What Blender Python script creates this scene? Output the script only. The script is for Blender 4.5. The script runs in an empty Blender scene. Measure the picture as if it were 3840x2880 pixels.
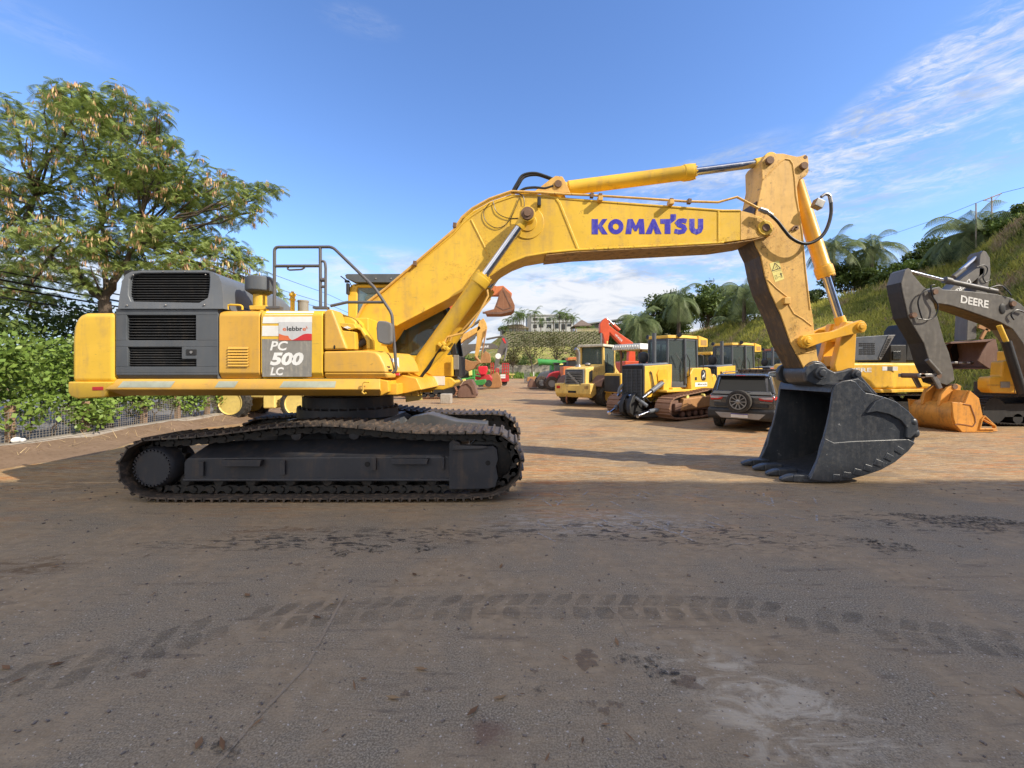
import bpy, bmesh, math, random
import numpy as np
from mathutils import Vector, Matrix
R = math.radians
scene = bpy.context.scene
COL = scene.collection
# ------------------------------------------------------------------ camera, sky, sun, exposure
F, H, HZ = 1600.0, 1.74, 1390.0            # focal length in photo pixels, eye height (m), horizon row
cam_d = bpy.data.cameras.new("camera"); cam = bpy.data.objects.new("camera", cam_d); COL.objects.link(cam)
cam.location = (0, 0, H); cam.rotation_euler = (R(90), 0, 0)
cam_d.sensor_fit = 'HORIZONTAL'; cam_d.sensor_width = 36.0; cam_d.lens = 36.0*F/3840
cam_d.shift_y = (HZ-1440)/3840.0
cam_d.clip_start = 0.1; cam_d.clip_end = 3000
scene.camera = cam
scene.render.resolution_x = 1024; scene.render.resolution_y = 768
scene.view_settings.view_transform = 'Standard'; scene.view_settings.look = 'None'
scene.view_settings.gamma = 1; scene.view_settings.use_curve_mapping = False
scene.view_settings.exposure = 1.12
SUN = Vector((1.2, -0.65, 1.0)).normalized()   # towards the sun
SUN_EL = math.asin(SUN.z); SUN_AZ = math.atan2(SUN.x, SUN.y)
world = bpy.data.worlds.new("World"); scene.world = world; world.use_nodes = True
sl = bpy.data.lights.new("sun", 'SUN'); sl.energy = 2.85; sl.angle = R(0.5); sl.color = (1.0, 0.905, 0.75)
so = bpy.data.objects.new("sun", sl); COL.objects.link(so); so.rotation_euler = SUN.to_track_quat('Z', 'Y').to_euler()
so.location = (20, -10, 30)
try:
    scene.cycles.use_denoising = True; scene.cycles.denoiser = 'OPENIMAGEDENOISE'
    scene.cycles.max_bounces = 6; scene.cycles.diffuse_bounces = 3; scene.cycles.glossy_bounces = 3
    scene.cycles.transparent_max_bounces = 12; scene.cycles.transmission_bounces = 4
    scene.cycles.caustics_reflective = False; scene.cycles.caustics_refractive = False
except Exception: pass

class NT:                                   # tiny node-tree helper
    def __init__(s, t): s.t = t; t.nodes.clear()
    def n(s, typ, **kw):
        nd = s.t.nodes.new(typ); ins = kw.pop('i', {})
        for k, v in kw.items(): setattr(nd, k, v)
        for k, v in ins.items(): s.set(nd.inputs[k], v)
        return nd
    def set(s, sock, v):
        if isinstance(v, bpy.types.NodeSocket): s.t.links.new(v, sock)
        elif isinstance(v, bpy.types.Node): s.t.links.new(v.outputs[0], sock)
        else: sock.default_value = v
    def math(s, op, a, b=0.0, c=0.0, clamp=False):
        nd = s.n('ShaderNodeMath', operation=op, use_clamp=clamp); s.set(nd.inputs[0], a); s.set(nd.inputs[1], b); s.set(nd.inputs[2], c); return nd.outputs[0]
    def mix(s, f, a, b):
        nd = s.n('ShaderNodeMix', data_type='RGBA'); s.set(nd.inputs[0], f); s.set(nd.inputs[6], a); s.set(nd.inputs[7], b); return nd.outputs[2]
    def noise(s, vec, scale, detail=4, rough=.55, dist=0.0, out=0):
        nd = s.n('ShaderNodeTexNoise'); s.set(nd.inputs['Vector'], vec); nd.inputs['Scale'].default_value = scale
        nd.inputs['Detail'].default_value = detail; nd.inputs['Roughness'].default_value = rough; nd.inputs['Distortion'].default_value = dist
        return nd.outputs[out]
    def mapr(s, v, a, b, c=0.0, d=1.0, smooth=True):
        nd = s.n('ShaderNodeMapRange'); nd.interpolation_type = 'SMOOTHSTEP' if smooth else 'LINEAR'
        s.set(nd.inputs[0], v)
        for k, x in enumerate((a, b, c, d)): nd.inputs[k+1].default_value = x
        return nd.outputs[0]
    def mapping(s, vec, loc=(0,0,0), rot=(0,0,0), scale=(1,1,1), typ='POINT'):
        nd = s.n('ShaderNodeMapping', vector_type=typ); s.set(nd.inputs[0], vec)
        nd.inputs[1].default_value = loc; nd.inputs[2].default_value = rot; nd.inputs[3].default_value = scale
        return nd.outputs[0]
def c4(c): return (c[0], c[1], c[2], 1.0)

# sky: Nishita plus procedural wisps and banks of cloud, all by direction
w = NT(world.node_tree)
sky = w.n('ShaderNodeTexSky'); sky.sky_type = 'NISHITA'; sky.sun_disc = False
sky.sun_elevation = SUN_EL; sky.sun_rotation = SUN_AZ; sky.air_density = 1.0; sky.dust_density = 0.6; sky.ozone_density = 2.6; sky.altitude = 800
tc = w.n('ShaderNodeTexCoord'); D = tc.outputs['Generated']
def dirmask(px, py, rx, rz, tilt, lo=0.35):
    c = Vector(((px-1920)/F, 1, (HZ-py)/F)).normalized()
    az = math.atan2(c.x, c.y); el = math.asin(c.z)
    v = w.mapping(D, rot=(0, 0, az)); v = w.mapping(v, rot=(-el, 0, 0)); v = w.mapping(v, rot=(0, tilt, 0)); v = w.mapping(v, scale=(1/rx, 0.0, 1/rz))
    ln = w.n('ShaderNodeVectorMath', operation='LENGTH'); w.set(ln.inputs[0], v)
    m = w.mapr(ln.outputs['Value'], lo, 1.0, 1.0, 0.0)
    front = w.n('ShaderNodeVectorMath', operation='DOT_PRODUCT'); w.set(front.inputs[0], D); front.inputs[1].default_value = c
    return w.math('MULTIPLY', m, w.mapr(front.outputs['Value'], 0.1, 0.4))
def maxs(*a):
    r = a[0]
    for x in a[1:]: r = w.math('MAXIMUM', r, x)
    return r
wv = w.mapping(D, rot=(0, R(32), 0), scale=(2.2, 2.2, 13.0))
wisp = w.noise(wv, 3.2, 8, .62, 0.6)
fine = w.noise(w.mapping(D, rot=(0, R(24), 0), scale=(4, 4, 15)), 7.0, 8, .65, 1.2)
bank = w.noise(w.mapping(D, scale=(1.6, 1.6, 5.5)), 2.6, 8, .56, 0.5)
m1 = dirmask(3420, 430, .48, .085, R(27)); m2 = dirmask(3500, 640, .36, .06, R(12)); m6 = dirmask(2560, 700, .24, .06, R(14))
m3 = dirmask(2300, 1150, .62, .19, R(4)); m4 = dirmask(150, 1060, .5, .13, R(0)); m5 = dirmask(1350, 80, .09, .03, R(0))
m7 = dirmask(1450, 1030, .22, .07, R(0)); m8 = dirmask(40, 60, .14, .035, R(-4)); m9 = dirmask(2620, 1020, .40, .09, R(-6))
wm = w.mapr(w.math('ADD', w.math('MULTIPLY', wisp, .55), w.math('MULTIPLY', fine, .45)), .38, .66)
cir = w.math('MULTIPLY', wm, maxs(w.math('MINIMUM', w.math('MULTIPLY', m1, 1.35), .85), w.math('MULTIPLY', m2, .6), w.math('MULTIPLY', m5, .10), w.math('MULTIPLY', m8, .10), w.math('MULTIPLY', m6, .75)))
bk = w.math('MULTIPLY', w.mapr(w.math('ADD', w.math('MULTIPLY', bank, .75), w.math('MULTIPLY', fine, .25)), .37, .55), maxs(m3, w.math('MULTIPLY', m4, .8), w.math('MULTIPLY', m7, .7), w.math('MULTIPLY', m9, .8)))
sep = w.n('ShaderNodeSeparateXYZ'); w.set(sep.inputs[0], D)
hz = w.math('MULTIPLY', w.mapr(sep.outputs[2], 0.0, 0.30, 1.0, 0.0), .82)
cl = w.math('MINIMUM', maxs(cir, bk), .92)
gam = w.n('ShaderNodeHueSaturation'); w.set(gam.inputs['Color'], sky.outputs[0]); gam.inputs['Hue'].default_value = .508; gam.inputs['Saturation'].default_value = 1.14; gam.inputs['Value'].default_value = .90
skc = w.mix(hz, gam.outputs[0], (1.0, 1.36, 2.1, 1))
skc = w.mix(cl, skc, w.mix(w.mapr(w.noise(w.mapping(D, scale=(2, 2, 7)), 3.4, 7, .6, .6), .34, .58), (1.55, 1.8, 2.25, 1), (2.95, 2.95, 3.0, 1)))
# added fill light: unseen bright cloud deck behind the viewpoint, lifting the shaded side
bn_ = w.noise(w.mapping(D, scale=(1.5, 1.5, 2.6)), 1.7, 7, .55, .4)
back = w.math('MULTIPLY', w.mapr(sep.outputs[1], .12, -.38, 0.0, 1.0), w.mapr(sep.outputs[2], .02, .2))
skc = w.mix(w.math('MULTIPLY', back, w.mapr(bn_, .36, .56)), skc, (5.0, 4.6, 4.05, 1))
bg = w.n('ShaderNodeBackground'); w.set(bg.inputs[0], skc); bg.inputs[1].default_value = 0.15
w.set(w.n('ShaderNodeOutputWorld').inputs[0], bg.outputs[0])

# ------------------------------------------------------------------ geometry helpers
def W(px, py, Y): return Vector(((px-1920)*Y/F, Y, H-(py-HZ)*Y/F))
def crop(ox, oy, s):
    def f(x, y): return (ox+x/s, oy+y/s)
    return f
cB = crop(200, 900, 2.127); c3 = crop(900, 800, 2.765); c4_ = crop(1100, 1000, 2.765); c5 = crop(1700, 600, 1.8433)
d1 = crop(2640, 500, 2.765); d2 = crop(2700, 1000, 1.8433); d3 = crop(1650, 1100, 3.687); d4 = crop(2000, 1200, 2.9105)
d5 = crop(2500, 1200, 3.687); d6 = crop(3040, 900, 2.074); e1 = crop(400, 1450, 2.458); e2 = crop(1200, 1450, 2.458)
e3 = crop(0, 1400, 3.318); e4 = crop(0, 1900, 1.152); e5 = crop(1920, 1800, 1.152); e6 = crop(3000, 600, 2.6333)
px_ = lambda x, y: (x, y)
def XZ(c, Y, *pts):                        # photo outline at depth Y -> list of (X, Z)
    return [((c(x, y)[0]-1920)*Y/F, H-(c(x, y)[1]-HZ)*Y/F) for x, y in pts]
def G(px, py):                             # ground point under a pixel
    Y = H*F/(py-HZ); return Vector(((px-1920)*Y/F, Y, 0))
def wmat(o):
    m = Matrix.Identity(4)
    while o is not None: m = o.matrix_basis @ m; o = o.parent
    return m
class MB:
    def __init__(s): s.v = []; s.f = []
    def add(s, vs, fs):
        k = len(s.v); s.v += [tuple(v) for v in vs]; s.f += [tuple(i+k for i in f) for f in fs]; return s
    def bx(s, x0, x1, y0, y1, z0, z1):
        return s.add([(x, y, z) for x in (x0, x1) for y in (y0, y1) for z in (z0, z1)],
                     [(0,1,3,2), (4,6,7,5), (0,4,5,1), (2,3,7,6), (0,2,6,4), (1,5,7,3)])
    def obox(s, c, size, rot=None):        # centre, full size, optional Matrix
        c = Vector(c); vs = []
        for x in (-.5, .5):
            for y in (-.5, .5):
                for z in (-.5, .5):
                    p = Vector((x*size[0], y*size[1], z*size[2])); vs.append(c + (rot @ p if rot else p))
        return s.add(vs, [(0,1,3,2), (4,6,7,5), (0,4,5,1), (2,3,7,6), (0,2,6,4), (1,5,7,3)])
    def prism(s, pts, a, b, axis='y', inset=None):  # outline in the other two axes, extruded a..b
        n = len(pts)
        def mk(p, t): return {'y': (p[0], t, p[1]), 'x': (t, p[0], p[1]), 'z': (p[0], p[1], t)}[axis]
        A = [mk(p, a) for p in pts]; B = [mk(p, b) for p in (inset or pts)]
        return s.add(A+B, [tuple(range(n)), tuple(range(2*n-1, n-1, -1))] + [(i, (i+1) % n, n+(i+1) % n, n+i) for i in range(n)])
    def hull(s, A, B):                     # two outlines (3D, same count) bridged
        n = len(A)
        return s.add(list(A)+list(B), [tuple(range(n)), tuple(range(2*n-1, n-1, -1))] + [(i, (i+1) % n, n+(i+1) % n, n+i) for i in range(n)])
    def cyl(s, p0, p1, r0, r1=None, seg=18, caps=True):
        p0 = Vector(p0); p1 = Vector(p1); r1 = r0 if r1 is None else r1
        q = (p1-p0).to_track_quat('Z', 'Y').to_matrix(); vs = []
        for p, r in ((p0, r0), (p1, r1)):
            vs += [p + q @ Vector((r*math.cos(2*math.pi*i/seg), r*math.sin(2*math.pi*i/seg), 0)) for i in range(seg)]
        fs = [(i, (i+1) % seg, seg+(i+1) % seg, seg+i) for i in range(seg)]
        if caps: fs += [tuple(range(seg-1, -1, -1)), tuple(range(seg, 2*seg))]
        return s.add(vs, fs)
    def tube(s, path, r, seg=8, closed=False):
        P = [Vector(p) for p in path]; n = len(P); up = Vector((0, 0, 1)); vs = []
        rr = r if hasattr(r, '__len__') else [r]*n
        prev = None
        for i in range(n):
            t = (P[(i+1) % n]-P[i-1]) if closed else (P[min(i+1, n-1)]-P[max(i-1, 0)])
            t = t.normalized() if t.length > 1e-9 else Vector((0, 0, 1))
            if prev is None:
                a = t.cross(up) if abs(t.z) < .95 else t.cross(Vector((1, 0, 0)))
            else: a = prev - t*prev.dot(t)
            a.normalize(); prev = a; b = t.cross(a)
            vs += [P[i] + (a*math.cos(2*math.pi*k/seg) + b*math.sin(2*math.pi*k/seg))*rr[i] for k in range(seg)]
        fs = []
        for i in range(n if closed else n-1):
            j = (i+1) % n
            fs += [(i*seg+k, i*seg+(k+1) % seg, j*seg+(k+1) % seg, j*seg+k) for k in range(seg)]
        if not closed: fs += [tuple(range(seg-1, -1, -1)), tuple(range((n-1)*seg, n*seg))]
        return s.add(vs, fs)
    def lathe(s, prof, p0, axis=(0, 0, 1), seg=28, caps=True):  # prof: (radius, height along the axis)
        p0 = Vector(p0); q = Vector(axis).to_track_quat('Z', 'Y').to_matrix(); vs = []
        for r, h in prof:
            vs += [p0 + q @ Vector((r*math.cos(2*math.pi*i/seg), r*math.sin(2*math.pi*i/seg), h)) for i in range(seg)]
        fs = []
        for j in range(len(prof)-1):
            fs += [(j*seg+i, j*seg+(i+1) % seg, (j+1)*seg+(i+1) % seg, (j+1)*seg+i) for i in range(seg)]
        if caps: fs += [tuple(range(seg-1, -1, -1)), tuple(range((len(prof)-1)*seg, len(prof)*seg))]
        return s.add(vs, fs)
    def ball(s, c, r, seg=14, rings=8):
        c = Vector(c); rx, ry, rz = r if hasattr(r, '__len__') else (r, r, r); vs = []; fs = []
        for j in range(rings+1):
            th = math.pi*j/rings
            vs += [c + Vector((rx*math.sin(th)*math.cos(2*math.pi*i/seg), ry*math.sin(th)*math.sin(2*math.pi*i/seg), rz*math.cos(th))) for i in range(seg)]
        for j in range(rings):
            fs += [(j*seg+i, (j+1)*seg+i, (j+1)*seg+(i+1) % seg, j*seg+(i+1) % seg) for i in range(seg)]
        return s.add(vs, fs)
    def ribbon(s, path, wd, y0, y1, closed=False):  # a stroke in X-Z with thickness y0..y1
        n = len(path); P = [Vector((p[0], p[1])) for p in path]; L = []; Rr = []
        for i in range(n):
            a = P[i]-P[i-1] if (closed or i) else P[1]-P[0]; b = (P[(i+1) % n]-P[i]) if (closed or i < n-1) else a
            a.normalize(); b.normalize(); t = (a+b); t = t.normalized() if t.length > 1e-6 else a
            nn = Vector((-t.y, t.x)); k = wd/2/max(.4, abs(nn.dot(Vector((-a.y, a.x)))))
            L.append(P[i]+nn*k); Rr.append(P[i]-nn*k)
        vs = [(p.x, y, p.y) for y in (y0, y1) for p in L+Rr]; fs = []; m = 2*n
        for i in range(n if closed else n-1):
            j = (i+1) % n
            fs += [(i, j, n+j, n+i), (m+i, m+n+i, m+n+j, m+j), (i, m+i, m+j, j), (n+i, n+j, m+n+j, m+n+i)]
        if not closed: fs += [(0, n, m+n, m), (n-1, m+n-1, m+2*n-1, 2*n-1)]
        return s.add(vs, fs)
    def xf(s, m):
        s.v = [tuple(m @ Vector(v)) for v in s.v]; return s
    def build(s, name, mat, parent=None, bevel=0.0, seg=2, local=False, smooth=True, sharp=38, solid=True):
        me = bpy.data.meshes.new(name); vs = s.v
        if parent is not None and not local:
            im = wmat(parent).inverted(); vs = [tuple(im @ Vector(v)) for v in vs]
        me.from_pydata(vs, [], s.f)
        if solid:
            bm = bmesh.new(); bm.from_mesh(me); bmesh.ops.recalc_face_normals(bm, faces=bm.faces); bm.to_mesh(me); bm.free()
        me.materials.append(mat); o = bpy.data.objects.new(name, me); COL.objects.link(o); o.parent = parent
        if smooth:
            me.polygons.foreach_set('use_smooth', [True]*len(me.polygons))
            if bevel <= 0: me.set_sharp_from_angle(angle=R(sharp))
        if bevel > 0:
            b = o.modifiers.new('bevel', 'BEVEL'); b.width = bevel; b.segments = seg; b.limit_method = 'ANGLE'; b.angle_limit = R(sharp)
            wn = o.modifiers.new('normals', 'WEIGHTED_NORMAL'); wn.keep_sharp = False; wn.weight = 60
        return o
def tag(o, label=None, cat=None, group=None, kind=None):
    for k, v in (('label', label), ('category', cat), ('group', group), ('kind', kind)):
        if v: o[k] = v
    return o
def thing(name, loc, label, cat, rz=0.0, group=None):
    o = bpy.data.objects.new(name, None); COL.objects.link(o); o.location = loc; o.rotation_euler = (0, 0, rz); o.empty_display_size = .2
    return tag(o, label, cat, group)
def copy_tree(o, parent=None, mats=None):
    c = o.copy(); COL.objects.link(c); c.parent = parent
    if mats and c.type == 'MESH':
        for a, b in mats:
            if c.data.materials and c.data.materials[0] == a:
                c.data = c.data.copy(); c.data.materials[0] = b; break
    for ch in [x for x in KIDS.get(o.name, [])] if False else list(o.children): copy_tree(ch, c, mats)
    return c
KIDS = {}
def text_mb(txt, height, bold=0.0, shear=0.0, extrude=0.003):
    cu = bpy.data.curves.new('lettering', 'FONT'); cu.body = txt; cu.size = 1.0; cu.offset = bold; cu.shear = shear; cu.extrude = 0.0; cu.resolution_u = 3
    to = bpy.data.objects.new('lettering', cu); COL.objects.link(to)
    dg = bpy.context.evaluated_depsgraph_get(); me = bpy.data.meshes.new_from_object(to.evaluated_get(dg))
    V = [v.co.copy() for v in me.vertices]; Fs = [tuple(p.vertices) for p in me.polygons]
    bpy.data.objects.remove(to); bpy.data.curves.remove(cu); bpy.data.meshes.remove(me)
    x0 = min(v.x for v in V); x1 = max(v.x for v in V); y0 = min(v.y for v in V); y1 = max(v.y for v in V)
    return [((v.x-x0)/(x1-x0), (v.y-y0)/(y1-y0)) for v in V], Fs, (x1-x0)/(y1-y0)
def lettering(mb, txt, A, B, Cc, bold=0.02, shear=0.0):  # A lower left, B lower right, Cc upper left (3D); flat letters in that frame
    uv, fs, asp = text_mb(txt, 1, bold, shear)
    A, B, Cc = Vector(A), Vector(B), Vector(Cc)
    return mb.add([A+(B-A)*u+(Cc-A)*v for u, v in uv], fs)
def quads(name, Q, mat, parent=None, local=False):  # Q: (n,4,3) array -> one mesh of free quads
    Q = np.asarray(Q, dtype=np.float64)
    if parent is not None and not local:
        im = np.array(wmat(parent).inverted()); Q = Q @ im[:3, :3].T + im[:3, 3]
    n = len(Q); me = bpy.data.meshes.new(name)
    me.vertices.add(4*n); me.vertices.foreach_set('co', Q.reshape(-1).astype(np.float32))
    me.loops.add(4*n); me.loops.foreach_set('vertex_index', np.arange(4*n, dtype=np.int32))
    me.polygons.add(n); me.polygons.foreach_set('loop_start', np.arange(0, 4*n, 4, dtype=np.int32))
    me.update(calc_edges=True); me.validate()
    me.materials.append(mat); o = bpy.data.objects.new(name, me); COL.objects.link(o); o.parent = parent
    return o

# ------------------------------------------------------------------ materials
def material(name):
    m = bpy.data.materials.new(name); m.use_nodes = True; t = NT(m.node_tree)
    b = t.n('ShaderNodeBsdfPrincipled'); o = t.n('ShaderNodeOutputMaterial'); t.set(o.inputs[0], b.outputs[0])
    return m, t, b
def paint(name, col, rough=.45, metal=0.0, dirt=(.16, .12, .08), dirt_amt=.35, scale=1.6, fade=.12, spots=0.0, spot_col=(.05, .035, .025), bump=.12, coat=0.0, streak=True, spec=.5, scratch=0.0):
    """worn painted or bare metal: large-scale fading, dust drawn down in streaks, chips"""
    m, t, b = material(name); P = t.n('ShaderNodeTexCoord').outputs['Object']
    n1 = t.noise(P, scale, 6, .6, .3); n2 = t.noise(P, scale*7, 5, .65)
    st = t.noise(t.mapping(P, scale=(scale*5, scale*5, scale*.6)), 1.4, 5, .6) if streak else n2
    base = t.mix(t.mapr(n1, .3, .75, 0, 1), c4([c*(1-fade) for c in col]), c4([min(1, c*(1+fade)+.01) for c in col]))
    d = t.math('MULTIPLY', t.mapr(t.math('ADD', t.math('MULTIPLY', n2, .4), t.math('MULTIPLY', st, .6)), .46, .72), dirt_amt)
    base = t.mix(d, base, c4(dirt))
    if spots > 0:
        s1 = t.mapr(t.noise(P, 9, 6, .72, .4), .64-.05*spots, .70-.05*spots); s2 = t.mapr(n1, .42, .62)
        base = t.mix(t.math('MULTIPLY', t.math('MULTIPLY', s1, s2), min(1, .55+spots*.4)), base, c4(spot_col))
    if scratch > 0:
        for rt in (.5, 1.9, 2.6):
            sn = t.noise(t.mapping(P, rot=(0, rt, .3), scale=(1.2, 22, 26)), 2.6, 3, .5); base = t.mix(t.math('MULTIPLY', t.math('MULTIPLY', t.mapr(sn, .66, .72), t.mapr(n2, .48, .62)), scratch), base, c4([c*.45 for c in dirt]))
    t.set(b.inputs['Base Color'], base); b.inputs['Metallic'].default_value = metal
    t.set(b.inputs['Roughness'], t.mapr(n2, .3, .7, max(.05, rough-.08), min(1, rough+.14), False))
    b.inputs['Specular IOR Level'].default_value = spec
    if coat: b.inputs['Coat Weight'].default_value = coat; b.inputs['Coat Roughness'].default_value = .12
    if bump:
        bn = t.n('ShaderNodeBump'); bn.inputs['Strength'].default_value = bump; bn.inputs['Distance'].default_value = .02
        t.set(bn.inputs['Height'], t.math('ADD', t.math('MULTIPLY', n1, .8), t.math('MULTIPLY', t.noise(P, scale*22, 3, .6), .12))); t.set(b.inputs['Normal'], bn.outputs[0])
    return m
def leafmat(name, cols, rough=.55, trans=.3):
    m, t, b = material(name); g = t.n('ShaderNodeNewGeometry'); rnd = g.outputs['Random Per Island']
    r = t.n('ShaderNodeValToRGB'); t.set(r.inputs[0], rnd); cr = r.color_ramp; cr.interpolation = 'LINEAR'
    while len(cr.elements) < len(cols): cr.elements.new(.5)
    for k, c in enumerate(cols): cr.elements[k].position = k/(len(cols)-1); cr.elements[k].color = c4(c)
    P = t.n('ShaderNodeTexCoord').outputs['Object']; n1 = t.noise(P, .55, 3, .5)
    col = t.mix(t.mapr(n1, .35, .68), r.outputs[0], t.mix(.45, r.outputs[0], c4([c*1.5 for c in cols[len(cols)//2]])))
    t.set(b.inputs['Base Color'], col); b.inputs['Roughness'].default_value = rough; b.inputs['Specular IOR Level'].default_value = .3
    tr = t.n('ShaderNodeBsdfTranslucent'); t.set(tr.inputs[0], t.mix(.4, col, (.16, .2, .03, 1)))
    mx = t.n('ShaderNodeMixShader'); mx.inputs[0].default_value = trans; t.set(mx.inputs[1], b.outputs[0]); t.set(mx.inputs[2], tr.outputs[0])
    t.set([n for n in t.t.nodes if n.type == 'OUTPUT_MATERIAL'][0].inputs[0], mx.outputs[0]); return m
def glassmat(name, tint=(.55, .68, .66), alpha=.55, rough=.05, spec=.9):
    m, t, b = material(name); tr = t.n('ShaderNodeBsdfTransparent'); tr.inputs[0].default_value = c4(tint)
    b.inputs['Base Color'].default_value = c4([c*.26 for c in tint]); b.inputs['Roughness'].default_value = rough; b.inputs['Specular IOR Level'].default_value = spec
    mx = t.n('ShaderNodeMixShader'); mx.inputs[0].default_value = alpha; t.set(mx.inputs[1], tr.outputs[0]); t.set(mx.inputs[2], b.outputs[0])
    t.set([n for n in t.t.nodes if n.type == 'OUTPUT_MATERIAL'][0].inputs[0], mx.outputs[0]); return m
M = {}
YEL = (.78, .485, .038)
M['yellow'] = paint('yellow_paint', YEL, .42, dirt=(.40, .25, .10), dirt_amt=.55, scale=1.1, fade=.10, bump=.07, spots=.5, spot_col=(.15, .085, .03), scratch=.6)
M['yellow_body'] = paint('sun_faded_orange_yellow_paint', (.66, .37, .05), .45, dirt=(.40, .25, .11), dirt_amt=.5, scale=1.2, fade=.08, bump=.05, spots=.15, spot_col=(.3, .16, .05), scratch=.4)
M['yellow_worn'] = paint('worn_yellow_paint', (.72, .42, .10), .55, dirt=(.34, .20, .09), dirt_amt=.6, scale=1.7, spots=.75, bump=.12)
M['orange_yellow'] = paint('fresh_orange_yellow_paint', (.80, .42, .035), .35, dirt=(.4, .22, .06), dirt_amt=.3, scale=1.5, bump=.04)
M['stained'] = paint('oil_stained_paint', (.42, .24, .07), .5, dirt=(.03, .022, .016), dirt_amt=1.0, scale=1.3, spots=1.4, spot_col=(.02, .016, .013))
M['grey_panel'] = paint('dark_grey_panel_paint', (.075, .085, .098), .5, dirt=(.14, .13, .12), dirt_amt=.35, scale=1.5, bump=.04)
M['grey_hood'] = paint('slate_grey_hood_paint', (.13, .145, .165), .42, dirt=(.22, .21, .2), dirt_amt=.4, scale=1.5, bump=.05)
M['black'] = paint('black_paint', (.012, .012, .013), .55, dirt=(.05, .04, .035), dirt_amt=.4, bump=.03)
M['black_void'] = paint('dark_radiator_core', (.006, .006, .007), .8, dirt_amt=.1, bump=0)
M['under_grey'] = paint('undercarriage_grey_paint', (.030, .032, .040), .5, dirt=(.11, .08, .058), dirt_amt=.6, scale=1.4, bump=.1)
M['track'] = paint('worn_track_steel', (.060, .050, .043), .6, .25, dirt=(.27, .185, .125), dirt_amt=.68, scale=2.2, bump=.25, streak=False)
M['track_black'] = paint('greasy_track_link_steel', (.016, .015, .014), .5, .2, dirt=(.09, .06, .04), dirt_amt=.5, scale=3, bump=.2, streak=False)
M['bucket'] = paint('bucket_grey_paint', (.033, .038, .047), .36, dirt=(.17, .16, .15), dirt_amt=.30, scale=2.4, bump=.35, scratch=.5, spots=.35, spot_col=(.35, .35, .35), spec=.6)
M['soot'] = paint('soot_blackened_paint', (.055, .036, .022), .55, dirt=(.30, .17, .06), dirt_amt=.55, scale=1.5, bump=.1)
M['chrome'] = paint('chrome_rod', (.62, .63, .66), .12, 1.0, dirt_amt=.05, bump=0)
M['steel'] = paint('bare_steel', (.32, .31, .30), .4, .8, dirt=(.1, .07, .05), dirt_amt=.4, bump=.1)
M['pin'] = paint('rusty_pin', (.17, .10, .065), .7, .2, dirt=(.3, .16, .08), dirt_amt=.6, scale=6, bump=.3, streak=False)
M['rail'] = paint('handrail_grey_paint', (.095, .09, .092), .45, dirt=(.16, .13, .11), dirt_amt=.4, scale=3, bump=.03)
M['hose'] = paint('rubber_hose', (.014, .014, .015), .4, dirt_amt=.25, bump=0)
M['rubber'] = paint('tyre_rubber', (.022, .021, .02), .8, dirt=(.14, .11, .08), dirt_amt=.6, scale=3, bump=.2, streak=False)
M['rubber_brown'] = paint('muddy_tyre_rubber', (.055, .042, .033), .85, dirt=(.22, .15, .10), dirt_amt=.8, scale=3, bump=.25, streak=False)
M['white'] = paint('white_sticker', (.78, .78, .76), .4, dirt=(.5, .45, .38), dirt_amt=.2, bump=0)
M['sticker_grey'] = paint('weathered_grey_decal', (.235, .225, .205), .5, dirt=(.42, .38, .30), dirt_amt=.75, scale=3.5, bump=0)
M['tape'] = paint('grey_reflective_tape', (.36, .39, .31), .4, dirt=(.28, .24, .16), dirt_amt=.4, scale=3, bump=0)
M['red'] = paint('red_sticker', (.62, .025, .03), .4, dirt_amt=.12, bump=0)
M['orange_st'] = paint('orange_sticker', (.70, .16, .05), .4, dirt_amt=.12, bump=0)
M['logo_blue'] = paint('blue_lettering', (.045, .035, .42), .35, dirt=(.35, .33, .6), dirt_amt=.35, scale=3.5, bump=0)
M['logo_white'] = paint('white_lettering', (.74, .74, .72), .45, dirt=(.4, .38, .34), dirt_amt=.4, scale=5, bump=0)
M['ink'] = paint('black_ink', (.02, .02, .022), .5, dirt_amt=0, bump=0)
M['warn'] = paint('pale_yellow_sticker', (.82, .70, .22), .45, dirt_amt=.15, bump=0)
M['rust'] = paint('rusty_bucket_steel', (.25, .105, .05), .7, .1, dirt=(.34, .19, .11), dirt_amt=.7, scale=1.6, bump=.25)
M['rust_brown'] = paint('brown_rusted_steel', (.16, .085, .06), .7, .1, dirt=(.26, .17, .12), dirt_amt=.6, scale=1.6, bump=.25)
M['rust_gold'] = paint('ochre_rusted_steel', (.38, .19, .07), .65, .1, dirt=(.24, .12, .06), dirt_amt=.7, scale=1.6, bump=.25)
M['glass'] = glassmat('tinted_cab_glass')
M['glass_dark'] = glassmat('smoked_cab_glass', (.25, .32, .31), .75)
M['glass_car'] = glassmat('privacy_car_glass', (.10, .11, .12), .92, .05, .35)
M['concrete'] = paint('weathered_concrete', (.36, .32, .27), .9, dirt=(.2, .14, .09), dirt_amt=.7, scale=1.0, bump=.3)
M['wood'] = paint('weathered_wood', (.32, .20, .12), .85, dirt=(.16, .10, .07), dirt_amt=.6, scale=3, bump=.3)
M['bark'] = paint('tree_bark', (.085, .062, .045), .9, dirt=(.17, .13, .10), dirt_amt=.6, scale=4, bump=.5)
M['lamp_red'] = paint('red_lens', (.55, .02, .02), .25, dirt_amt=.05, bump=0)
M['louvre'] = paint('black_louvre', (.02, .021, .023), .5, dirt_amt=.25, bump=0)
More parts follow.
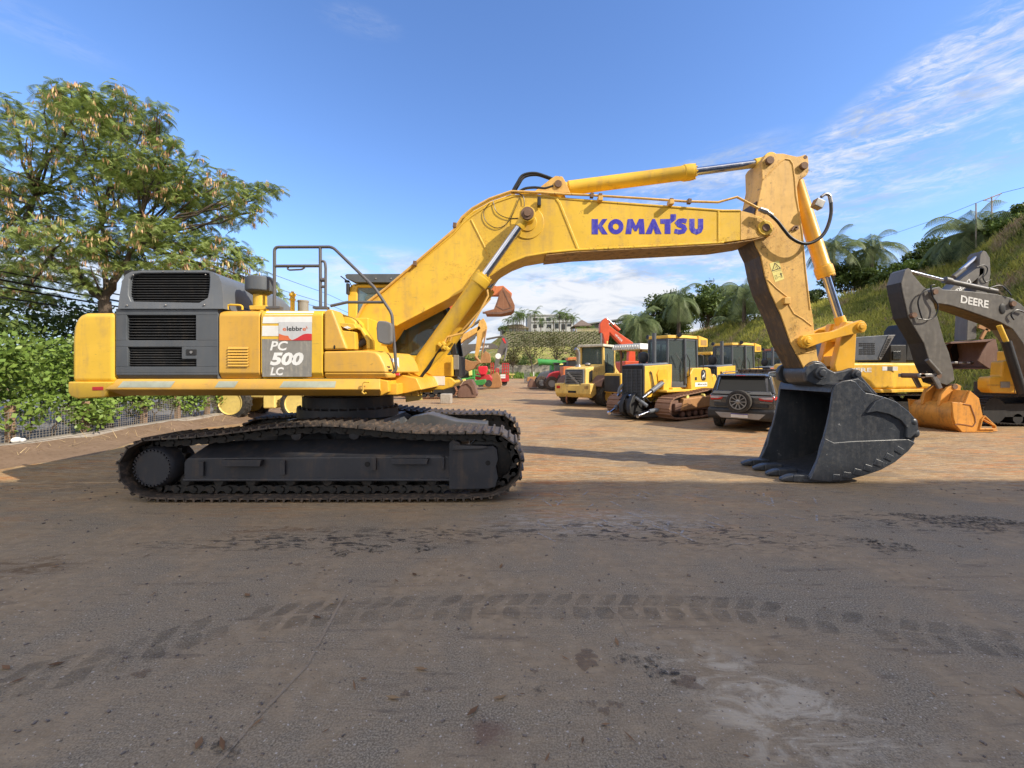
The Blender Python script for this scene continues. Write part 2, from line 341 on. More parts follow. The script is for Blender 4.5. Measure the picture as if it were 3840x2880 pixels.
# ------------------------------------------------------------------ ground
def ground_material():
    m, t, b = material('yard_ground'); P = t.n('ShaderNodeTexCoord').outputs['Object']
    sx = t.n('ShaderNodeSeparateXYZ'); t.set(sx.inputs[0], P); X, Y = sx.outputs[0], sx.outputs[1]
    big = t.noise(P, .22, 5, .6, .4); med = t.noise(P, 1.1, 6, .62, .5); fine = t.noise(P, 9, 6, .68); grit = t.noise(P, 95, 3, .7)
    # wheel-dragged streaks along the yard (two families of travel directions)
    s1 = t.noise(t.mapping(P, rot=(0, 0, R(6)), scale=(.35, 2.6, 1)), 2.2, 7, .66, .6)
    s2 = t.noise(t.mapping(P, rot=(0, 0, R(-34)), scale=(.4, 3.2, 1)), 2.6, 6, .66, .4)
    asph = t.mix(t.mapr(grit, .35, .7), (.15, .120, .083, 1), (.42, .345, .24, 1))
    dust = t.mix(t.mapr(fine, .3, .7), (.27, .195, .115, 1), (.39, .29, .18, 1))
    dirt = t.mix(t.mapr(med, .3, .72), (.26, .155, .062, 1), (.41, .26, .115, 1))
    clay = t.mix(t.mapr(fine, .3, .7), (.38, .135, .038, 1), (.50, .215, .075, 1))
    far = t.mapr(t.math('ADD', Y, t.math('MULTIPLY', t.math('SUBTRACT', big, .5), 5.0)), 4.2, 7.6)    # asphalt near, soil-covered yard beyond
    c = t.mix(t.mapr(t.math('ADD', t.math('MULTIPLY', med, .6), t.math('MULTIPLY', big, .5)), .42, .66), asph, dust)
    c = t.mix(t.math('MULTIPLY', far, t.mapr(t.math('ADD', t.math('MULTIPLY', s1, .7), t.math('MULTIPLY', fine, .3)), .34, .55)), c, dirt)
    c = t.mix(t.math('MULTIPLY', t.math('MULTIPLY', far, t.mapr(s1, .50, .62)), t.mapr(big, .42, .58)), c, clay)
    s3 = t.noise(t.mapping(P, rot=(0, 0, R(3)), scale=(1.1, 8.5, 1)), 3.6, 8, .76, .5); s4 = t.noise(t.mapping(P, rot=(0, 0, R(-14)), scale=(.8, 6.0, 1)), 5.2, 8, .76, .7)
    c = t.mix(t.math('MULTIPLY', t.math('MULTIPLY', far, t.mapr(s3, .50, .585)), .75), c, (.56, .42, .25, 1))
    c = t.mix(t.math('MULTIPLY', t.math('MULTIPLY', far, t.mapr(s4, .53, .61)), .75), c, (.13, .078, .045, 1))
    c = t.mix(t.math('MULTIPLY', t.math('MULTIPLY', far, t.mapr(s4, .38, .45, 1, 0)), t.mapr(big, .42, .56)), c, clay)
    c = t.mix(t.math('MULTIPLY', t.math('MULTIPLY', t.mapr(s2, .56, .68), t.mapr(fine, .35, .6)), .55), c, (.10, .075, .06, 1))
    c = t.mix(t.math('MULTIPLY', t.math('MULTIPLY', far, t.mapr(s2, .30, .40, 1, 0)), .55), c, (.50, .39, .27, 1))
    def blob(px, py, rx, ry, rot, lo, hi, nz, amt, col, cc):
        g = G(px, py); v = t.mapping(t.mapping(P, loc=(-g.x, -g.y, 0)), rot=(0, 0, R(-rot))); v = t.mapping(v, scale=(1/rx, 1/ry, 0))
        ln = t.n('ShaderNodeVectorMath', operation='LENGTH'); t.set(ln.inputs[0], v)
        k = t.math('MULTIPLY', t.mapr(ln.outputs['Value'], .25, 1, 1, 0), t.mapr(nz, lo, hi)); return t.mix(t.math('MULTIPLY', k, amt), cc, col)
    rough_n = t.noise(t.mapping(P, rot=(0, 0, R(-35)), scale=(1, 2.2, 1)), 3.2, 8, .72, .8)
    c = blob(2880, 2600, 1.0, .40, -38, .44, .62, rough_n, .75, (.56, .475, .35, 1), c)      # pale sand patch lower right
    c = blob(3050, 2850, .7, .30, -40, .44, .62, rough_n, .65, (.56, .475, .35, 1), c)
    sc = t.noise(t.mapping(P, rot=(0, 0, R(55)), scale=(1, 3.4, 1)), 6.0, 7, .75, .9)
    c = blob(2220, 1955, 1.9, .60, 0, .46, .60, sc, .55, (.50, .46, .41, 1), c)             # scuffed chalky patch before the tracks
    c = blob(2800, 2010, 1.6, .45, 0, .56, .66, sc, .5, (.36, .34, .32, 1), c)
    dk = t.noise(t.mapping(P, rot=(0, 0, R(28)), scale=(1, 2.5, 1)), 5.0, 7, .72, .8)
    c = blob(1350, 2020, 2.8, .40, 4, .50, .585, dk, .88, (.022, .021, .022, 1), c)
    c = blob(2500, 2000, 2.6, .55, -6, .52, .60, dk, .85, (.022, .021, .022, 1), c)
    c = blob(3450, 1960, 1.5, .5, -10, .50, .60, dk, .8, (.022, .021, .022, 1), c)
    c = blob(60, 2130, .7, .35, 10, .40, .6, rough_n, .8, (.13, .075, .035, 1), c)
    c = blob(1050, 1985, 1.0, .25, 4, .50, .62, rough_n, .7, (.15, .085, .045, 1), c)
    c = blob(1830, 2750, .16, .15, 0, .30, .6, fine, .6, (.14, .07, .05, 1), c)
    gp = t.noise(t.mapping(P, rot=(0, 0, R(10)), loc=(7, 3, 0), scale=(.5, 1.6, 1)), 1.3, 8, .72, 1.0)
    c = t.mix(t.math('MULTIPLY', t.math('MULTIPLY', far, t.mapr(gp, .50, .58)), .62), c, (.20, .155, .105, 1))
    c = t.mix(t.math('MULTIPLY', t.math('MULTIPLY', far, t.mapr(gp, .43, .36, 0, 1)), .45), c, t.mix(t.mapr(fine, .3, .7), (.40, .15, .045, 1), (.52, .29, .12, 1)))
    sp = t.noise(P, 46, 2, .5); c = t.mix(t.math('MULTIPLY', t.mapr(sp, .665, .70), .75), c, (.55, .49, .42, 1)); sq = t.noise(t.mapping(P, loc=(3, 8, 1)), 30, 3, .6); c = t.mix(t.math('MULTIPLY', t.mapr(sq, .66, .70), .7), c, (.05, .042, .036, 1))
    t.set(b.inputs['Base Color'], c); t.set(b.inputs['Roughness'], t.mapr(fine, .3, .7, .72, .95)); b.inputs['Specular IOR Level'].default_value = .25
    bn = t.n('ShaderNodeBump'); bn.inputs['Strength'].default_value = .55; bn.inputs['Distance'].default_value = .035
    hgt = t.math('ADD', t.math('MULTIPLY', fine, .5), t.math('ADD', t.math('MULTIPLY', grit, .05), t.math('ADD', t.math('MULTIPLY', s1, .5), t.math('MULTIPLY', s2, .5))))
    t.set(bn.inputs['Height'], hgt); t.set(b.inputs['Normal'], bn.outputs[0]); return m
M['ground'] = ground_material()
gm = MB()
nx, ny = 60, 60
gm.add([(-600, -120, 0), (600, -120, 0), (600, 900, 0), (-600, 900, 0)], [(0, 1, 2, 3)])
tag(gm.build('yard_ground', M['ground'], smooth=False, solid=False), kind='structure')
def decal(name, col, amt, scale, lo, hi):
    m, t, b = material(name); P = t.n('ShaderNodeTexCoord').outputs['Object']; g = t.n('ShaderNodeNewGeometry').outputs['Random Per Island']
    k = t.math('MULTIPLY', t.mapr(t.noise(P, scale, 6, .7), lo, hi), t.math('MULTIPLY', t.math('ADD', t.math('MULTIPLY', g, .4), .6), amt))
    b.inputs['Base Color'].default_value = c4(col); b.inputs['Roughness'].default_value = .8
    tr = t.n('ShaderNodeBsdfTransparent'); mx = t.n('ShaderNodeMixShader'); t.set(mx.inputs[0], k); t.set(mx.inputs[1], tr.outputs[0]); t.set(mx.inputs[2], b.outputs[0])
    t.set([n for n in t.t.nodes if n.type == 'OUTPUT_MATERIAL'][0].inputs[0], mx.outputs[0]); return m
rng = random.Random(5)
# lug prints of a big tyre that crossed the yard
def curve_pts(keys, n):
    out = []
    for i in range(n):
        s = i/(n-1)*(len(keys)-1); k = min(int(s), len(keys)-2); f = s-k
        p0 = keys[max(k-1, 0)]; p1 = keys[k]; p2 = keys[k+1]; p3 = keys[min(k+2, len(keys)-1)]
        out.append(p1*1.0 + (p2-p0)*.5*f + (p0*2-p1*5+p2*4-p3)*.5*f*f + (p1*3-p0-p2*3+p3)*.5*f*f*f)
    return out
keys = [G(-150, 2600), G(400, 2480), G(868, 2340), G(1350, 2290), G(1823, 2275), G(2350, 2275), G(2788, 2290), G(3222, 2345), G(3900, 2430)]
mb = MB(); pts = curve_pts(keys, 1200); acc = 0; last = pts[0]; side = Vector((0, 0, .004))
for i in range(1, len(pts)-1):
    acc += (pts[i]-last).length; last = pts[i]
    if acc > .165:
        acc = 0; t = (pts[i+1]-pts[i-1]).normalized(); n = Vector((-t.y, t.x, 0)); c = pts[i]
        for s, sl_ in ((1, .05), (-1, -.01)):
            if rng.random() < .1: continue
            j = lambda: rng.uniform(-.012, .012); z = Vector((0, 0, .004))
            a = c+n*(.012*s); bb = c+n*(.165*s)
            mb.add([a-t*(.052+j())+z, a+t*(.048+j())+z, a*.5+bb*.5+t*(.064+j()+sl_)+z, bb+t*(.052+j()+sl_*1.6)+z, bb-t*(.048+j()-sl_*1.6)+z, a*.5+bb*.5-t*(.064+j()-sl_)+z], [(0, 1, 2, 3, 4, 5)])
tag(mb.build('tyre_prints', decal('tyre_print', (.08, .07, .056), .42, 4, .22, .85), smooth=False, solid=False), kind='structure')
# tan seam across the asphalt and a few scratches
mb = MB()
def strip(path, wd):
    P = [G(*p) for p in path]
    for a, b in zip(P, P[1:]):
        t = (b-a).normalized(); n = Vector((-t.y, t.x, 0))*wd/2; z = Vector((0, 0, .005)); mb.add([a-n+z, b-n+z, b+n+z, a+n+z], [(0, 1, 2, 3)])
strip([(790, 2900), (960, 2700), (1150, 2500), (1230, 2350), (1295, 2228)], .016); strip([(2200, 2170), (2320, 2320), (2360, 2400)], .008)
tag(mb.build('ground_seam', decal('tan_seam', (.36, .28, .19), .9, 14, .30, .5), smooth=False, solid=False), kind='structure')
mb = MB()
for k in range(46):                         # pale grouser scratches in front of the machine
    gx = rng.uniform(1950, 3100); gy = 1850+rng.random()**1.5*170; c = G(gx, gy); a = R(rng.choice((120, 125, 60, 112))+rng.uniform(-6, 6)); t = Vector((math.cos(a), math.sin(a), 0)); n = Vector((-t.y, t.x, 0))*.012; l = rng.uniform(.06, .16); z = Vector((0, 0, .005))
    mb.add([c-t*l-n+z, c+t*l-n+z, c+t*l+n+z, c-t*l+n+z], [(0, 1, 2, 3)])
tag(mb.build('scratch_marks', decal('pale_scratch', (.46, .44, .42), .8, 20, .35, .6), smooth=False, solid=False), kind='structure')
mb = MB()
def splat(p, r, elong=1.0, rot=0.0):
    n = 18; ph = [rng.uniform(0, 6.28) for _ in range(3)]; vs = []
    for i in range(n):
        a = 2*math.pi*i/n; rr = r*(1+.28*math.sin(3*a+ph[0])+.2*math.sin(5*a+ph[1])+.1*math.sin(9*a+ph[2]))
        x = math.cos(a)*rr*elong; y = math.sin(a)*rr; vs.append((p.x+x*math.cos(rot)-y*math.sin(rot), p.y+x*math.sin(rot)+y*math.cos(rot), .006))
    mb.add(vs, [tuple(range(n))])
for gx, gy, r in ((2200, 2455, .045), (2196, 2490, .05), (2580, 2562, .055), (1520, 2605, .02), (1600, 2590, .018), (2220, 2640, .02), (2268, 2667, .024), (2292, 2640, .018), (2322, 2646, .018), (1118, 2118, .03), (1210, 2130, .014), (1200, 2150, .013), (1235, 2140, .012), (1220, 2156, .013), (530, 2528, .035), (1730, 2160, .02), (2007, 2520, .015)): splat(G(gx, gy), r, 1.25)
tag(mb.build('rust_spots', decal('brown_spot', (.19, .125, .08), .55, 30, .1, .5), smooth=False, solid=False), kind='structure')
mb = MB()
for gx, gy, r, e in ((990, 2057, .05, 1.6), (1280, 2075, .07, 1.6), (1400, 2060, .09, 1.3), (1590, 2060, .07, 1.4), (2025, 2590, .03, 1.3), (2400, 2480, .06, 2.2), (2470, 2520, .05, 2), (2525, 2560, .025, 1), (3330, 2050, .16, 1.5), (3250, 2030, .08, 2), (3600, 1955, .25, 2.2), (3760, 1960, .15, 2.5), (2460, 2000, .05, 1.3), (2300, 2015, .05, 1.6), (850, 2810, .045, 2.0), (2000, 2870, .02, 1.5)): splat(G(gx, gy), r, e, R(rng.uniform(-30, 30)))
tag(mb.build('oil_stains', decal('black_stain', (.022, .021, .02), .9, 26, .46, .62), smooth=False, solid=False), kind='structure')
mb = MB()                                   # small stones and twigs lying about, nobody could count them
for k in range(1100):
    gx = rng.uniform(-100, 3940); gy = 1830+rng.random()**1.6*1040; c = G(gx, gy); s = (.003+.008*rng.random()**3)*(1+(c.y-2)/5); a = rng.uniform(0, 6.28)
    rot = Matrix.Rotation(a, 3, 'Z') @ Matrix.Rotation(rng.uniform(-.4, .4), 3, 'X'); mb.obox(c+Vector((0, 0, s*.3)), (s*rng.uniform(1, 2.2), s, s*.7), rot)
tag(mb.build('pebbles', paint('pebble_stone', (.20, .16, .13), .85, dirt=(.07, .05, .04), dirt_amt=.9, scale=9, streak=False), smooth=False), 'small loose stones scattered over the shaded asphalt', 'pebbles', kind='stuff')

mb = MB()                                   # dead leaves and twigs
for k in range(60):
    gx = rng.uniform(-100, 3940); gy = 1840+rng.random()**1.3*1030; c = G(gx, gy); a = rng.uniform(0, 6.28); l = rng.uniform(.015, .05); t = Vector((math.cos(a), math.sin(a), 0)); n = Vector((-t.y, t.x, 0))*l*rng.uniform(.08, .4); z = Vector((0, 0, .008))
    mb.add([c-t*l+z, c-n+z*1.4, c+t*l+z*2, c+n+z*1.4], [(0, 1, 2, 3)])
tag(mb.build('dead_leaves', leafmat('dead_leaf', [(.10, .05, .025), (.22, .12, .06), (.36, .24, .12)], .8, .1), smooth=False, solid=False), 'dead leaves and twig scraps strewn over the shaded asphalt', 'leaves', kind='stuff')

# the tall shed behind the viewpoint, whose shade lies over the front of the yard
mb = MB(); bz = 15.0; by = 6.70-0.65*bz
mb.bx(4.5, 13.4, by-14, by, 0, bz); mb.bx(13.4, 18.1, by-14, by, 0, bz-.74); mb.bx(18.1, 21, by-14, by, 0, bz+.06); mb.bx(21, 24.5, by-14, by, 0, bz-.05); mb.bx(24.5, 28, by-14, by, 0, bz+.12); mb.bx(28, 60, by-14, by, 0, bz)
shed = thing('warehouse_building', (32, by-7, 0), 'tall pale warehouse behind the viewpoint, shading the front of the yard', 'building')
mb.build('wall', paint('shed_cladding', (.5, .48, .45), .7), shed, smooth=False)
mb = MB()
for x in range(9, 58, 9): mb.bx(x-1.8, x+1.8, by+.003, by+.06, .02, 4.5)
mb.build('door', M['grey_panel'], shed, smooth=False)

# ------------------------------------------------------------------ crawler track generator
def resample(path, step, closed=True):
    P = [Vector(p) for p in path]; segs = list(zip(P, P[1:]+P[:1] if closed else P[1:])); tot = sum((b-a).length for a, b in segs)
    n = round(tot/step); out = []; d = 0; it = iter(segs); a, b = next(it); L = (b-a).length
    for i in range(n):
        tgt = i*tot/n
        while d+L < tgt - 1e-9: d += L; a, b = next(it); L = (b-a).length
        t = (tgt-d)/L if L else 0; out.append((a.lerp(b, t)))
    return out
def smooth_loop(path, it=2):
    P = [Vector(p) for p in path]
    for _ in range(it):
        Q = []
        for i in range(len(P)):
            a, b = P[i], P[(i+1) % len(P)]; Q += [a*.75+b*.25, a*.25+b*.75]
        P = Q
    return P
def shoe_mesh(mb, c, tg, nr, pitch, y0, y1, grouser=.03, th=.018):
    """one shoe plate with three grousers; c on the plate plane, nr points outward"""
    def pt(u, v, y): return (c.x+tg.x*u+nr.x*v, y, c.y+tg.y*u+nr.y*v)
    h = pitch*.53
    prof = [(-h, -th), (h, -th), (h, .0), (h*.98, grouser*.75), (h*.80, grouser*.75), (h*.74, 0), (h*.14, 0), (h*.08, grouser), (-h*.08, grouser), (-h*.14, 0), (-h*.74, 0), (-h*.80, grouser*.85), (-h*.98, grouser*.85), (-h, 0)]
    n = len(prof); A = [pt(u, v, y0) for u, v in prof]; B = [pt(u, v, y1) for u, v in prof]
    mb.add(A+B, [tuple(range(n)), tuple(range(2*n-1, n-1, -1))] + [(i, (i+1) % n, n+(i+1) % n, n+i) for i in range(n)])
def link_mesh(mb, a, b, nr, y0, y1, hgt):
    """a side link between two pin points, with its two holes suggested by a raised boss"""
    tg = (b-a).normalized(); 
    def pt(p, u, v, y): return (p.x+tg.x*u+nr.x*v, y, p.y+tg.y*u+nr.y*v)
    L = (b-a).length; pr = [(-.02, -hgt), (L*.35, -hgt), (L*.5, -hgt*.85), (L*.9, -hgt), (L+.03, -hgt*.75), (L+.03, -hgt*.25), (L*.8, -.012), (L*.62, -hgt*.38), (L*.40, -hgt*.38), (L*.22, -.012), (-.02, -hgt*.3)]
    n = len(pr); A = [pt(a, u, v, y0) for u, v in pr]; B = [pt(a, u, v, y1) for u, v in pr]
    mb.add(A+B, [tuple(range(n)), tuple(range(2*n-1, n-1, -1))] + [(i, (i+1) % n, n+(i+1) % n, n+i) for i in range(n)])
    mb.cyl((a.x-nr.x*hgt*.55, y0-.012, a.y-nr.y*hgt*.55), (a.x-nr.x*hgt*.55, y1+.012, a.y-nr.y*hgt*.55), hgt*.24, seg=8)
# ------------------------------------------------------------------ the big yellow excavator
YT0, YT1, YF0, YF1, YB, YC = 5.61, 6.31, 8.05, 8.75, 5.75, 7.2
EX = thing('excavator', (W(1200, 1390, YC).x, YC, 0), 'huge yellow crawler excavator in the middle with boom spread and grey bucket on the ground', 'excavator')
env = XZ(px_, YT0, (545, 1884), (490, 1862), (444, 1816), (428, 1780), (428, 1745), (440, 1706), (478, 1660), (534, 1636), (644, 1634), (807, 1620), (929, 1603), (1051, 1588), (1214, 1582), (1322, 1590), (1485, 1607), (1607, 1614), (1770, 1613), (1851, 1612), (1893, 1620), (1932, 1645), (1960, 1690), (1972, 1735), (1967, 1778), (1950, 1816), (1900, 1855), (1835, 1880), (1400, 1884), (900, 1884))
base_loop = smooth_loop([Vector(p) for p in env], 2)
if sum(a.x*b.y-b.x*a.y for a, b in zip(base_loop, base_loop[1:]+base_loop[:1])) < 0: base_loop.reverse()   # counter-clockwise in X-Z
def inset(loop, d):
    out = []
    for i, p in enumerate(loop):
        t = (loop[(i+1) % len(loop)]-loop[i-1]).normalized(); out.append(p - Vector((t.y, -t.x))*d)
    return out
def crawler(parent, loop, y0, y1, grouser, pitch, yo0, yo1, shoe_mat, link_mat, each=True):
    tr = bpy.data.objects.new('crawler_track', None); COL.objects.link(tr); tr.parent = parent; 
    pl = resample(inset(loop, grouser), pitch); n = len(pl); one = MB()
    lk = [MB(), MB()]
    for i in range(n):
        a, b = pl[i], pl[(i+1) % n]; t = (b-a).normalized(); nr = Vector((t.y, -t.x)); m = one if not each else MB()
        shoe_mesh(m, (a+b)/2, t, nr, (b-a).length, y0, y1, grouser)
        if each: m.build('track_shoe', shoe_mat, tr, smooth=False)
        for w_, q in enumerate((yo0, yo1)): link_mesh(lk[w_], a-nr*.015, b-nr*.015, nr, q, q+.05, .125)
    if not each: one.build('shoes', shoe_mat, tr, smooth=False)
    for l_ in lk: l_.build('link_chain', link_mat, tr, smooth=False)
    return tr
crawler(EX, base_loop, YT0, YT1, .034, .235, 5.80, 6.06, M['track'], M['track_black'])
crawler(EX, base_loop, YF0, YF1, .034, .235, 8.24, 8.50, M['track'], M['track_black'])
for y_in, s in ((5.78, 1), (8.58, -1)):      # track frames, near and far
    yi = lambda d: y_in + s*d
    lo, hi = (yi(0), yi(.36)) if s > 0 else (yi(.36), yi(0))
    fr = MB()
    A = XZ(px_, 5.78, (690, 1802), (690, 1735), (703, 1719), (1690, 1713), (1690, 1798), (1684, 1800)); B = XZ(px_, 5.78, (690, 1802), (720, 1690), (735, 1668), (1690, 1650), (1690, 1798), (1684, 1800))
    fr.hull([(x, yi(0), z) for x, z in A], [(x, yi(.34), z) for x, z in B])
    fr.bx(A[0][0], A[4][0], min(yi(-.03), yi(.02)), max(yi(-.03), yi(.02)), A[0][1]-.005, A[0][1]+.032)          # bottom lip
    frame = fr.build('track_frame', M['under_grey'], EX, .012)
    for x0, x1, y0, y1 in ((835, 985, 1724, 1748), (1465, 1608, 1718, 1740)):
        st = MB(); a = XZ(px_, 5.74, (x0, y0), (x1, y0), (x1-6, y1), (x0+6, y1)); st.prism(a, min(yi(-.075), yi(.01)), max(yi(-.075), yi(.01))); st.build('step', M['under_grey'], frame, .006)
    for x0, x1, y0, y1 in ((748, 765, 1731, 1784), (1052, 1070, 1727, 1780), (1393, 1411, 1717, 1762), (1657, 1667, 1712, 1758)):
        st = MB(); a = XZ(px_, 5.76, (x0, y0), (x1, y0), (x1, y1), (x0, y1)); st.prism(a, min(yi(-.035), yi(.01)), max(yi(-.035), yi(.01))); st.build('bracket', M['under_grey'], frame, .004)
    a = W(1376, 1742, 5.76)
    ho = MB(); ho.cyl((a.x, yi(-.008), a.z), (a.x, yi(.0), a.z), .036); ho.build('hole', M['black_void'], frame)
    # front idler fork in front of the box, then idler wheel, sprocket drum, rollers
    fk = MB(); a = XZ(px_, 5.72, (1684, 1836), (1684, 1662), (1700, 1650), (1722, 1660), (1730, 1674), (1850, 1674), (1863, 1684), (1868, 1722), (1860, 1750), (1868, 1790), (1858, 1826), (1830, 1834))
    fk.prism(a, min(yi(-.05), yi(.12)), max(yi(-.05), yi(.12)))
    a = XZ(px_, 5.7, (1695, 1688), (1812, 1682), (1830, 1676), (1826, 1674), (1700, 1670)); fk.prism(a, min(yi(-.09), yi(.0)), max(yi(-.09), yi(.0)))
    fork = fk.build('idler_fork', M['under_grey'], EX, .012)
    a = W(1829, 1738, 5.7); ho = MB(); ho.cyl((a.x, yi(-.052), a.z), (a.x, yi(-.0505), a.z), .034); ho.build('hole', M['black_void'], fork)
    a = W(1832, 1732, 5.78); idl = MB(); lo, hi = sorted((yi(.10), yi(.30)))
    idl.lathe([(.30, 0), (.335, .02), (.335, .18), (.30, .20), (.12, .20)], (a.x, lo, a.z), (0, 1, 0), 36); idl.build('idler_wheel', M['track_black'], EX)
    a = W(566, 1756, 5.7); dr = MB(); q = -1 if s > 0 else 1; yb0 = yi(-.06)
    dr.lathe([(.10, 0), (.245, 0), (.262, .02), (.275, .06), (.30, .18), (.30, .40), (.16, .45)], (a.x, yb0, a.z), (0, s, 0), 40)
    drum = dr.build('final_drive', M['under_grey'], EX)
    bo = MB()
    for k in range(30):
        an = 2*math.pi*k/30; bx_ = a.x+.236*math.cos(an); bz_ = a.z+.236*math.sin(an); bo.cyl((bx_, yb0-.022*s, bz_), (bx_, yb0+.01*s, bz_), .0125, seg=6)
    bo.build('bolt_ring', M['under_grey'], drum, smooth=False)
    sp = MB(); teeth = []
    for k in range(42):
        an = 2*math.pi*k/42; rr = .345 if k % 2 else .30; teeth.append((a.x+rr*math.cos(an), a.z+rr*math.sin(an)))
    lo, hi = sorted((yi(.13), yi(.22))); sp.prism(teeth, lo, hi); sp.build('sprocket', M['track_black'], EX)
    for x in (725, 848, 965, 1110, 1245, 1390, 1520, 1628):
        p = W(x, 1826, 5.95); ro = MB(); lo, hi = sorted((yi(.02), yi(.34)))
        ro.lathe([(.05, 0), (.06, .0), (.085, .02), (.105, .05), (.105, .12), (.07, .13), (.07, .19), (.105, .20), (.105, .27), (.06, .32)], (p.x, lo, .235), (0, 1, 0), 18)
        ro.build('track_roller', M['track_black'], EX)
    for x, y in ((1113, 1631), (1330, 1629)):
        p = W(x, y, 5.85); ro = MB(); lo, hi = sorted((yi(.04), yi(.34))); ro.lathe([(.04, 0), (.07, .01), (.075, .09), (.055, .10), (.055, .30)], (p.x, lo, p.z), (0, 1, 0), 20); ro.build('carrier_roller', M['under_grey'], EX)
# carbody between the tracks, with its drooping legs, and the slewing ring
xc = W(1310, 1500, YC).x
cb = MB()
cb.bx(xc-.75, xc+.75, 6.35, 8.05, .52, .98)
def leg(x0, x1, ya, yb):
    A = [(x0, ya, .52), (x1, ya, .52), (x1, ya, .98), (x0, ya, .98)]; B = [(x0+.1, yb, .42), (x1+.45, yb, .42), (x1+.35, yb, .72), (x0+.1, yb, .72)]; cb.hull(A, B)
leg(xc+.1, xc+.75, 6.45, 6.12); leg(xc+.1, xc+.75, 7.95, 8.3); leg(xc-.75, xc-.2, 6.45, 6.12); leg(xc-.75, xc-.2, 7.95, 8.3)
cb.prism([(xc+.6, .60), (xc+.95, .92), (xc+1.25, .97), (xc+1.75, .84), (xc+2.3, .80), (xc+2.3, .66), (xc+1.7, .62)], 7.6, 8.06)
cb.build('carbody', paint('carbody_grey_paint', (.085, .09, .10), .45, dirt=(.2, .16, .13), dirt_amt=.4), EX, .015)
sr = MB(); sr.lathe([(.74, 0), (.80, .02), (.80, .15), (.72, .17), (.72, .34)], (xc, YC, .98), (0, 0, 1), 48)
for k in range(36):
    an = 2*math.pi*k/36; sr.cyl((xc+.775*math.cos(an), YC+.775*math.sin(an), 1.12), (xc+.775*math.cos(an), YC+.775*math.sin(an), 1.165), .02, seg=6)
sr.build('slewing_ring', M['under_grey'], EX)

# revolving frame and near-side skirt
yb = YB
dk = MB()
x0 = W(440, 0, yb).x; x1 = W(1500, 0, yb).x; zsk = W(0, 1484, yb).z
dk.bx(x0, W(1480, 0, yb).x, yb+.12, 8.55, zsk+.005, zsk+.16)
dk.build('revolving_frame', M['orange_yellow'], EX, .01)
sk = MB()
zt, zl, zb = W(0, 1421, yb).z, W(0, 1458, yb).z, W(0, 1486, yb).z
xs0, xs1 = W(436, 0, yb).x, W(1424, 0, yb).x
sec = [(yb+.015, zt), (yb-.055, zl), (yb-.05, zl-.012), (yb+.14, zb), (yb+.3, zb), (yb+.3, zt)]
sk.hull([(xs0-(.10 if k in (1, 2) else .03 if k in (3,) else 0)*1, y, z) for k, (y, z) in enumerate(sec)], [(xs1+(.02 if k in (1, 2) else 0), y, z) for k, (y, z) in enumerate(sec)])
skirt = sk.build('side_skirt', M['yellow_body'], EX, .008)
tp = []
for xa, xb, sa, sb in ((445, 652, 10, -9), (808, 890, 8, -8), (1050, 1258, 10, 0)):
    mb = MB(); q = lambda x, k: (W(x, 0, yb-.03).x, yb+.015-.07*k-.003, zt+(zl-zt)*k+.001)
    mb.add([q(xa, .86), q(xb+sb, .86), q(xb, .24), q(xa+sa, .24)], [(0, 1, 2, 3)]); mb.build('reflective_tape', M['tape'], skirt, smooth=False, solid=False)
# counterweight
cw = MB()
yw = yb+.01
out = [(268, 1436), (268, 1270), (273, 1225), (284, 1195), (300, 1180), (318, 1173), (432, 1172), (432, 1436)]
P = XZ(px_, yw, *out); cx = W(450, 0, yw).x
B = [(x, z) for x, z in P]
r = .10
cwm = MB(); cwm.prism(P, yb-.0, 8.62); 
counter = cwm.build('counterweight', M['yellow'], EX, .07, 4, sharp=25)
lo = MB(); P = XZ(px_, yw, (266, 1431), (266, 1470), (276, 1486), (300, 1495), (405, 1490), (436, 1431)); lo.prism(P, yb-.035, 8.65)
lo.build('counterweight_base', M['yellow'], EX, .022, 3, sharp=25)
rf = MB(); a = XZ(px_, yb-.04, (346, 1451), (386, 1450), (386, 1463), (346, 1464)); rf.prism(a, yb-.041, yb-.03); rf.build('reflector', M['red'], counter, .002)
# grille door and hood
def panel(c, pts, y0, y1, name, mat, bev=.012, parent=EX, **k):
    mb = MB(); mb.prism(XZ(c, y0, *pts), y0, y1); return mb.build(name, mat, parent, bev, **k)
def frame_panel(c, outer, holes, y0, depth, name, mat, parent=EX, bev=.008, tuck=None):
    """a panel whose rectangular openings are real: built from strips around each hole (holes sorted top to bottom, same column)"""
    mb = MB(); O = XZ(c, y0, *outer); (xl, zt_), (xr, zb_) = O
    cur = zt_
    for h in holes:
        (ha, hb) = XZ(c, y0, *h); mb.bx(xl, xr, y0, y0+depth, ha[1], cur); mb.bx(xl, ha[0], y0, y0+depth, hb[1], ha[1]); mb.bx(hb[0], xr, y0, y0+depth, hb[1], ha[1]); cur = hb[1]
    mb.bx(xl, xr, y0, y0+depth, zb_, cur)
    return mb
HL = [[(585, 598), (1137, 800)], [(592, 852), (1140, 1010)]]
gd = frame_panel(cB, [(498, 548), (1312, 1060)], HL, yb+.005, .10, 'engine_door', M['grey_panel'])
gd.hull([(x, yb+.005, z) for x, z in XZ(cB, yb, (498, 1060), (1312, 1060), (1312, 1075), (498, 1075))], [(x, yb+.045, z) for x, z in XZ(cB, yb, (498, 1060), (1312, 1060), (1312, 1105), (498, 1105))])
(a, b_) = XZ(cB, yb, (1022, 852), (1140, 948)); gd.bx(a[0], b_[0], yb+.004, yb+.09, b_[1], a[1])
(a, b_) = XZ(cB, yb, (1308, 548), (1330, 1105)); 
gd.add([(a[0], yb+.005, a[1]), (b_[0], yb+.10, a[1]), (b_[0], yb+.10, b_[1]), (a[0], yb+.005, b_[1])], [(0, 1, 2, 3)])
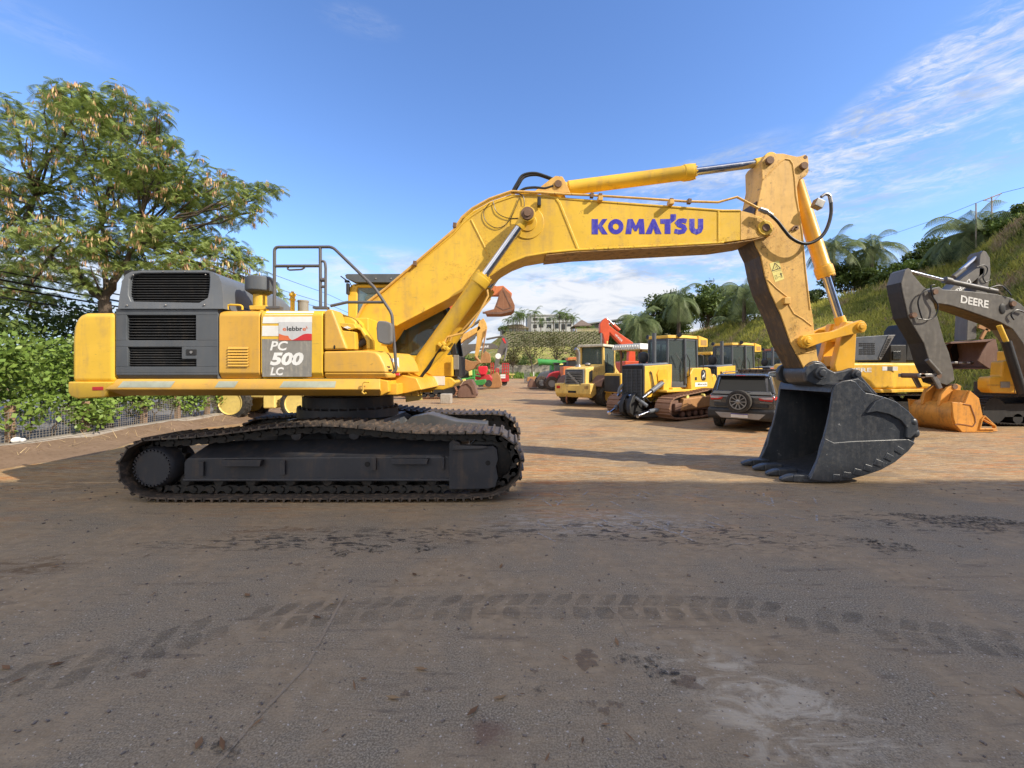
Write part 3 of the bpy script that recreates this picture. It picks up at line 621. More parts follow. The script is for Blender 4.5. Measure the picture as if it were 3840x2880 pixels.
door = gd.build('engine_door', M['grey_panel'], EX, .005, smooth=True)
def slats(c, x0, y0, x1, y1, n, Y, mat, parent, tilt=.5, depth=.06):
    mb = MB()
    for k in range(n):
        yy = y0+(y1-y0)*(k+.5)/n; h = (y1-y0)/n
        (a, b) = XZ(c, Y, (x0, yy-h*.35), (x1, yy+h*.1))
        mb.hull([(a[0], Y+.012, a[1]), (b[0], Y+.012, a[1]), (b[0], Y+.012, a[1]-.008), (a[0], Y+.012, a[1]-.008)], [(a[0], Y+.012+depth, a[1]-depth*tilt*-1), (b[0], Y+.012+depth, a[1]+depth*tilt), (b[0], Y+.012+depth, a[1]+depth*tilt-.008), (a[0], Y+.012+depth, a[1]+depth*tilt-.008)])
    return mb.build('louvre', mat, parent, smooth=False)
slats(cB, 585, 598, 1137, 800, 9, yb+.02, M['louvre'], door, .35); slats(cB, 592, 852, 1138, 1010, 8, yb+.02, M['louvre'], door, .35)
vo = MB(); (a, b_) = XZ(cB, yb+.1, (560, 580), (1160, 1030)); vo.bx(a[0], b_[0], yb+.11, yb+.13, b_[1], a[1]); vo.build('radiator', M['black_void'], door, smooth=False)
la = MB(); (a, b_) = XZ(cB, yb, (1060, 872), (1140, 918)); la.bx(a[0], b_[0], yb-.004, yb+.02, b_[1], a[1]); lat = la.build('latch', M['black'], door, .004)
la = MB(); p = W(*cB(1103, 895), yb); la.cyl((p.x, yb-.014, p.z), (p.x, yb, p.z), .018); la.build('lock', M['steel'], lat)
# hood: grille ring in front, long cover running back over the engine
yh = yb-.02
ring_o = [(515, 548), (532, 420), (548, 330), (575, 278), (620, 252), (700, 243), (1215, 240), (1262, 252), (1320, 290), (1340, 340), (1350, 430), (1356, 548)]
ring_i = [(600, 478), (600, 400), (602, 340), (604, 300), (612, 272), (640, 264), (1205, 262), (1240, 264), (1243, 300), (1240, 380), (1228, 470), (1170, 500)]
ring_i = [(618, 490), (598, 440), (600, 380), (606, 310), (640, 276), (700, 266), (1200, 264), (1238, 266), (1243, 300), (1240, 380), (1226, 462), (1160, 500)]
O = XZ(cB, yh, *ring_o); I = XZ(cB, yh, *ring_i); hd = MB(); n = len(O)
VO = [(x, yh, z) for x, z in O]; VI = [(x, yh, z) for x, z in I]; VJ = [(x, yh+.09, z) for x, z in I]
hd.add(VO+VI+VJ, [(i, (i+1) % n, n+(i+1) % n, n+i) for i in range(n)] + [(n+i, n+(i+1) % n, 2*n+(i+1) % n, 2*n+i) for i in range(n)])
Bk = [(x, 7.3, H+(z-H)*(1.0 if z < 2.75 else .965)) for x, z in O]; Bk2 = [(x, 8.3, min(z, 2.62)) for x, z in O]
k = len(hd.v); hd.add(VO+Bk+Bk2, [(i, (i+1) % n, n+(i+1) % n, n+i) for i in range(n-1)] + [(n+i, n+(i+1) % n, 2*n+(i+1) % n, 2*n+i) for i in range(n-1)] + [tuple(range(2*n, 3*n))])
hood = hd.build('engine_hood', M['grey_hood'], EX, .02, 3, sharp=30)
slats(cB, 612, 280, 1240, 500, 11, yh+.03, M['louvre'], hood, .35)
vo = MB(); (a, b_) = XZ(cB, yh+.12, (560, 240), (1290, 530)); vo.bx(a[0], b_[0], yh+.13, yh+.14, b_[1], a[1]); vo.build('radiator', M['black_void'], hood, smooth=False)
bo = MB()
for x, y in ((590, 522), (898, 520), (1206, 518), (1216, 277), (640, 280), (875, 252), (1050, 252)):
    p = W(*cB(x, y), yh); bo.ball((p.x, yh-.004, p.z), .014 if y > 400 else .01, 8, 5)
for z, y in ((2.62, .25), (2.35, .25)): bo.ball((O[9][0]+.012, yh+y, z), .014, 8, 5)
bo.build('bolt', M['steel'], hood)
ve = MB(); xr = O[9][0]+.012
ve.ball((xr, 6.25, 2.33), (.006, .2, .18)); ve.hull([(xr-.02, 6.15, 2.66), (xr-.02, 7.0, 2.60), (xr-.02, 7.0, 2.54), (xr-.02, 6.2, 2.58)], [(xr+.012, 6.18, 2.65), (xr+.012, 6.98, 2.592), (xr+.012, 6.98, 2.55), (xr+.012, 6.22, 2.585)]); ve.build('hood_vent', M['black'], hood, .004)
# side panels
def side_panel(x0, x1, ytop, rtop, name, mat, yy=yb, bev=.012, y1=None):
    mb = MB(); zT = W(0, ytop, yy).z; z1 = W(0, 1398, yy).z; z0 = W(0, 1419, yy).z; a, b = W(x0, 0, yy).x, W(x1, 0, yy).x
    sec = [(yy+.05, z0), (yy, z1), (yy, zT-rtop), (yy+rtop*.12, zT-rtop*.55), (yy+rtop*.45, zT-rtop*.16), (yy+rtop, zT), (yy+1.0, zT), (yy+1.0, z0)]
    mb.hull([(a, p, z) for p, z in sec], [(b, p, z) for p, z in sec]); return mb.build(name, mat, EX, bev, sharp=30)
p1 = MB()
sp1 = side_panel(820.5, 972.5, 1163, .09, 'side_panel', M['yellow_body'])
bpy.context.view_layer.update()
(a, b_) = XZ(cB, yb, (1393, 850), (1560, 1010)); lv = MB(); lv.bx(a[0], b_[0], yb-.003, yb+.004, b_[1], a[1]); lv.build('vent_opening', M['stained'], sp1, smooth=False)
mb = MB()
for k in range(7):
    zz = a[1]-(a[1]-b_[1])*(k+.08)/7; mb.hull([(a[0]+.005, yb-.004, zz), (b_[0], yb-.004, zz), (b_[0], yb-.004, zz-.006), (a[0]+.005, yb-.004, zz-.006)], [(a[0]+.005, yb-.02, zz-.03), (b_[0], yb-.02, zz-.03), (b_[0], yb-.018, zz-.036), (a[0]+.005, yb-.018, zz-.036)])
mb.build('louvre', M['yellow_body'], sp1, smooth=False)
sp2 = side_panel(977.5, 1209, 1162, .09, 'side_panel', M['yellow'])
yd = yb-.0035
def flat(c, pts, Y, name, mat, parent, th=.002):
    mb = MB(); mb.prism(XZ(c, Y, *pts), Y, Y+th); return mb.build(name, mat, parent, smooth=False)
for q in ([(1675, 612), (2063, 610), (2063, 664), (1668, 664)], [(1666, 684), (1797, 684), (1797, 766), (1664, 766)]): flat(cB, q, yd, 'white_stripe', M['white'], sp2)
q = XZ(cB, yb, (1690, 571), (2072, 570), (2068, 597), (1684, 598)); mb = MB(); mb.add([(q[0][0], yb+.033, W(0, 1166.5, yb).z), (q[1][0], yb+.033, W(0, 1166.5, yb).z), (q[2][0], yb+.004, q[2][1]), (q[3][0], yb+.004, q[3][1])], [(0, 1, 2, 3)]); mb.build('white_stripe', M['white'], sp2, smooth=False, solid=False)
mp = flat(cB, [(1664, 790), (2062, 790), (2060, 1090), (1667, 1090)], yd, 'model_plate', M['sticker_grey'], sp2)
mb = MB()
for txt, xa, xb, ya, ybt, bo_ld in (('PC', 1728, 1872, 882, 806, .028), ('500', 1728, 1997, 1001, 896, .05), ('LC', 1730, 1840, 1080, 1014, .04)):
    lettering(mb, txt, (W(*cB(xa, ya), yd).x, yd-.002, W(*cB(xa, ya), yd).z), (W(*cB(xb, ya), yd).x, yd-.002, W(*cB(xb, ya), yd).z), (W(*cB(xa, ybt), yd).x, yd-.002, W(*cB(xa, ybt), yd).z), bo_ld, .22)
mb.build('lettering', M['white'], mp, smooth=False, solid=False)
def dealer_sticker(parent, c, x0, y0, x1, y1, Y, small=False):
    fx = lambda u: x0+(x1-x0)*u; fy = lambda v: y0+(y1-y0)*v
    s = flat(c, [(fx(0), fy(0)), (fx(1), fy(0)), (fx(1), fy(1)), (fx(0), fy(1))], Y-.003, 'dealer_sticker', M['white'] if small else paint('dealer_sticker_white', (.60, .61, .62), .45, dirt_amt=.3), parent)
    Yq = Y-.0045
    mb = MB(); cv = [(.40, .98), (.48, .93), (.56, .86), (.64, .77), (.72, .69), (.80, .645), (.88, .63), (1, .645), (1, 1), (.40, 1)]
    mb.add([(x, Yq, z) for x, z in XZ(c, Yq, *[(fx(u), fy(v)) for u, v in cv])], [tuple(range(len(cv)))]); mb.build('red_wave', M['red'], s, smooth=False, solid=False)
    mb = MB(); cv = [(0, .64), (.06, .67), (.14, .72), (.20, .74), (.28, .75), (.30, .80), (.31, .87), (.35, .92), (.40, .98), (.40, 1), (0, 1)]
    mb.add([(x, Yq, z) for x, z in XZ(c, Yq, *[(fx(u), fy(v)) for u, v in cv])], [tuple(range(len(cv)))]); mb.build('orange_wave', M['orange_st'], s, smooth=False, solid=False)
    def word(txt, u0, u1, va, vb, mat):
        mb = MB(); A = W(*c(fx(u0), fy(va)), Yq); B = W(*c(fx(u1), fy(va)), Yq); C_ = W(*c(fx(u0), fy(vb)), Yq); lettering(mb, txt, A, B, C_, .018); mb.build('lettering', mat, s, smooth=False, solid=False)
    if small: word('elebbre', .1, .92, .42, .22, M['ink']); return s
    word('e', .12, .225, .485, .325, M['orange_st']); word('lebbr', .245, .715, .485, .245, M['ink']); word('e', .72, .82, .485, .325, M['orange_st'])
    mb = MB(); mb.ribbon(XZ(c, Yq, (fx(.80), fy(.40)), (fx(.845), fy(.30)), (fx(.875), fy(.36))), .006, Yq-.001, Yq); mb.ribbon(XZ(c, Yq, (fx(.83), fy(.23)), (fx(.86), fy(.33))), .006, Yq-.001, Yq); mb.build('emblem', M['orange_st'], s, smooth=False)
    return s
dealer_sticker(sp2, cB, 1798, 653, 2062, 801, yd)
# tank, tool box and steps at the front right
zf = lambda y: W(0, y, yb).z; xf_ = lambda x: W(x, 0, yb).x
tk = MB(); S0 = XZ(c3, yb, (868, 1418), (868, 1020), (905, 995), (950, 990), (1110, 1412)); S1 = XZ(c3, yb, (868, 1418), (868, 1020), (905, 995), (1000, 1005), (1130, 1412))
tk.hull([(x, yb, z) for x, z in S0], [(x, yb+.22, z+.0) for x, z in S1]); 
tank = tk.build('fuel_tank', M['yellow_body'], EX, .035, 3, sharp=25)
t2 = MB(); t2.prism(XZ(c3, yb+.2, (905, 1412), (905, 1015), (1010, 1025), (1150, 1075), (1200, 1120), (1225, 1412)), yb+.22, yb+.75); t2.build('tank_step_housing', M['yellow'], EX, .03, 3, sharp=25)
ho = MB(); p = W(*c3(980, 1387), yb); ho.ball((p.x, yb-.002, p.z), (.012, .006, .028)); ho.build('hole', M['black_void'], tank)
tr_ = MB(); a = XZ(c3, yb+.1, (1030, 1135), (1190, 1150), (1215, 1195), (1140, 1215), (1030, 1160)); tr_.hull([(x, yb+.06, z) for x, z in a], [(x, yb+.4, z+.03) for x, z in a]); tr_.build('step_tread', M['yellow'], EX, .006)
for k in range(2):
    mb = MB(); a = XZ(c3, yb+.055, (1072+22*k, 1182-6*k), (1116+22*k, 1198-6*k), (1128+22*k, 1190-6*k), (1088+22*k, 1174-6*k)); mb.prism(a, yb+.055, yb+.062); mb.build('tread_slot', M['white'], EX, smooth=False)
rs = MB(); rs.prism(XZ(c3, yb+.06, (1095, 1412), (1060, 1215), (1195, 1230), (1200, 1412)), yb+.05, yb+.3); rs.build('step_riser', M['yellow'], EX, .012)
br = MB(); br.prism(XZ(c3, yb+.3, (1190, 1190), (1240, 1180), (1290, 1200), (1350, 1300), (1380, 1330), (1385, 1412), (1210, 1412)), yb+.30, yb+.36)
br.prism(XZ(c3, yb+.25, (1225, 1180), (1290, 1190), (1355, 1290), (1380, 1320), (1383, 1412), (1345, 1412), (1340, 1330), (1280, 1225), (1225, 1200)), yb+.12, yb+.36); br.build('lamp_bracket', M['yellow'], EX, .012)
lp = MB(); a = W(*c3(1210, 1375), yb+.2); b_ = W(*c3(1320, 1310), yb+.3); lp.cyl(a, b_, .045, .05); lp.build('work_lamp', M['grey_panel'], EX, .004)
tb = MB(); A = XZ(c3, yb, (868, 1655), (868, 1432), (1310, 1425), (1400, 1437), (1445, 1480), (1490, 1570), (1512, 1655)); zbt = zf(1419); zcr = zf(1398)
A = [(x, z) for x, z in A]; A[0] = (A[0][0], zcr); A[-1] = (A[-1][0], zcr)
tb.hull([(x, yb-.004, z) for x, z in A], [(x+(.10 if i > 2 else 0), yb+.16, z+(.015 if 0 < i < 6 else 0)) for i, (x, z) in enumerate(A)])
tb.hull([(A[0][0], yb-.004, zcr), (A[-1][0], yb-.004, zcr), (A[-1][0]+.1, yb+.16, zcr), (A[0][0], yb+.16, zcr)], [(A[0][0], yb+.045, zbt), (A[-1][0], yb+.045, zbt), (A[-1][0]+.1, yb+.16, zbt), (A[0][0], yb+.16, zbt)])
A2 = [(x+(.10 if i > 2 else 0), z) for i, (x, z) in enumerate(A)]
tb.hull([(x, yb+.16, z) for x, z in A2], [(x+(.20 if i > 2 else 0), yb+.75, z) for i, (x, z) in enumerate(A2)])
tbox = tb.build('tool_box', M['yellow_body'], EX, .025, 3, sharp=28)
for k, (ya, ybb) in enumerate(((1558, 1578), (1590, 1610), (1622, 1642))):
    mb = MB(); p0 = W(*c3(1512, ya), yb+.08); mb.obox((A[4][0]+.075+.028*k, yb+.06, p0.z-.005), (.05, .012, .022), Matrix.Rotation(R(50), 3, 'Z')); mb.build('vent', M['black_void'], tbox, smooth=False)
mb = MB(); 
def on_front(u, v): return (A[4][0]+.095+.10*u, yb+.115+.13*u, zf(1345)+(zf(1408)-zf(1345))*v)
q = [on_front(0, 0), on_front(1, -.1), on_front(1.1, 1), on_front(.2, 1)]; mb.add(q, [(0, 1, 2, 3)]); stf = mb.build('sticker', M['white'], tbox, smooth=False, solid=False)
mb = MB(); q = [on_front(.22, .8), on_front(.5, .68), on_front(.55, .86), on_front(1.09, .80), on_front(1.1, 1), on_front(.2, 1)]; mb.add([(x-.002, y-.003, z) for x, y, z in q], [tuple(range(6))]); mb.build('sticker_wave', M['red'], stf, smooth=False, solid=False)
# front corner of the revolving frame, tie-down hook, boom cylinder trunnions
fc = MB(); fc.prism(XZ(px_, yb+.02, (1424, 1422), (1455, 1428), (1458, 1470), (1425, 1486)), yb+.02, yb+.5)
fc.prism(XZ(px_, yb+.4, (1400, 1400), (1500, 1404), (1560, 1418), (1580, 1462), (1520, 1476), (1420, 1482)), yb+.42, 8.2)
fc.build('frame_front', M['orange_yellow'], EX, .015)
hk = MB(); hp = [(1385, 1432), (1366, 1432), (1360, 1440), (1362, 1462), (1358, 1470), (1366, 1477), (1373, 1473)]
hk.tube([W(x, y, yb-.08) for x, y in hp], .012, 8); hk.build('tie_hook', M['yellow'], EX)
boomY0, boomY1 = 6.9, 7.5
for yy in (6.60, 7.66):
    tn = MB(); p = W(1530, 1430, 6.68)
    for dy in (-.07, .13): tn.prism([(p.x-.20, p.z-.22), (p.x-.16, p.z-.02), (p.x-.07, p.z+.10), (p.x+.06, p.z+.11), (p.x+.13, p.z+.02), (p.x+.2, p.z-.22)], yy+dy, yy+dy+.05)
    tn.cyl((p.x, yy-.10, p.z), (p.x, yy+.22, p.z), .062); tn.cyl((p.x, yy-.11, p.z), (p.x, yy-.08, p.z), .10)
    tn.build('cylinder_bracket', M['yellow'], EX, .008)

# boom
BM = [c3(1290, 960), (1424, 1100), (1700, 877), (1733, 839), (1765, 812), (1810, 783), (1863, 757), (1928, 735), (1990, 729), (2080, 742), (2400, 767), (2709, 790), (2777, 790), (2821, 802), (2857, 816), (2893, 836), (2906, 854), (2903, 869), (2890, 883), (2814, 896), (2714, 909), (2459, 923), (2161, 937), (2053, 947), (1971, 961), (1917, 982), (1879, 1004), (1846, 1028), (1769, 1072), (1483, 1221), c3(1560, 1250), c3(1460, 1370), c3(1380, 1385), c3(1270, 1330), c3(1190, 1150), c3(1240, 1040)]
P = XZ(px_, boomY0, *BM)
mb = MB(); mb.prism(P, boomY0, boomY1)
n = len(P)
# flanges (top and bottom plates stand proud of the side plates) and stiffener ribs
def flange(i0, i1, wd, out):
    path = [P[k % n] for k in range(i0, i1+1)]; mb.ribbon(path, wd, boomY0-out, boomY1+out)
flange(1, 12, .035, .012); flange(20, 29, .035, .012)
def rib(pts, wd, c=c5, Y=boomY0, h=.012): mb.ribbon(XZ(c, Y, *pts), wd, Y-h, Y+.01)
rib([(712, 268), (735, 300), (862, 618)], .045); rib([(122, 412), (250, 668)], .03); rib([(1832, 352), (1832, 568)], .03)
p = W(*c5(512, 432), boomY0)
mb.cyl((p.x, boomY0-.015, p.z), (p.x, boomY0+.02, p.z), .27, seg=40); mb.cyl((p.x, boomY0-.03, p.z), (p.x, boomY0, p.z), .15, seg=32)
q = W(2868, 856, boomY0); mb.cyl((q.x, boomY0-.03, q.z), (q.x, boomY0+.01, q.z), .12, seg=28)
# tip cheeks flare outwards
boom = mb.build('boom', M['yellow'], EX, .010, sharp=35)
for a, (rr, dy) in ((W(2868, 856, boomY0), (.062, -.05)),):
    mb = MB(); mb.cyl((a.x, boomY0+dy, a.z), (a.x, boomY1-dy, a.z), rr, seg=24); mb.build('pin', M['pin'], boom, .008)
# stained patches at the nose
nose = MB(); nose.prism(XZ(c5, boomY0, (1985, 350), (2070, 372), (2160, 440), (2222, 462), (2226, 492), (2196, 520), (2060, 543), (1985, 555)), boomY0-.006, boomY0+.01); nose.build('nose_plate', M['yellow_worn'], boom, .004)
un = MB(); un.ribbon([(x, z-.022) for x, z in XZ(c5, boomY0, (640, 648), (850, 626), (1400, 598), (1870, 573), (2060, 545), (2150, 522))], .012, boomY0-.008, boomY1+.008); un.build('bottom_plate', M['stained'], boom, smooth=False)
# lettering on the boom, drawn as shapes
LY = boomY0-.004
lt = MB()
def poly(*pts): lt.prism(XZ(c5, LY, *pts), LY, LY+.003)
poly((957, 408), (1000, 408), (1000, 452), (1030, 408), (1066, 407), (1030, 456), (1068, 513), (1030, 513), (1000, 468), (1000, 513), (957, 513))
lt.ribbon(XZ(c5, LY, *[(1124+37*math.cos(2*math.pi*k/28), 460+37*math.sin(2*math.pi*k/28)) for k in range(28)]), 31/1.8433*LY/F, LY, LY+.003, True)
poly((1190, 511), (1206, 408), (1240, 407), (1262, 455), (1284, 407), (1316, 407), (1324, 511), (1286, 511), (1283, 462), (1268, 492), (1254, 492), (1236, 462), (1230, 511))
poly((1328, 511), (1376, 407), (1394, 407), (1440, 511), (1398, 511), (1384, 470), (1370, 511))
poly((1432, 408), (1502, 407), (1502, 374), (1540, 374), (1540, 410), (1502, 440), (1502, 510), (1462, 510), (1462, 440), (1432, 440))
lt.ribbon(XZ(c5, LY, (1612, 424), (1590, 418), (1562, 421), (1550, 434), (1560, 448), (1592, 460), (1600, 476), (1590, 492), (1562, 498), (1530, 490)), 31/1.8433*LY/F, LY, LY+.003)
lt.ribbon(XZ(c5, LY, (1650, 406), (1650, 470), (1660, 488), (1682, 497), (1702, 488), (1710, 470), (1710, 406)), 35/1.8433*LY/F, LY, LY+.003)
lt.build('lettering', M['logo_blue'], boom, smooth=False)
lt = MB()
# pipes along the boom top, their clamps, hoses
YP = boomY0-.03
pipe1 = [c3(1190, 1130), c3(1290, 940), c3(1520, 770), c3(2212, 175), c5(60, 395), c5(130, 335), c5(250, 268), c5(400, 216), c5(560, 222), c5(760, 235), c5(940, 243), c5(1300, 265), c5(1600, 286), c5(1830, 292), c5(1960, 256), c5(2130, 345)]
mb = MB(); mb.tube([W(*q, YP) for q in pipe1], .020, 8); mb.build('hydraulic_pipe', M['yellow_worn'], boom)
for dz, dy, k1 in ((.03, .12, 9), (.045, .28, 10)):
    mb = MB(); mb.tube([W(*q, YP)+Vector((0, dy, dz)) for q in pipe1[:k1]], .022, 8); mb.build('hydraulic_pipe', M['yellow'], boom)
for q in (c5(957, 246), c5(1015, 250), c5(1505, 284), c5(1630, 287), c3(1815, 520), c5(10, 452)):
    mb = MB(); a = W(*q, YP); mb.obox(a, (.055, .07, .075), Matrix.Rotation(R(6), 3, 'Y')); mb.build('pipe_clamp', M['pin'], boom, .004)
for q in (c5(1012, 285), c5(1500, 310)):
    mb = MB(); a = W(*q, boomY0-.04); mb.bx(a.x-.035, a.x+.035, boomY0-.12, boomY0+.02, a.z-.012, a.z+.06); mb.build('pipe_bracket', M['yellow_worn'], boom, .004)
mb = MB(); a = W(*c5(592, 292), boomY0-.08); mb.bx(a.x-.025, a.x+.03, boomY0-.14, boomY0-.02, a.z-.07, a.z+.07); mb.build('boom_lamp', M['black'], boom, .008)
mb = MB(); mb.tube(curve_pts([W(*c5(x, y), boomY0-.02) for x, y in ((275, 285), (300, 360), (370, 400), (450, 402))], 16), .006, 6); mb.tube(curve_pts([W(*c5(x, y), boomY0-.02) for x, y in ((455, 265), (420, 350), (370, 440), (300, 470), (230, 430), (210, 360), (250, 300))], 24), .006, 6); mb.tube(curve_pts([W(*c5(x, y), boomY0-.025) for x, y in ((400, 225), (480, 245), (490, 340))], 10), .007, 6); mb.build('grease_line', M['hose'], boom)
for off in ((0, 0, 7.1), (14, 22, 7.25), (60, 90, 7.0)):
    mb = MB(); pts = [(400, 232), (440, 160), (480, 105), (560, 90), (640, 112), (735, 150)] if off[0] < 50 else [(460, 215), (500, 196), (560, 190), (610, 195), (640, 195), (690, 180)]
    mb.tube(curve_pts([W(*c5(x+off[0]*.8 if off[0] < 50 else x, y+off[1]*.6 if off[0] < 50 else y), off[2]) for x, y in pts], 26), .021, 10); mb.build('hydraulic_hose', M['hose'], boom)
# cylinders
def cylinder(p0, p1, frac, rb, rr, name, mat, parent, gland=1.18, eye=1.3, yw=.12, start=.05):
    p0, p1 = Vector(p0), Vector(p1); d = p1-p0; L = d.length; u = d.normalized()
    mb = MB(); mb.lathe([(rb*.8, 0), (rb, .02), (rb, L*(frac-start)-.22), (rb*1.05, L*(frac-start)-.21), (rb*1.05, L*(frac-start)-.19), (rb*gland*.98, L*(frac-start)-.18), (rb*gland, L*(frac-start)-.17), (rb*gland, L*(frac-start)-.05), (rb*gland*.97, L*(frac-start)-.045), (rb*gland*.97, L*(frac-start)-.01), (rb*.8, L*(frac-start))], p0+u*L*start, u, 28)
    mb.cyl(p0-Vector((0, yw, 0)), p0+Vector((0, yw, 0)), rb*eye*.95, seg=24); mb.cyl(p0, p0+u*L*start*1.2, rb*.85)
    t = Vector((0, 1, 0)).cross(u); g = p0+u*L*frac
    for k in range(10):
        an = 2*math.pi*k/10; v = (t*math.cos(an)+Vector((0, 1, 0))*math.sin(an))*rb*gland*.86; mb.cyl(g+v-u*.02, g+v+u*.015, .013, seg=6)
    c = mb.build(name, mat, parent)
    mb = MB(); mb.cyl(p0+u*L*(frac-.01), p1-u*rb*.9, rr, seg=22); mb.build('rod', M['chrome'], c)
    mb = MB(); mb.cyl(p1-Vector((0, yw*.9, 0)), p1+Vector((0, yw*.9, 0)), rb*1.0, seg=24); mb.cyl(p1-u*rb*1.9, p1-u*rb*.4, rr*1.25, rr*1.45, seg=20); mb.build('rod_eye', mat, c, .006)
    return c
pb = W(1530, 1430, 6.68); pt = W(1977, 809, 6.68)
for yy in (6.68, 7.72):
    cylinder((pb.x, yy, pb.z), (pt.x, yy, pt.z), .64, .122, .064, 'boom_cylinder', M['yellow'], EX, yw=.10)
mb = MB(); mb.cyl((pt.x, 6.54, pt.z), (pt.x, 7.86, pt.z), .058, seg=22); mb.cyl((pt.x, 6.56, pt.z), (pt.x, 6.60, pt.z), .10, seg=24); mb.build('pin', M['pin'], boom, .006)
# feed pipes along the near boom cylinder
mb = MB(); mb.tube([W(*q, 6.62) for q in (c4_(1560, 800), c4_(1590, 730), c4_(1760, 690), c4_(1860, 600), c4_(2020, 300), c4_(2010, 240))], .016, 8)
mb.tube([W(*q, 6.80) for q in (c4_(1600, 820), c4_(1640, 720), c4_(1700, 690), c4_(1760, 650), c4_(2045, 330))], .014, 8)
mb.build('cylinder_pipe', M['yellow_worn'], EX)
mb = MB(); mb.cyl(W(*c4_(1330, 1100), 6.82), W(*c4_(1640, 780), 6.82), .045, seg=14); mb.build('cylinder_guard', M['yellow'], EX)
mb = MB(); mb.tube(curve_pts([W(*q, 6.66) for q in (c4_(1290, 1190), c4_(1340, 1110), c4_(1400, 1040), c4_(1470, 900), c4_(1530, 850))], 16), .034, 10); mb.build('hydraulic_hose', M['hose'], EX)
mb = MB()
for x, y in ((1520, 810), (1570, 840), (1600, 850), (1560, 800)): mb.obox(W(*c4_(x, y), 6.58), (.07, .06, .05), Matrix.Rotation(R(40), 3, 'Y'))
mb.build('pipe_fitting', M['yellow'], EX, .008)
mb = MB(); mb.tube([W(*q, 6.5) for q in (c4_(1130, 1100), c4_(1260, 950))], .016, 8); mb.build('drain_pipe', M['yellow'], EX)

# arm
AY0, AY1 = 6.95, 7.45
AR = [d1(600, 290), d1(622, 252), d1(650, 226), d1(700, 210), d1(820, 208), d1(960, 240), d1(1005, 235), d1(1050, 218), d1(1078, 238), d1(1086, 300), d1(1085, 400), d1(1060, 440), d1(985, 480), d1(965, 560), d1(990, 820), d1(1030, 1050), d1(1060, 1400), d2(625, 250), d2(640, 330), d2(655, 470), d2(672, 610), d2(690, 690), d2(700, 740), d2(665, 785), d2(610, 770), d2(580, 700), d2(540, 620), d2(490, 530), d2(420, 330), d2(345, 170), d2(310, 60), d1(590, 1270), d1(540, 1170), d1(515, 1100), d1(500, 980), d1(545, 790), d1(560, 720), d1(605, 490)]
P = XZ(px_, AY0, *AR); mb = MB(); mb.prism(P, AY0, AY1)
mb.ribbon(XZ(px_, AY0, d1(610, 480), d1(800, 290), d1(840, 265), d1(890, 275), d1(920, 320), d1(940, 470), d1(952, 640), d1(985, 820), d1(1020, 1050), d1(1050, 1400), d2(622, 300)), .022, AY0-.010, AY0+.01)
mb.ribbon(XZ(px_, AY0, d2(330, 90), d2(390, 150), d2(465, 210), d2(478, 270), d2(510, 325), d2(570, 360), d2(635, 410)), .02, AY0-.010, AY0+.01)
mb.ribbon(XZ(px_, AY0, d2(520, 600), d2(570, 600), d2(640, 590)), .018, AY0-.008, AY0+.01)
arm = mb.build('arm', M['yellow_worn'], EX, .008, sharp=35)
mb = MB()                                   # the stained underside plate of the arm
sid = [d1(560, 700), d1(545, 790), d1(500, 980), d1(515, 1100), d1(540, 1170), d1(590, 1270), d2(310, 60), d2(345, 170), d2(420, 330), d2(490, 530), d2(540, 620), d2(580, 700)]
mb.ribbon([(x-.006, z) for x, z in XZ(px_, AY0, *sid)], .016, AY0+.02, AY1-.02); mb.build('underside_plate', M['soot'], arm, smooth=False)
for q, r_, d in ((d1(672, 290), .065, .05), (d1(1025, 345), .06, .05)):
    mb = MB(); a = W(*q, AY0); mb.cyl((a.x, AY0-d, a.z), (a.x, AY1+d, a.z), r_, seg=24); mb.build('pin', M['pin'], arm, .008)
mb = MB(); a = W(*d1(1052, 246), AY0); mb.cyl((a.x, AY0-.004, a.z), (a.x, AY0+.002, a.z), .028); mb.build('hole', M['rust_brown'], arm, smooth=False)
mb = MB(); a = W(*d2(452, 240), AY0); mb.bx(a.x-.05, a.x+.05, AY0-.06, AY0+.01, a.z-.05, a.z+.06); mb.build('stop_block', M['yellow_worn'], arm, .01)
mb = MB(); mb.ribbon(XZ(d1, AY0-.01, (905, 1010), (935, 965), (965, 965), (970, 990), (940, 1000)), .02, AY0-.03, AY0); mb.build('hose_clip', M['pin'], arm, smooth=False)
# warning sticker with its two pictograms
ws = MB(); ws.prism(XZ(d1, AY0-.002, (678, 1350), (775, 1318), (832, 1510), (738, 1543)), AY0-.003, AY0-.0005); wst = ws.build('warning_sticker', M['warn'], arm, smooth=False)
mb = MB(); Yk = AY0-.0045
mb.ribbon(XZ(d1, Yk, (710, 1427), (735, 1345), (793, 1398)), .011, Yk, Yk+.001, True)
mb.ribbon(XZ(d1, Yk, (718, 1440), (800, 1414)), .003, Yk, Yk+.001)
mb.ribbon(XZ(d1, Yk, (735, 1475), (752, 1470), (760, 1508), (743, 1513)), .004, Yk, Yk+.001, True); mb.ribbon(XZ(d1, Yk, (762, 1492), (788, 1484)), .005, Yk, Yk+.001)
mb.ribbon(XZ(d1, Yk, (795, 1448), (801, 1470)), .016, Yk, Yk+.001); mb.ribbon(XZ(d1, Yk, (786, 1462), (812, 1452)), .006, Yk, Yk+.001); mb.ribbon(XZ(d1, Yk, (798, 1468), (800, 1498)), .006, Yk, Yk+.001); mb.ribbon(XZ(d1, Yk, (804, 1466), (812, 1494)), .006, Yk, Yk+.001)
mb.ribbon(XZ(d1, Yk, (735, 1405), (750, 1375), (765, 1400), (748, 1410)), .005, Yk, Yk+.001); mb.build('pictogram', M['ink'], wst, smooth=False)
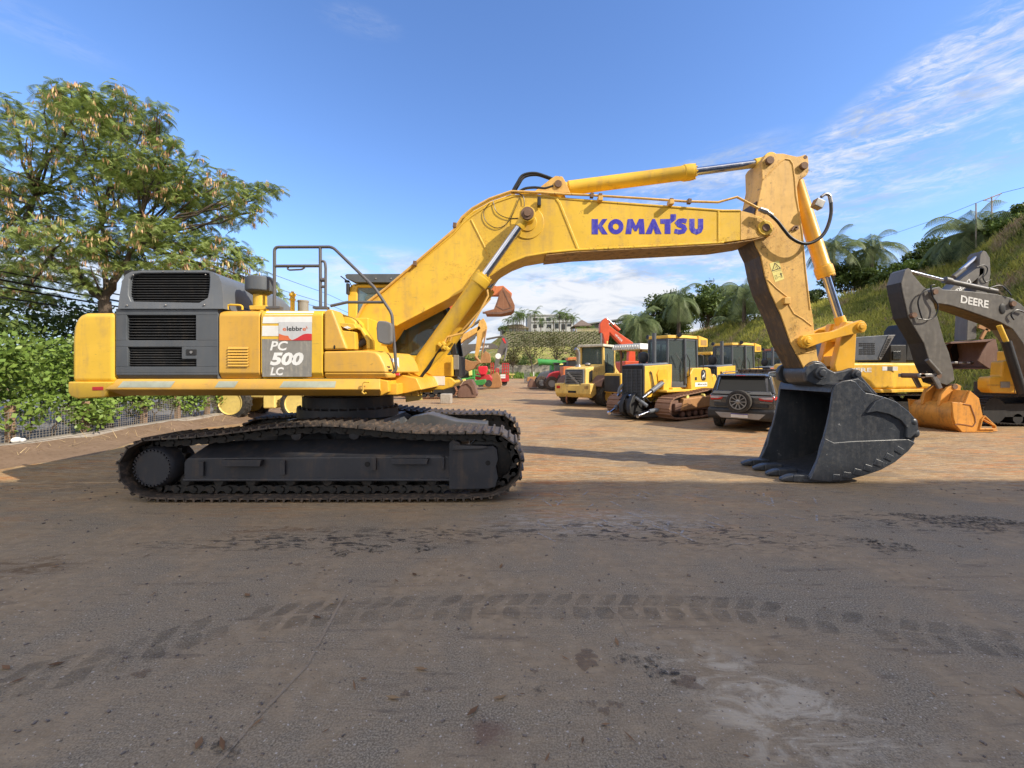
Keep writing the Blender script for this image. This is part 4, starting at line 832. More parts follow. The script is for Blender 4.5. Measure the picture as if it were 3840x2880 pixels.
# grease, rust and soot stains about the pins and along the plates
GS = decal('grease_stain', (.07, .04, .015), .62, 22, .50, .66); RS = decal('rust_stain', (.36, .18, .05), .34, 24, .50, .66)
def stain(par, c, q, Y, rx, rz, m, rot=0.0):
    p = W(*c(*q), Y); ph = [rng.uniform(0, 6.28) for _ in range(2)]; vs = []
    for i in range(20):
        a = 2*math.pi*i/20; k = 1+.25*math.sin(3*a+ph[0])+.18*math.sin(5*a+ph[1]); x, z = math.cos(a)*rx*k, math.sin(a)*rz*k; vs.append((p.x+x*math.cos(rot)-z*math.sin(rot), Y, p.z+x*math.sin(rot)+z*math.cos(rot)))
    mb = MB(); mb.add(vs, [tuple(range(20))]); mb.build('stain', m, par, smooth=False, solid=False)
YS = boomY0-.0145
for q, rx, rz, m in (((2120, 455), .26, .22, GS), ((2050, 500), .22, .16, RS), ((1900, 560), .25, .05, GS), ((1500, 585), .5, .04, RS), ((1120, 605), .5, .04, GS), ((300, 600), .3, .4, RS), ((90, 780), .4, .25, RS)): stain(boom, c5, q, YS, rx, rz, m)
for q, rx, rz, m in (((690, 330), .13, .16, GS), ((1030, 400), .12, .12, GS), ((640, 1290), .07, .4, GS), ((720, 1120), .22, .18, RS), ((900, 1300), .25, .4, RS)): stain(arm, d1, q, AY0-.0125, rx, rz, m)
for q, rx, rz, m in (((600, 560), .16, .12, GS), ((520, 420), .08, .3, GS), ((580, 300), .2, .4, RS)): stain(arm, d2, q, AY0-.0125, rx, rz, m)
# hose loop from the boom pipe to the bucket cylinder
YH = 6.80
mb = MB(); hp = [(640, 810), (690, 845), (760, 910), (830, 1000), (900, 1080), (1000, 1135), (1090, 1140), (1180, 1100), (1250, 1030), (1295, 930), (1318, 820), (1315, 700)]
mb.tube(curve_pts([W(*d1(x, y), YH) for x, y in hp], 50), .026, 10); mb.build('hydraulic_hose', M['hose'], EX)
mb = MB(); mb.cyl(W(*d1(575, 785), YH), W(*d1(650, 815), YH), .035, .045, seg=8); mb.cyl(W(*d1(645, 812), YH), W(*d1(705, 850), YH), .03); mb.cyl(W(*d1(1317, 720), YH), W(*d1(1305, 655), YH), .028); mb.tube([W(*d1(x, y), YH) for x, y in ((1310, 660), (1290, 635), (1255, 630), (1215, 660))], .024, 8); mb.build('hose_fitting', M['steel'], EX)
mb = MB(); a = W(*d1(1180, 735), YH+.05); mb.obox(a, (.14, .12, .13), Matrix.Rotation(R(25), 3, 'Y')); mb.build('hose_bracket', M['steel'], EX, .01)
# arm cylinder on the boom's back, bucket cylinder
ac0 = W(*c5(715, 205), YC); ac1 = W(*d1(655, 300), YC)
cylinder(ac0, ac1, .652, .118, .066, 'arm_cylinder', M['yellow'], EX, 1.15, 1.1, .13)
mb = MB(); a = ac0
for yy in (YC-.21, YC+.15): mb.prism([(a.x-.42, a.z-.14), (a.x-.12, a.z+.09), (a.x-.04, a.z+.14), (a.x+.07, a.z+.13), (a.x+.13, a.z+.03), (a.x+.2, a.z-.14)], yy, yy+.06)
mb.build('cylinder_bracket', M['yellow_worn'], boom, .008)
mb = MB(); mb.cyl((a.x, YC-.24, a.z), (a.x, YC+.24, a.z), .06, seg=20); mb.build('pin', M['pin'], boom, .006)
lk = W(*d2(970, 415), 6.84)
bc0 = W(*d1(1025, 345), AY0); bc0.y = YC; bc1 = Vector((lk.x, YC, lk.z))
cylinder(bc0, bc1, .665, .115, .062, 'bucket_cylinder', M['orange_yellow'], EX, 1.2, 1.05, .12)
# tipping links and bucket link
tl0 = W(*d2(605, 515), 6.84)
for yy in (6.84, 7.47):
    mb = MB(); d = (Vector((lk.x, lk.z))-Vector((tl0.x, tl0.z))); u = d.normalized(); nrm = Vector((-u.y, u.x)); L = d.length
    def lp_(s, t): v = Vector((tl0.x, tl0.z))+u*s+nrm*t; return (v.x, v.y)
    out = [lp_(-.115*math.cos(k), .115*math.sin(k)) for k in (-1.2, -.6, 0, .6, 1.2)] + [lp_(.16, .085), lp_(L*.5, .045), lp_(L-.15, .085)] + [lp_(L+.11*math.cos(k), .11*math.sin(k)) for k in (1.2, .6, 0, -.6, -1.2)] + [lp_(L-.15, -.085), lp_(L*.5, -.075), lp_(.16, -.09)]
    mb.prism(out, yy, yy+.09)
    for p in (tl0, lk): mb.cyl((p.x, yy-.035, p.z), (p.x, yy+.125, p.z), .075, seg=24); mb.cyl((p.x, yy-.05, p.z), (p.x, yy-.03, p.z), .045, seg=8)
    mb.build('tipping_link', M['orange_yellow'], EX, .012)
bp2 = W(*d2(905, 742), 6.95)
mb = MB()
for yy in (6.98, 7.30):
    a, b_ = Vector((lk.x-.06, lk.z)), Vector((bp2.x-.08, bp2.z)); mb.prism([(a.x-.10, a.y-.02), (a.x-.06, a.y+.1), (a.x+.07, a.y+.1), (a.x+.12, a.y), (b_.x+.17, b_.y+.1), (b_.x+.1, b_.y-.09), (b_.x-.1, b_.y-.09), (b_.x-.16, b_.y+.15)], yy, yy+.12)
mb.bx(bp2.x-.2, bp2.x-.02, 7.05, 7.35, bp2.z+.12, bp2.z+.30); mb.bx(lk.x-.13, lk.x+.02, 7.05, 7.35, lk.z-.22, lk.z-.12)
mb.build('bucket_link', M['orange_yellow'], EX, .015)

# bucket
BY0, BY1 = 6.57, 7.93
sh = [(612, 1462), (640, 1415), (680, 1330), (700, 1240), (722, 1180), (745, 1090), (765, 1000), (785, 860), (800, 815), (850, 790), (905, 782), (940, 795), (985, 850), (1010, 872), (1060, 880), (1130, 900), (1200, 930), (1290, 1000), (1350, 1070), (1366, 1140), (1340, 1215), (1290, 1275), (1200, 1350), (1100, 1405), (980, 1445), (860, 1475), (740, 1488)]
P = XZ(d2, BY0, *sh); P[-1] = (P[-1][0], max(P[-1][1], .01))
P = [(x, max(z, .012)) for x, z in P]
n = len(P)
BK = bpy.data.objects.new('bucket', None); COL.objects.link(BK); BK.parent = EX
# raised wear rib and heel shroud on each cheek
for y0, s in ((BY0, -1), (BY1, 1)):
    cheek = MB(); cheek.prism(P, *sorted((y0, y0-.05*s)))
    rp = XZ(d2, BY0, (1000, 1010), (1070, 1000), (1160, 1020), (1235, 1060), (1275, 1110), (1272, 1180), (1300, 1185), (1355, 1130), (1350, 1070), (1290, 1000), (1200, 930), (1120, 900), (1060, 930)); a_, b_ = sorted((y0+.01*-s, y0+.045*s)); cheek.prism(rp, a_, b_)
    rp = XZ(d2, BY0, (720, 1185), (780, 1215), (900, 1205), (1290, 1190), (1340, 1215), (1290, 1275), (1200, 1350), (1100, 1405), (980, 1445), (860, 1475), (740, 1485), (612, 1470), (640, 1415), (690, 1280)); rp = [(x, max(z, .013)) for x, z in rp]; a_, b_ = sorted((y0-.01*s, y0+.028*s)); cheek.prism(rp, a_, b_)
    c = W(*d2(1325, 1072), BY0); c2 = W(*d2(1345, 1150), BY0); cheek.ball((c.x, y0+.01*s, c.z), (.065, .05, .065)); cheek.ball((c2.x, y0+.01*s, c2.z), (.06, .045, .07))
    cheek.build('side_plate', M['bucket'], BK, .012, sharp=30)
shell = MB()                                # curved back wrapper, from the hinge plate round the heel to the lip
wrap = P[8:] + [P[0]]; out_ = [Vector(p) for p in P[10:]]; cen = Vector((sum(p[0] for p in P)/n, sum(p[1] for p in P)/n))
inn = [p+(cen-p).normalized()*.045 for p in out_]
A = [(p.x, BY0+.05, p.y) for p in out_]; B = [(p.x, BY1-.05, p.y) for p in out_]; Ai = [(p.x, BY0+.05, p.y) for p in inn]; Bi = [(p.x, BY1-.05, p.y) for p in inn]; k = len(A)
shell.add(A+B+Ai+Bi, [(i, i+1, k+i+1, k+i) for i in range(k-1)] + [(2*k+i, 3*k+i, 3*k+i+1, 2*k+i+1) for i in range(k-1)] + [(0, k, 3*k, 2*k), (k-1, 3*k-1, 4*k-1, 2*k-1)])
top = XZ(d2, BY0, (780, 872), (788, 840), (800, 815), (850, 795), (905, 800)); shell.prism([top[1], top[2], top[3], top[4], (top[4][0]+.02, top[4][1]-.06), (top[0][0], top[0][1])], BY0+.05, BY1-.05)
shell.build('shell', M['bucket'], BK, .008, sharp=40)
for q in (0, 1, 2, 3, 4, 5, 6):              # heel and edge wear shrouds along the lower edge
    xx = 770+q*72; yy = 1466-q*12-q*q*3.2; mb = MB(); c = W(*d2(xx+25, yy-12), BY0); mb.obox((c.x, BY0+.02, max(c.z, .06)), (.125, .12, .105), Matrix.Rotation(R(4+q*4.5), 3, 'Y')); mb.build('edge_shroud', M['bucket'], BK, .015)
lip = MB(); a = W(*d2(612, 1462), BY0); lip.bx(a.x-.06, a.x+.5, BY0+.02, BY1-.02, .012, .06); lip.build('lip_plate', M['bucket'], BK, .012)
for yy in (BY0+.12, BY0+.49, BY0+.87, BY1-.12):
    mb = MB(); x = a.x
    mb.hull([(x+.10, yy-.10, .0), (x+.10, yy+.10, .0), (x+.10, yy+.10, .13), (x+.10, yy-.10, .13)], [(x-.20, yy-.075, .008), (x-.20, yy+.075, .008), (x-.20, yy+.075, .12), (x-.20, yy-.075, .12)])
    mb.hull([(x-.20, yy-.075, .008), (x-.20, yy+.075, .008), (x-.20, yy+.075, .12), (x-.20, yy-.075, .12)], [(x-.37, yy-.045, .02), (x-.37, yy+.045, .02), (x-.37, yy+.045, .065), (x-.37, yy-.045, .065)])
    mb.build('tooth', M['bucket'], BK, .03, 3, sharp=20)
for yy in (6.80, 7.50):                     # ears that carry the two pins
    be = MB(); e = XZ(d2, 6.85, (585, 790), (575, 730), (590, 690), (640, 662), (690, 668), (730, 705), (780, 730), (850, 715), (900, 698), (940, 715), (965, 760), (1080, 888), (1010, 878), (820, 800), (760, 830), (640, 815)); be.prism(e, yy, yy+.09); be.build('ear', M['bucket'], BK, .02, 3, sharp=25)
for yy in (6.70, 7.62):
    be = MB(); e = XZ(d2, 6.85, (800, 815), (850, 780), (905, 770), (950, 800), (1000, 860), (1020, 880)); be.prism(e, yy, yy+.06); be.build('ear', M['bucket'], BK, .02, 3, sharp=25)
for q, rr in ((d2(672, 735), .10), (d2(910, 742), .075)):
    mb = MB(); a = W(*q, 6.85); mb.cyl((a.x, 6.74, a.z), (a.x, 7.65, a.z), rr, seg=28); mb.cyl((a.x, 6.71, a.z), (a.x, 6.75, a.z), rr*.6, seg=8); mb.build('pin', M['bucket'], BK, .012)
mb = MB(); a = W(*d2(672, 735), 6.9); mb.cyl((a.x, 6.92, a.z), (a.x, 7.48, a.z), .2, seg=32); mb.build('bucket_hub', M['bucket'], BK, .02)

# cab on the far side
CY0, CY1 = 7.65, 8.65
def cx_(x): return W(x, 0, CY0).x
def cz_(y): return W(0, y, CY0).z
CAB = bpy.data.objects.new('cab', None); COL.objects.link(CAB); CAB.parent = EX
cabP = [(1303, 1100), (1306, 1080), (1322, 1064), (1560, 1064), (1640, 1090), (1690, 1200), (1712, 1330), (1712, 1412), (1303, 1412)]
mb = MB(); mb.prism(XZ(px_, CY0, (1303, 1318), (1470, 1318), (1520, 1332), (1640, 1336), (1700, 1330), (1700, 1412), (1303, 1412)), CY0, CY1); mb.build('cab_body', M['yellow'], CAB, .02)
mb = MB()
mb.prism(XZ(px_, CY0, (1303, 1100), (1306, 1080), (1322, 1064), (1345, 1064), (1340, 1090), (1338, 1320), (1303, 1320)), CY0, CY0+.12); mb.prism(XZ(px_, CY0, (1303, 1100), (1306, 1080), (1322, 1064), (1345, 1064), (1340, 1090), (1338, 1320), (1303, 1320)), CY1-.12, CY1)
mb.prism(XZ(px_, CY0, (1322, 1064), (1560, 1064), (1640, 1090), (1634, 1100), (1560, 1078), (1326, 1078)), CY0, CY1)
mb.build('cab_pillar', M['yellow'], CAB, .03, 3, sharp=25)
mb = MB()
for yy in (CY0, CY1-.08):
    mb.ribbon(XZ(px_, CY0, (1634, 1092), (1686, 1205), (1706, 1330)), .07, yy, yy+.08); mb.ribbon(XZ(px_, CY0, (1478, 1072), (1478, 1320)), .06, yy, yy+.05)
for z in (1335, 1260, 1180): mb.bx(cx_(1700)-.02, cx_(1700)+.02, CY0, CY1, cz_(z)-.015, cz_(z)+.015)
for y_ in (CY0+.3, CY0+.6): mb.tube([(cx_(1650), y_, cz_(1120)), (cx_(1690), y_, cz_(1205)), (cx_(1712), y_, cz_(1400))], .012, 6)
mb.bx(cx_(1704), cx_(1722), CY0+.02, CY1-.02, cz_(1412), cz_(1335))
mb.build('cab_frame', M['black'], CAB, .006)
mb = MB(); mb.prism(XZ(px_, CY0+.02, (1340, 1080), (1560, 1080), (1634, 1102), (1682, 1208), (1700, 1330), (1520, 1330), (1470, 1316), (1340, 1316)), CY0+.02, CY0+.025); mb.build('side_window', M['glass'], CAB, smooth=False)
mb = MB(); mb.prism(XZ(px_, CY0+.02, (1340, 1080), (1560, 1080), (1634, 1102), (1682, 1208), (1700, 1330), (1520, 1330), (1470, 1316), (1340, 1316)), CY1-.03, CY1-.025); mb.build('door_window', M['glass'], CAB, smooth=False)
mb = MB(); xa, xb = cx_(1410), cx_(1470)
mb.bx(xa, xa+.14, 7.95, 8.4, cz_(1330), cz_(1200)); mb.bx(xa, xa+.5, 7.95, 8.4, cz_(1350), cz_(1320)); mb.bx(xa, xa+.10, 8.05, 8.3, cz_(1195), cz_(1165)); mb.bx(xa+.1, xa+.5, 7.82, 7.94, cz_(1300), cz_(1285))
mb.build('seat', M['black'], CAB, .03)
mb = MB(); mb.bx(cx_(1640), cx_(1690), 7.75, 8.55, cz_(1380), cz_(1290)); mb.bx(cx_(1560), cx_(1600), 7.72, 7.85, cz_(1330), cz_(1250)); mb.tube([(cx_(1620), 8.1, cz_(1300)), (cx_(1600), 8.1, cz_(1240))], .02); mb.build('console', M['black'], CAB, .02)
mb = MB(); mb.prism(XZ(c3, CY0-.05, (1098, 645), (1118, 634), (1900, 632), (1900, 725), (1215, 722), (1110, 680)), CY0-.1, CY1+.05); rg = mb.build('roof_guard', M['grey_panel'], CAB, .01)
mb = MB()
for x in (1408, 1565): p = W(*c3(x, 676), CY0-.1); mb.ball((p.x, CY0-.1, p.z), .014, 8, 5)
mb.build('bolt', M['steel'], rg)
mb = MB(); mb.tube([W(*c3(1045, 652), CY0), W(*c3(1110, 700), CY0)], .012, 6); mb.tube([W(*c3(1100, 700), CY0), W(*c3(1130, 700), CY0), W(*c3(1160, 760), CY0)], .008, 6); mb.obox(W(*c3(1108, 706), CY0), (.06, .05, .04)); mb.build('antenna', M['black'], CAB)
mb = MB(); mb.obox(W(*c3(1120, 785), CY0-.05), (.05, .08, .2)); mb.build('rear_lamp', M['black'], CAB, .015)
# cab base skirt and steps at the far front
mb = MB(); mb.prism(XZ(px_, CY0, (1590, 1416), (1690, 1414), (1712, 1432), (1700, 1450), (1665, 1462), (1585, 1462)), CY0-.05, CY1+.1); mb.build('cab_skirt', M['yellow'], EX, .02)
mb = MB(); a = W(*c4_(1495, 1182), CY0-.06); mb.bx(a.x-.13, a.x+.13, CY0-.056, CY0-.05, a.z-.08, a.z+.08); stc = mb.build('data_plate', M['white'], EX, smooth=False)
mb = MB(); a = W(*c4_(1690, 992), CY0-.06); mb.bx(a.x-.05, a.x+.05, CY0-.1, CY0-.08, a.z-.13, a.z+.13); mb.build('mirror_plate', M['sticker_grey'], EX, .01)
# level guide plate behind the ring
mb = MB(); mb.prism(XZ(c4_, 7.3, (1165, 1330), (1335, 1300), (1335, 1380), (1165, 1405)), 7.3, 7.32); gp = mb.build('guide_plate', M['warn'], EX, smooth=False)

# handrails, mirror, intake, exhaust, grab handles
RY = yb+.12
def rail(pts, r=.021, Y=RY, c=c3, n=0):
    p = [W(*c(x, y), Y) for x, y in pts]; mb.tube(curve_pts(p, n) if n else p, r, 10)
mb = MB()
def rounded(pts, rad, k=5):
    out = [Vector(pts[0]).to_2d()]
    for a, b, c_ in zip(pts, pts[1:], pts[2:]):
        a, b, c_ = Vector(a), Vector(b), Vector(c_); p = b+(a-b).normalized()*rad; q = b+(c_-b).normalized()*rad
        out += [p.lerp(b, t).lerp(b.lerp(q, t), t) for t in [i/k for i in range(k+1)]]
    return [(v.x, v.y) for v in out]+[pts[-1]]
rail(rounded([(356, 980), (358, 350), (960, 348), (1395, 770), (1575, 1040), (1590, 1240), (1622, 1640), (1560, 1655)], 45)); rail([(832, 348), (836, 970)]); rail([(358, 547), (834, 545)])
rail(rounded([(850, 495), (880, 500), (888, 560), (886, 970)], 20), .018); rail([(846, 690), (886, 690)], .03); rail([(846, 760), (886, 760)], .02)
rail(rounded([(505, 552), (490, 575), (510, 588), (640, 582), (668, 565), (670, 550)], 12), .012)
rail([(940, 960), (1110, 922), (1480, 922)], .020)
for x in (355, 838): a = W(*c3(x, 978), RY); mb.bx(a.x-.09, a.x+.10, RY-.05, RY+.05, a.z-.02, a.z+.012)
mb.build('handrail', M['rail'], EX)
mb = MB(); a = XZ(c3, RY, (1450, 1138), (1472, 1124), (1540, 1128), (1588, 1146), (1600, 1180), (1600, 1335), (1575, 1366), (1530, 1366), (1462, 1342), (1449, 1310), (1441, 1200)); mb.prism(a, RY-.13, RY-.03); mb.build('mirror', paint('grey_mirror_shell', (.17, .165, .16), .6, dirt_amt=.3), EX, .02, 3)
mb = MB(); a = W(*c3(208, 830), RY+.15); mb.lathe([(.11, -.02), (.17, .02), (.185, .04), (.185, .20), (.165, .225), (.05, .23)], a, (0, 0, 1), 12); ic = mb.build('intake_cap', M['grey_panel'], EX, .008)
mb = MB(); b_ = W(*c3(208, 985), RY+.15); mb.cyl((b_.x, b_.y, b_.z-.05), (b_.x, b_.y, a.z), .088, seg=24); mb.cyl((b_.x, b_.y, b_.z-.05), (b_.x, b_.y, b_.z+.0), .11, seg=24); mb.build('intake_pipe', M['yellow'], EX)
mb = MB(); rp = [(1390, 555), (1392, 522), (1410, 516), (1490, 520), (1508, 530), (1508, 556)]; mb.tube([W(*cB(x, y), yb+.08) for x, y in rounded(rp, 8)], .014, 8); mb.build('grab_handle', M['yellow'], EX)
mb = MB(); mb.prism(XZ(cB, yb+.1, (1565, 555), (1560, 522), (1700, 520), (1715, 555)), yb+.10, yb+.14); mb.build('intake_bracket', M['yellow'], EX, .006)
mb = MB(); a = W(*c3(545, 990), RY+.3); mb.lathe([(.03, -.06), (.03, .12), (.042, .13), (.042, .145), (.032, .15), (.032, .18), (.046, .185), (.046, .22), (.02, .23), (.02, .25)], a, (0, 0, 1), 16); mb.build('filler_post', M['yellow'], EX)
mb = MB(); a = W(*c3(655, 990), RY+.6); mb.lathe([(.075, -.1), (.075, .095), (.08, .10), (.08, .125), (.05, .13)], a, (0, 0, 1), 20); mb.build('exhaust_stack', M['sticker_grey'], EX)
# hinge gaps: thin dark seams between the side panels are left open; deck top closes the body
mb = MB(); mb.bx(xf_(820), xf_(1330), yb+.55, 8.2, zf(1420), zf(1172)); mb.build('engine_deck', M['yellow'], EX, .02)
# ------------------------------------------------------------------ land behind the yard
nr = np.random.default_rng(11)
def interp(keys, x):
    for (a, va), (b, vb) in zip(keys, keys[1:]):
        if x <= b or (b, vb) == keys[-1]:
            t = (x-a)/(b-a); return va+(vb-va)*t
def bump_n(x, y, s=1.0): return s*(math.sin(x*.9+1.3*math.sin(y*.7))*.5+math.sin(y*1.7+x*.4)*.3+math.sin(x*2.9+y*2.1)*.2)
RID = [(2230, 1352, 82, 66), (2450, 1290, 70, 54), (2600, 1252, 62, 46), (2700, 1226, 57, 41), (2866, 1196, 50, 35), (3042, 1146, 46, 31), (3342, 1062, 42, 27), (3592, 985, 38, 24.5), (3760, 880, 34, 22.5), (3840, 826, 32.5, 21.6), (4100, 640, 30, 19.5), (4700, 560, 30, 15), (6200, 500, 28, 10)]
ry_ = [(a, b) for a, b, c, d in RID]; rY = [(a, c) for a, b, c, d in RID]; rB = [(a, d) for a, b, c, d in RID]
def hill_pt(px, v, rough=True):
    Yb, Yr = interp(rB, px), interp(rY, px); zr = H-(interp(ry_, px)-HZ)*Yr/F
    if v <= 1: Y = Yb+(Yr-Yb)*v; z = zr*(.12*v+.88*(v*v*(3-2*v)*.55+v*.45))
    else: Y = Yr+(v-1)*90; z = zr-.4*(v-1)*6
    X = (px-1920)*Y/F
    if rough and 0 < v: z += bump_n(X*.8, Y*.8, .22)*min(1, v*3)
    return (X, Y, z-.15*(1 if v == 0 else 0))
cols_ = [2230+(6200-2230)*(i/130)**1.5 for i in range(131)]; vs_ = [i/26 for i in range(27)]+[1.04, 1.15, 1.5, 2.0]
hm = MB(); hm.add([hill_pt(p, v) for p in cols_ for v in vs_], [(i*31+j, (i+1)*31+j, (i+1)*31+j+1, i*31+j+1) for i in range(130) for j in range(30)])
def grass_ground():
    m, t, b = material('hill_grass_soil'); P = t.n('ShaderNodeTexCoord').outputs['Object']
    n1 = t.noise(P, .35, 6, .6, .6); n2 = t.noise(P, 2.5, 6, .7); n3 = t.noise(t.mapping(P, scale=(1, 1, 3)), .9, 5, .6)
    c = t.mix(t.mapr(n1, .36, .62), (.20, .20, .06, 1), (.34, .33, .10, 1)); c = t.mix(t.mapr(n3, .5, .66), c, (.38, .26, .16, 1)); c = t.mix(t.math('MULTIPLY', t.mapr(n2, .45, .65), .6), c, (.035, .055, .015, 1))
    t.set(b.inputs['Base Color'], c); b.inputs['Roughness'].default_value = .95; b.inputs['Specular IOR Level'].default_value = .1
    bn = t.n('ShaderNodeBump'); bn.inputs['Strength'].default_value = 1; bn.inputs['Distance'].default_value = .3; t.set(bn.inputs['Height'], n2); t.set(b.inputs['Normal'], bn.outputs[0]); return m
M['hill'] = grass_ground()
tag(hm.build('hill', M['hill'], sharp=80, solid=False), kind='structure')
def grassmat():
    m, t, b = material('tall_grass'); g = t.n('ShaderNodeNewGeometry').outputs['Random Per Island']; P = t.n('ShaderNodeTexCoord').outputs['Object']
    n1 = t.noise(P, .30, 5, .62, .8); n2 = t.noise(t.mapping(P, loc=(40, 9, 3)), .22, 5, .62, .8)
    c = t.mix(g, (.14, .17, .04, 1), (.30, .32, .075, 1)); c = t.mix(t.mapr(n1, .44, .58), c, t.mix(g, (.36, .36, .07, 1), (.58, .54, .13, 1))); c = t.mix(t.mapr(n2, .52, .64), c, t.mix(g, (.30, .22, .13, 1), (.52, .39, .26, 1)))
    c = t.mix(t.mapr(n1, .42, .34, 0, 1), c, t.mix(g, (.04, .065, .014, 1), (.11, .14, .025, 1)))
    t.set(b.inputs['Base Color'], c); b.inputs['Roughness'].default_value = .75; b.inputs['Specular IOR Level'].default_value = .2
    tr = t.n('ShaderNodeBsdfTranslucent'); t.set(tr.inputs[0], c); mx = t.n('ShaderNodeMixShader'); mx.inputs[0].default_value = .35; t.set(mx.inputs[1], b.outputs[0]); t.set(mx.inputs[2], tr.outputs[0])
    t.set([n for n in t.t.nodes if n.type == 'OUTPUT_MATERIAL'][0].inputs[0], mx.outputs[0]); return m
M['grass'] = grassmat()
def blades(points, h0, h1, w0, w1, lean=.35):
    P = np.asarray(points); n = len(P); a = nr.uniform(0, 6.28, n); h = nr.uniform(h0, h1, n); wd = nr.uniform(w0, w1, n)
    dx = np.stack([np.cos(a), np.sin(a), np.zeros(n)], 1)*wd[:, None]/2
    tip = np.stack([nr.normal(0, lean, n), nr.normal(0, lean, n), np.ones(n)], 1); tip *= (h/np.linalg.norm(tip, axis=1))[:, None]
    return np.stack([P-dx, P+dx, P+dx*.25+tip, P-dx*.25+tip], 1)
pts = []
for k in range(42000):
    px = 2300+(4300-2300)*nr.random(); v = nr.random()**.8*1.03; pts.append(hill_pt(px, v))
tag(quads('grass', blades(pts, .2, .7, .04, .12, .5), M['grass']), 'tall green and seeding grass over the slope at the right', 'grass', kind='stuff')
# grass verge and bank at the far end
bk = MB(); XS = [-70+4*i for i in range(34)]
prof = [(94, -.05), (97, .5), (101, 1.2), (106, 3.4), (112, 6.6), (117, 8.2), (119, 8.4)]
def lf(x): return 1.0 if x > -1 else max(.35, 1+(x+1)*.045)
bk.add([(x, y, z*lf(x)+bump_n(x, y, .25)*(z > .4)) for x in XS for y, z in prof], [(i*7+j, (i+1)*7+j, (i+1)*7+j+1, i*7+j+1) for i in range(33) for j in range(6)])
tag(bk.build('grass_bank', M['hill'], sharp=80, solid=False), kind='structure')
pl_ = MB(); pl_.bx(-1.5, 70, 124, 190, 12.9, 13.1); pl_.bx(-70, -1.5, 119, 190, 5.0, 6.6); pl_.add([(-1.5, 118.5, 8), (-1.5, 124, 13.1), (-9, 128, 8), (-12, 119, 5)], [(0, 1, 2, 3)])
tag(pl_.build('terrace', M['hill'], smooth=False), kind='structure')
pts = [(x, y, 0) for x, y in zip(nr.uniform(-14, 40, 5000), nr.uniform(93, 100, 5000))]
pts = [(x, y, interp([(93, 0), (94, 0), (97, .5), (101, 1.2)], y)) for x, y, z in pts]
M['verge'] = leafmat('verge_grass', [(.10, .19, .03), (.15, .27, .04), (.2, .3, .06), (.12, .2, .04)], .7, .35)
tag(quads('verge_grass', blades(pts, .5, 1.2, .15, .35), M['verge']), 'bright green verge at the far end of the yard', 'grass', kind='stuff')
# textured retaining slope of staggered planting blocks
M['slope_soil'] = paint('slope_soil', (.085, .085, .04), .95, dirt=(.12, .13, .05), dirt_amt=.8, scale=.7, bump=.4, streak=False)
M['crib'] = paint('crib_block', (.30, .27, .18), .9, dirt=(.10, .13, .05), dirt_amt=.8, scale=.8, bump=.3, streak=False)
M['leaf_mid2'] = leafmat('olive_leaves', [(.05, .07, .02), (.09, .11, .03), (.14, .16, .05)], .6, .2)
rw = thing('retaining_wall', (20, 121, 8.3), 'tall slope of staggered planting blocks under the white hilltop building', 'retaining wall')
mb = MB(); mb.hull([(-1.5, 118, 7.5), (62, 118, 7.5), (62, 124, 13.1), (-1.5, 124, 13.1)], [(-1.5, 119, 7.5), (62, 119, 7.5), (62, 125, 13.0), (-1.5, 125, 13.0)]); mb.build('slope_face', M['slope_soil'], rw, smooth=False)
mb = MB()
for r_ in range(13):
    for k in range(48):
        x = -1.2+k*1.32+(.66 if r_ % 2 else 0)+rng.uniform(-.1, .1); y = 118.1+r_*.455; z = 8.0+r_*.40
        if rng.random() < .06: continue
        mb.obox((x, y-.1, z), (1.05, .5, .2), Matrix.Rotation(R(rng.uniform(-14, -4)), 3, 'Y'))
mb.build('planting_blocks', M['crib'], rw, smooth=False)
pts = [(x, 118+t*5.8, 8.1+t*5.1) for x, t in zip(nr.uniform(-1, 45, 2600), nr.random(2600))]
quads('block_grass', blades(pts, .2, .45, .2, .4), M['leaf_mid2'], rw)
sw = MB(); 
for k in range(16):
    x0 = -3.5+k*1.6; sw.bx(x0, x0+1.58, 97.6, 98.4, 0.2, 3.1+bump_n(k, 3, .35))
tag(sw.build('stone_wall', paint('rough_stone', (.34, .31, .26), .95, dirt=(.10, .10, .07), dirt_amt=1.0, scale=.6, bump=.5), smooth=False), 'weathered grey stone wall under the bank at the far end', 'wall')

# ------------------------------------------------------------------ buildings on the hill
M['render_white'] = paint('white_render', (.46, .465, .47), .85, dirt=(.4, .38, .34), dirt_amt=.35, scale=.3, bump=.05)
M['roof_tile'] = paint('brown_tile_roof', (.15, .11, .085), .85, dirt=(.07, .055, .045), dirt_amt=.8, scale=1.2, bump=.2)
M['roof_beige'] = paint('beige_roof', (.44, .36, .26), .85, dirt=(.3, .24, .18), dirt_amt=.5, scale=.5, bump=.1)
M['roof_grey'] = paint('grey_metal_roof', (.16, .165, .175), .6, dirt_amt=.25, scale=.4, bump=.05)
M['dark_win'] = paint('dark_window', (.03, .035, .04), .2, dirt_amt=.05, bump=0)
def bpx(c, x, y, Y): return W(*c(x, y), Y)
wb = thing('white_building', (W(*d3(1550, 510), 145).x, 145, 13), 'white flat-roofed block with dark windows on the hilltop behind palms', 'building')
mb = MB(); a, b_ = bpx(d3, 1262, 300, 143), bpx(d3, 1840, 515, 143); mb.bx(a.x, b_.x, 143, 158, 13, a.z); a2, b2 = bpx(d3, 1600, 290, 143), bpx(d3, 1740, 300, 143); mb.bx(a2.x, b2.x, 144, 150, a.z, a2.z+.3); mb.bx(a.x, a.x+9, 143-.3, 144, a.z-.15, a.z+.2); mb.build('wall', M['render_white'], wb, smooth=False)
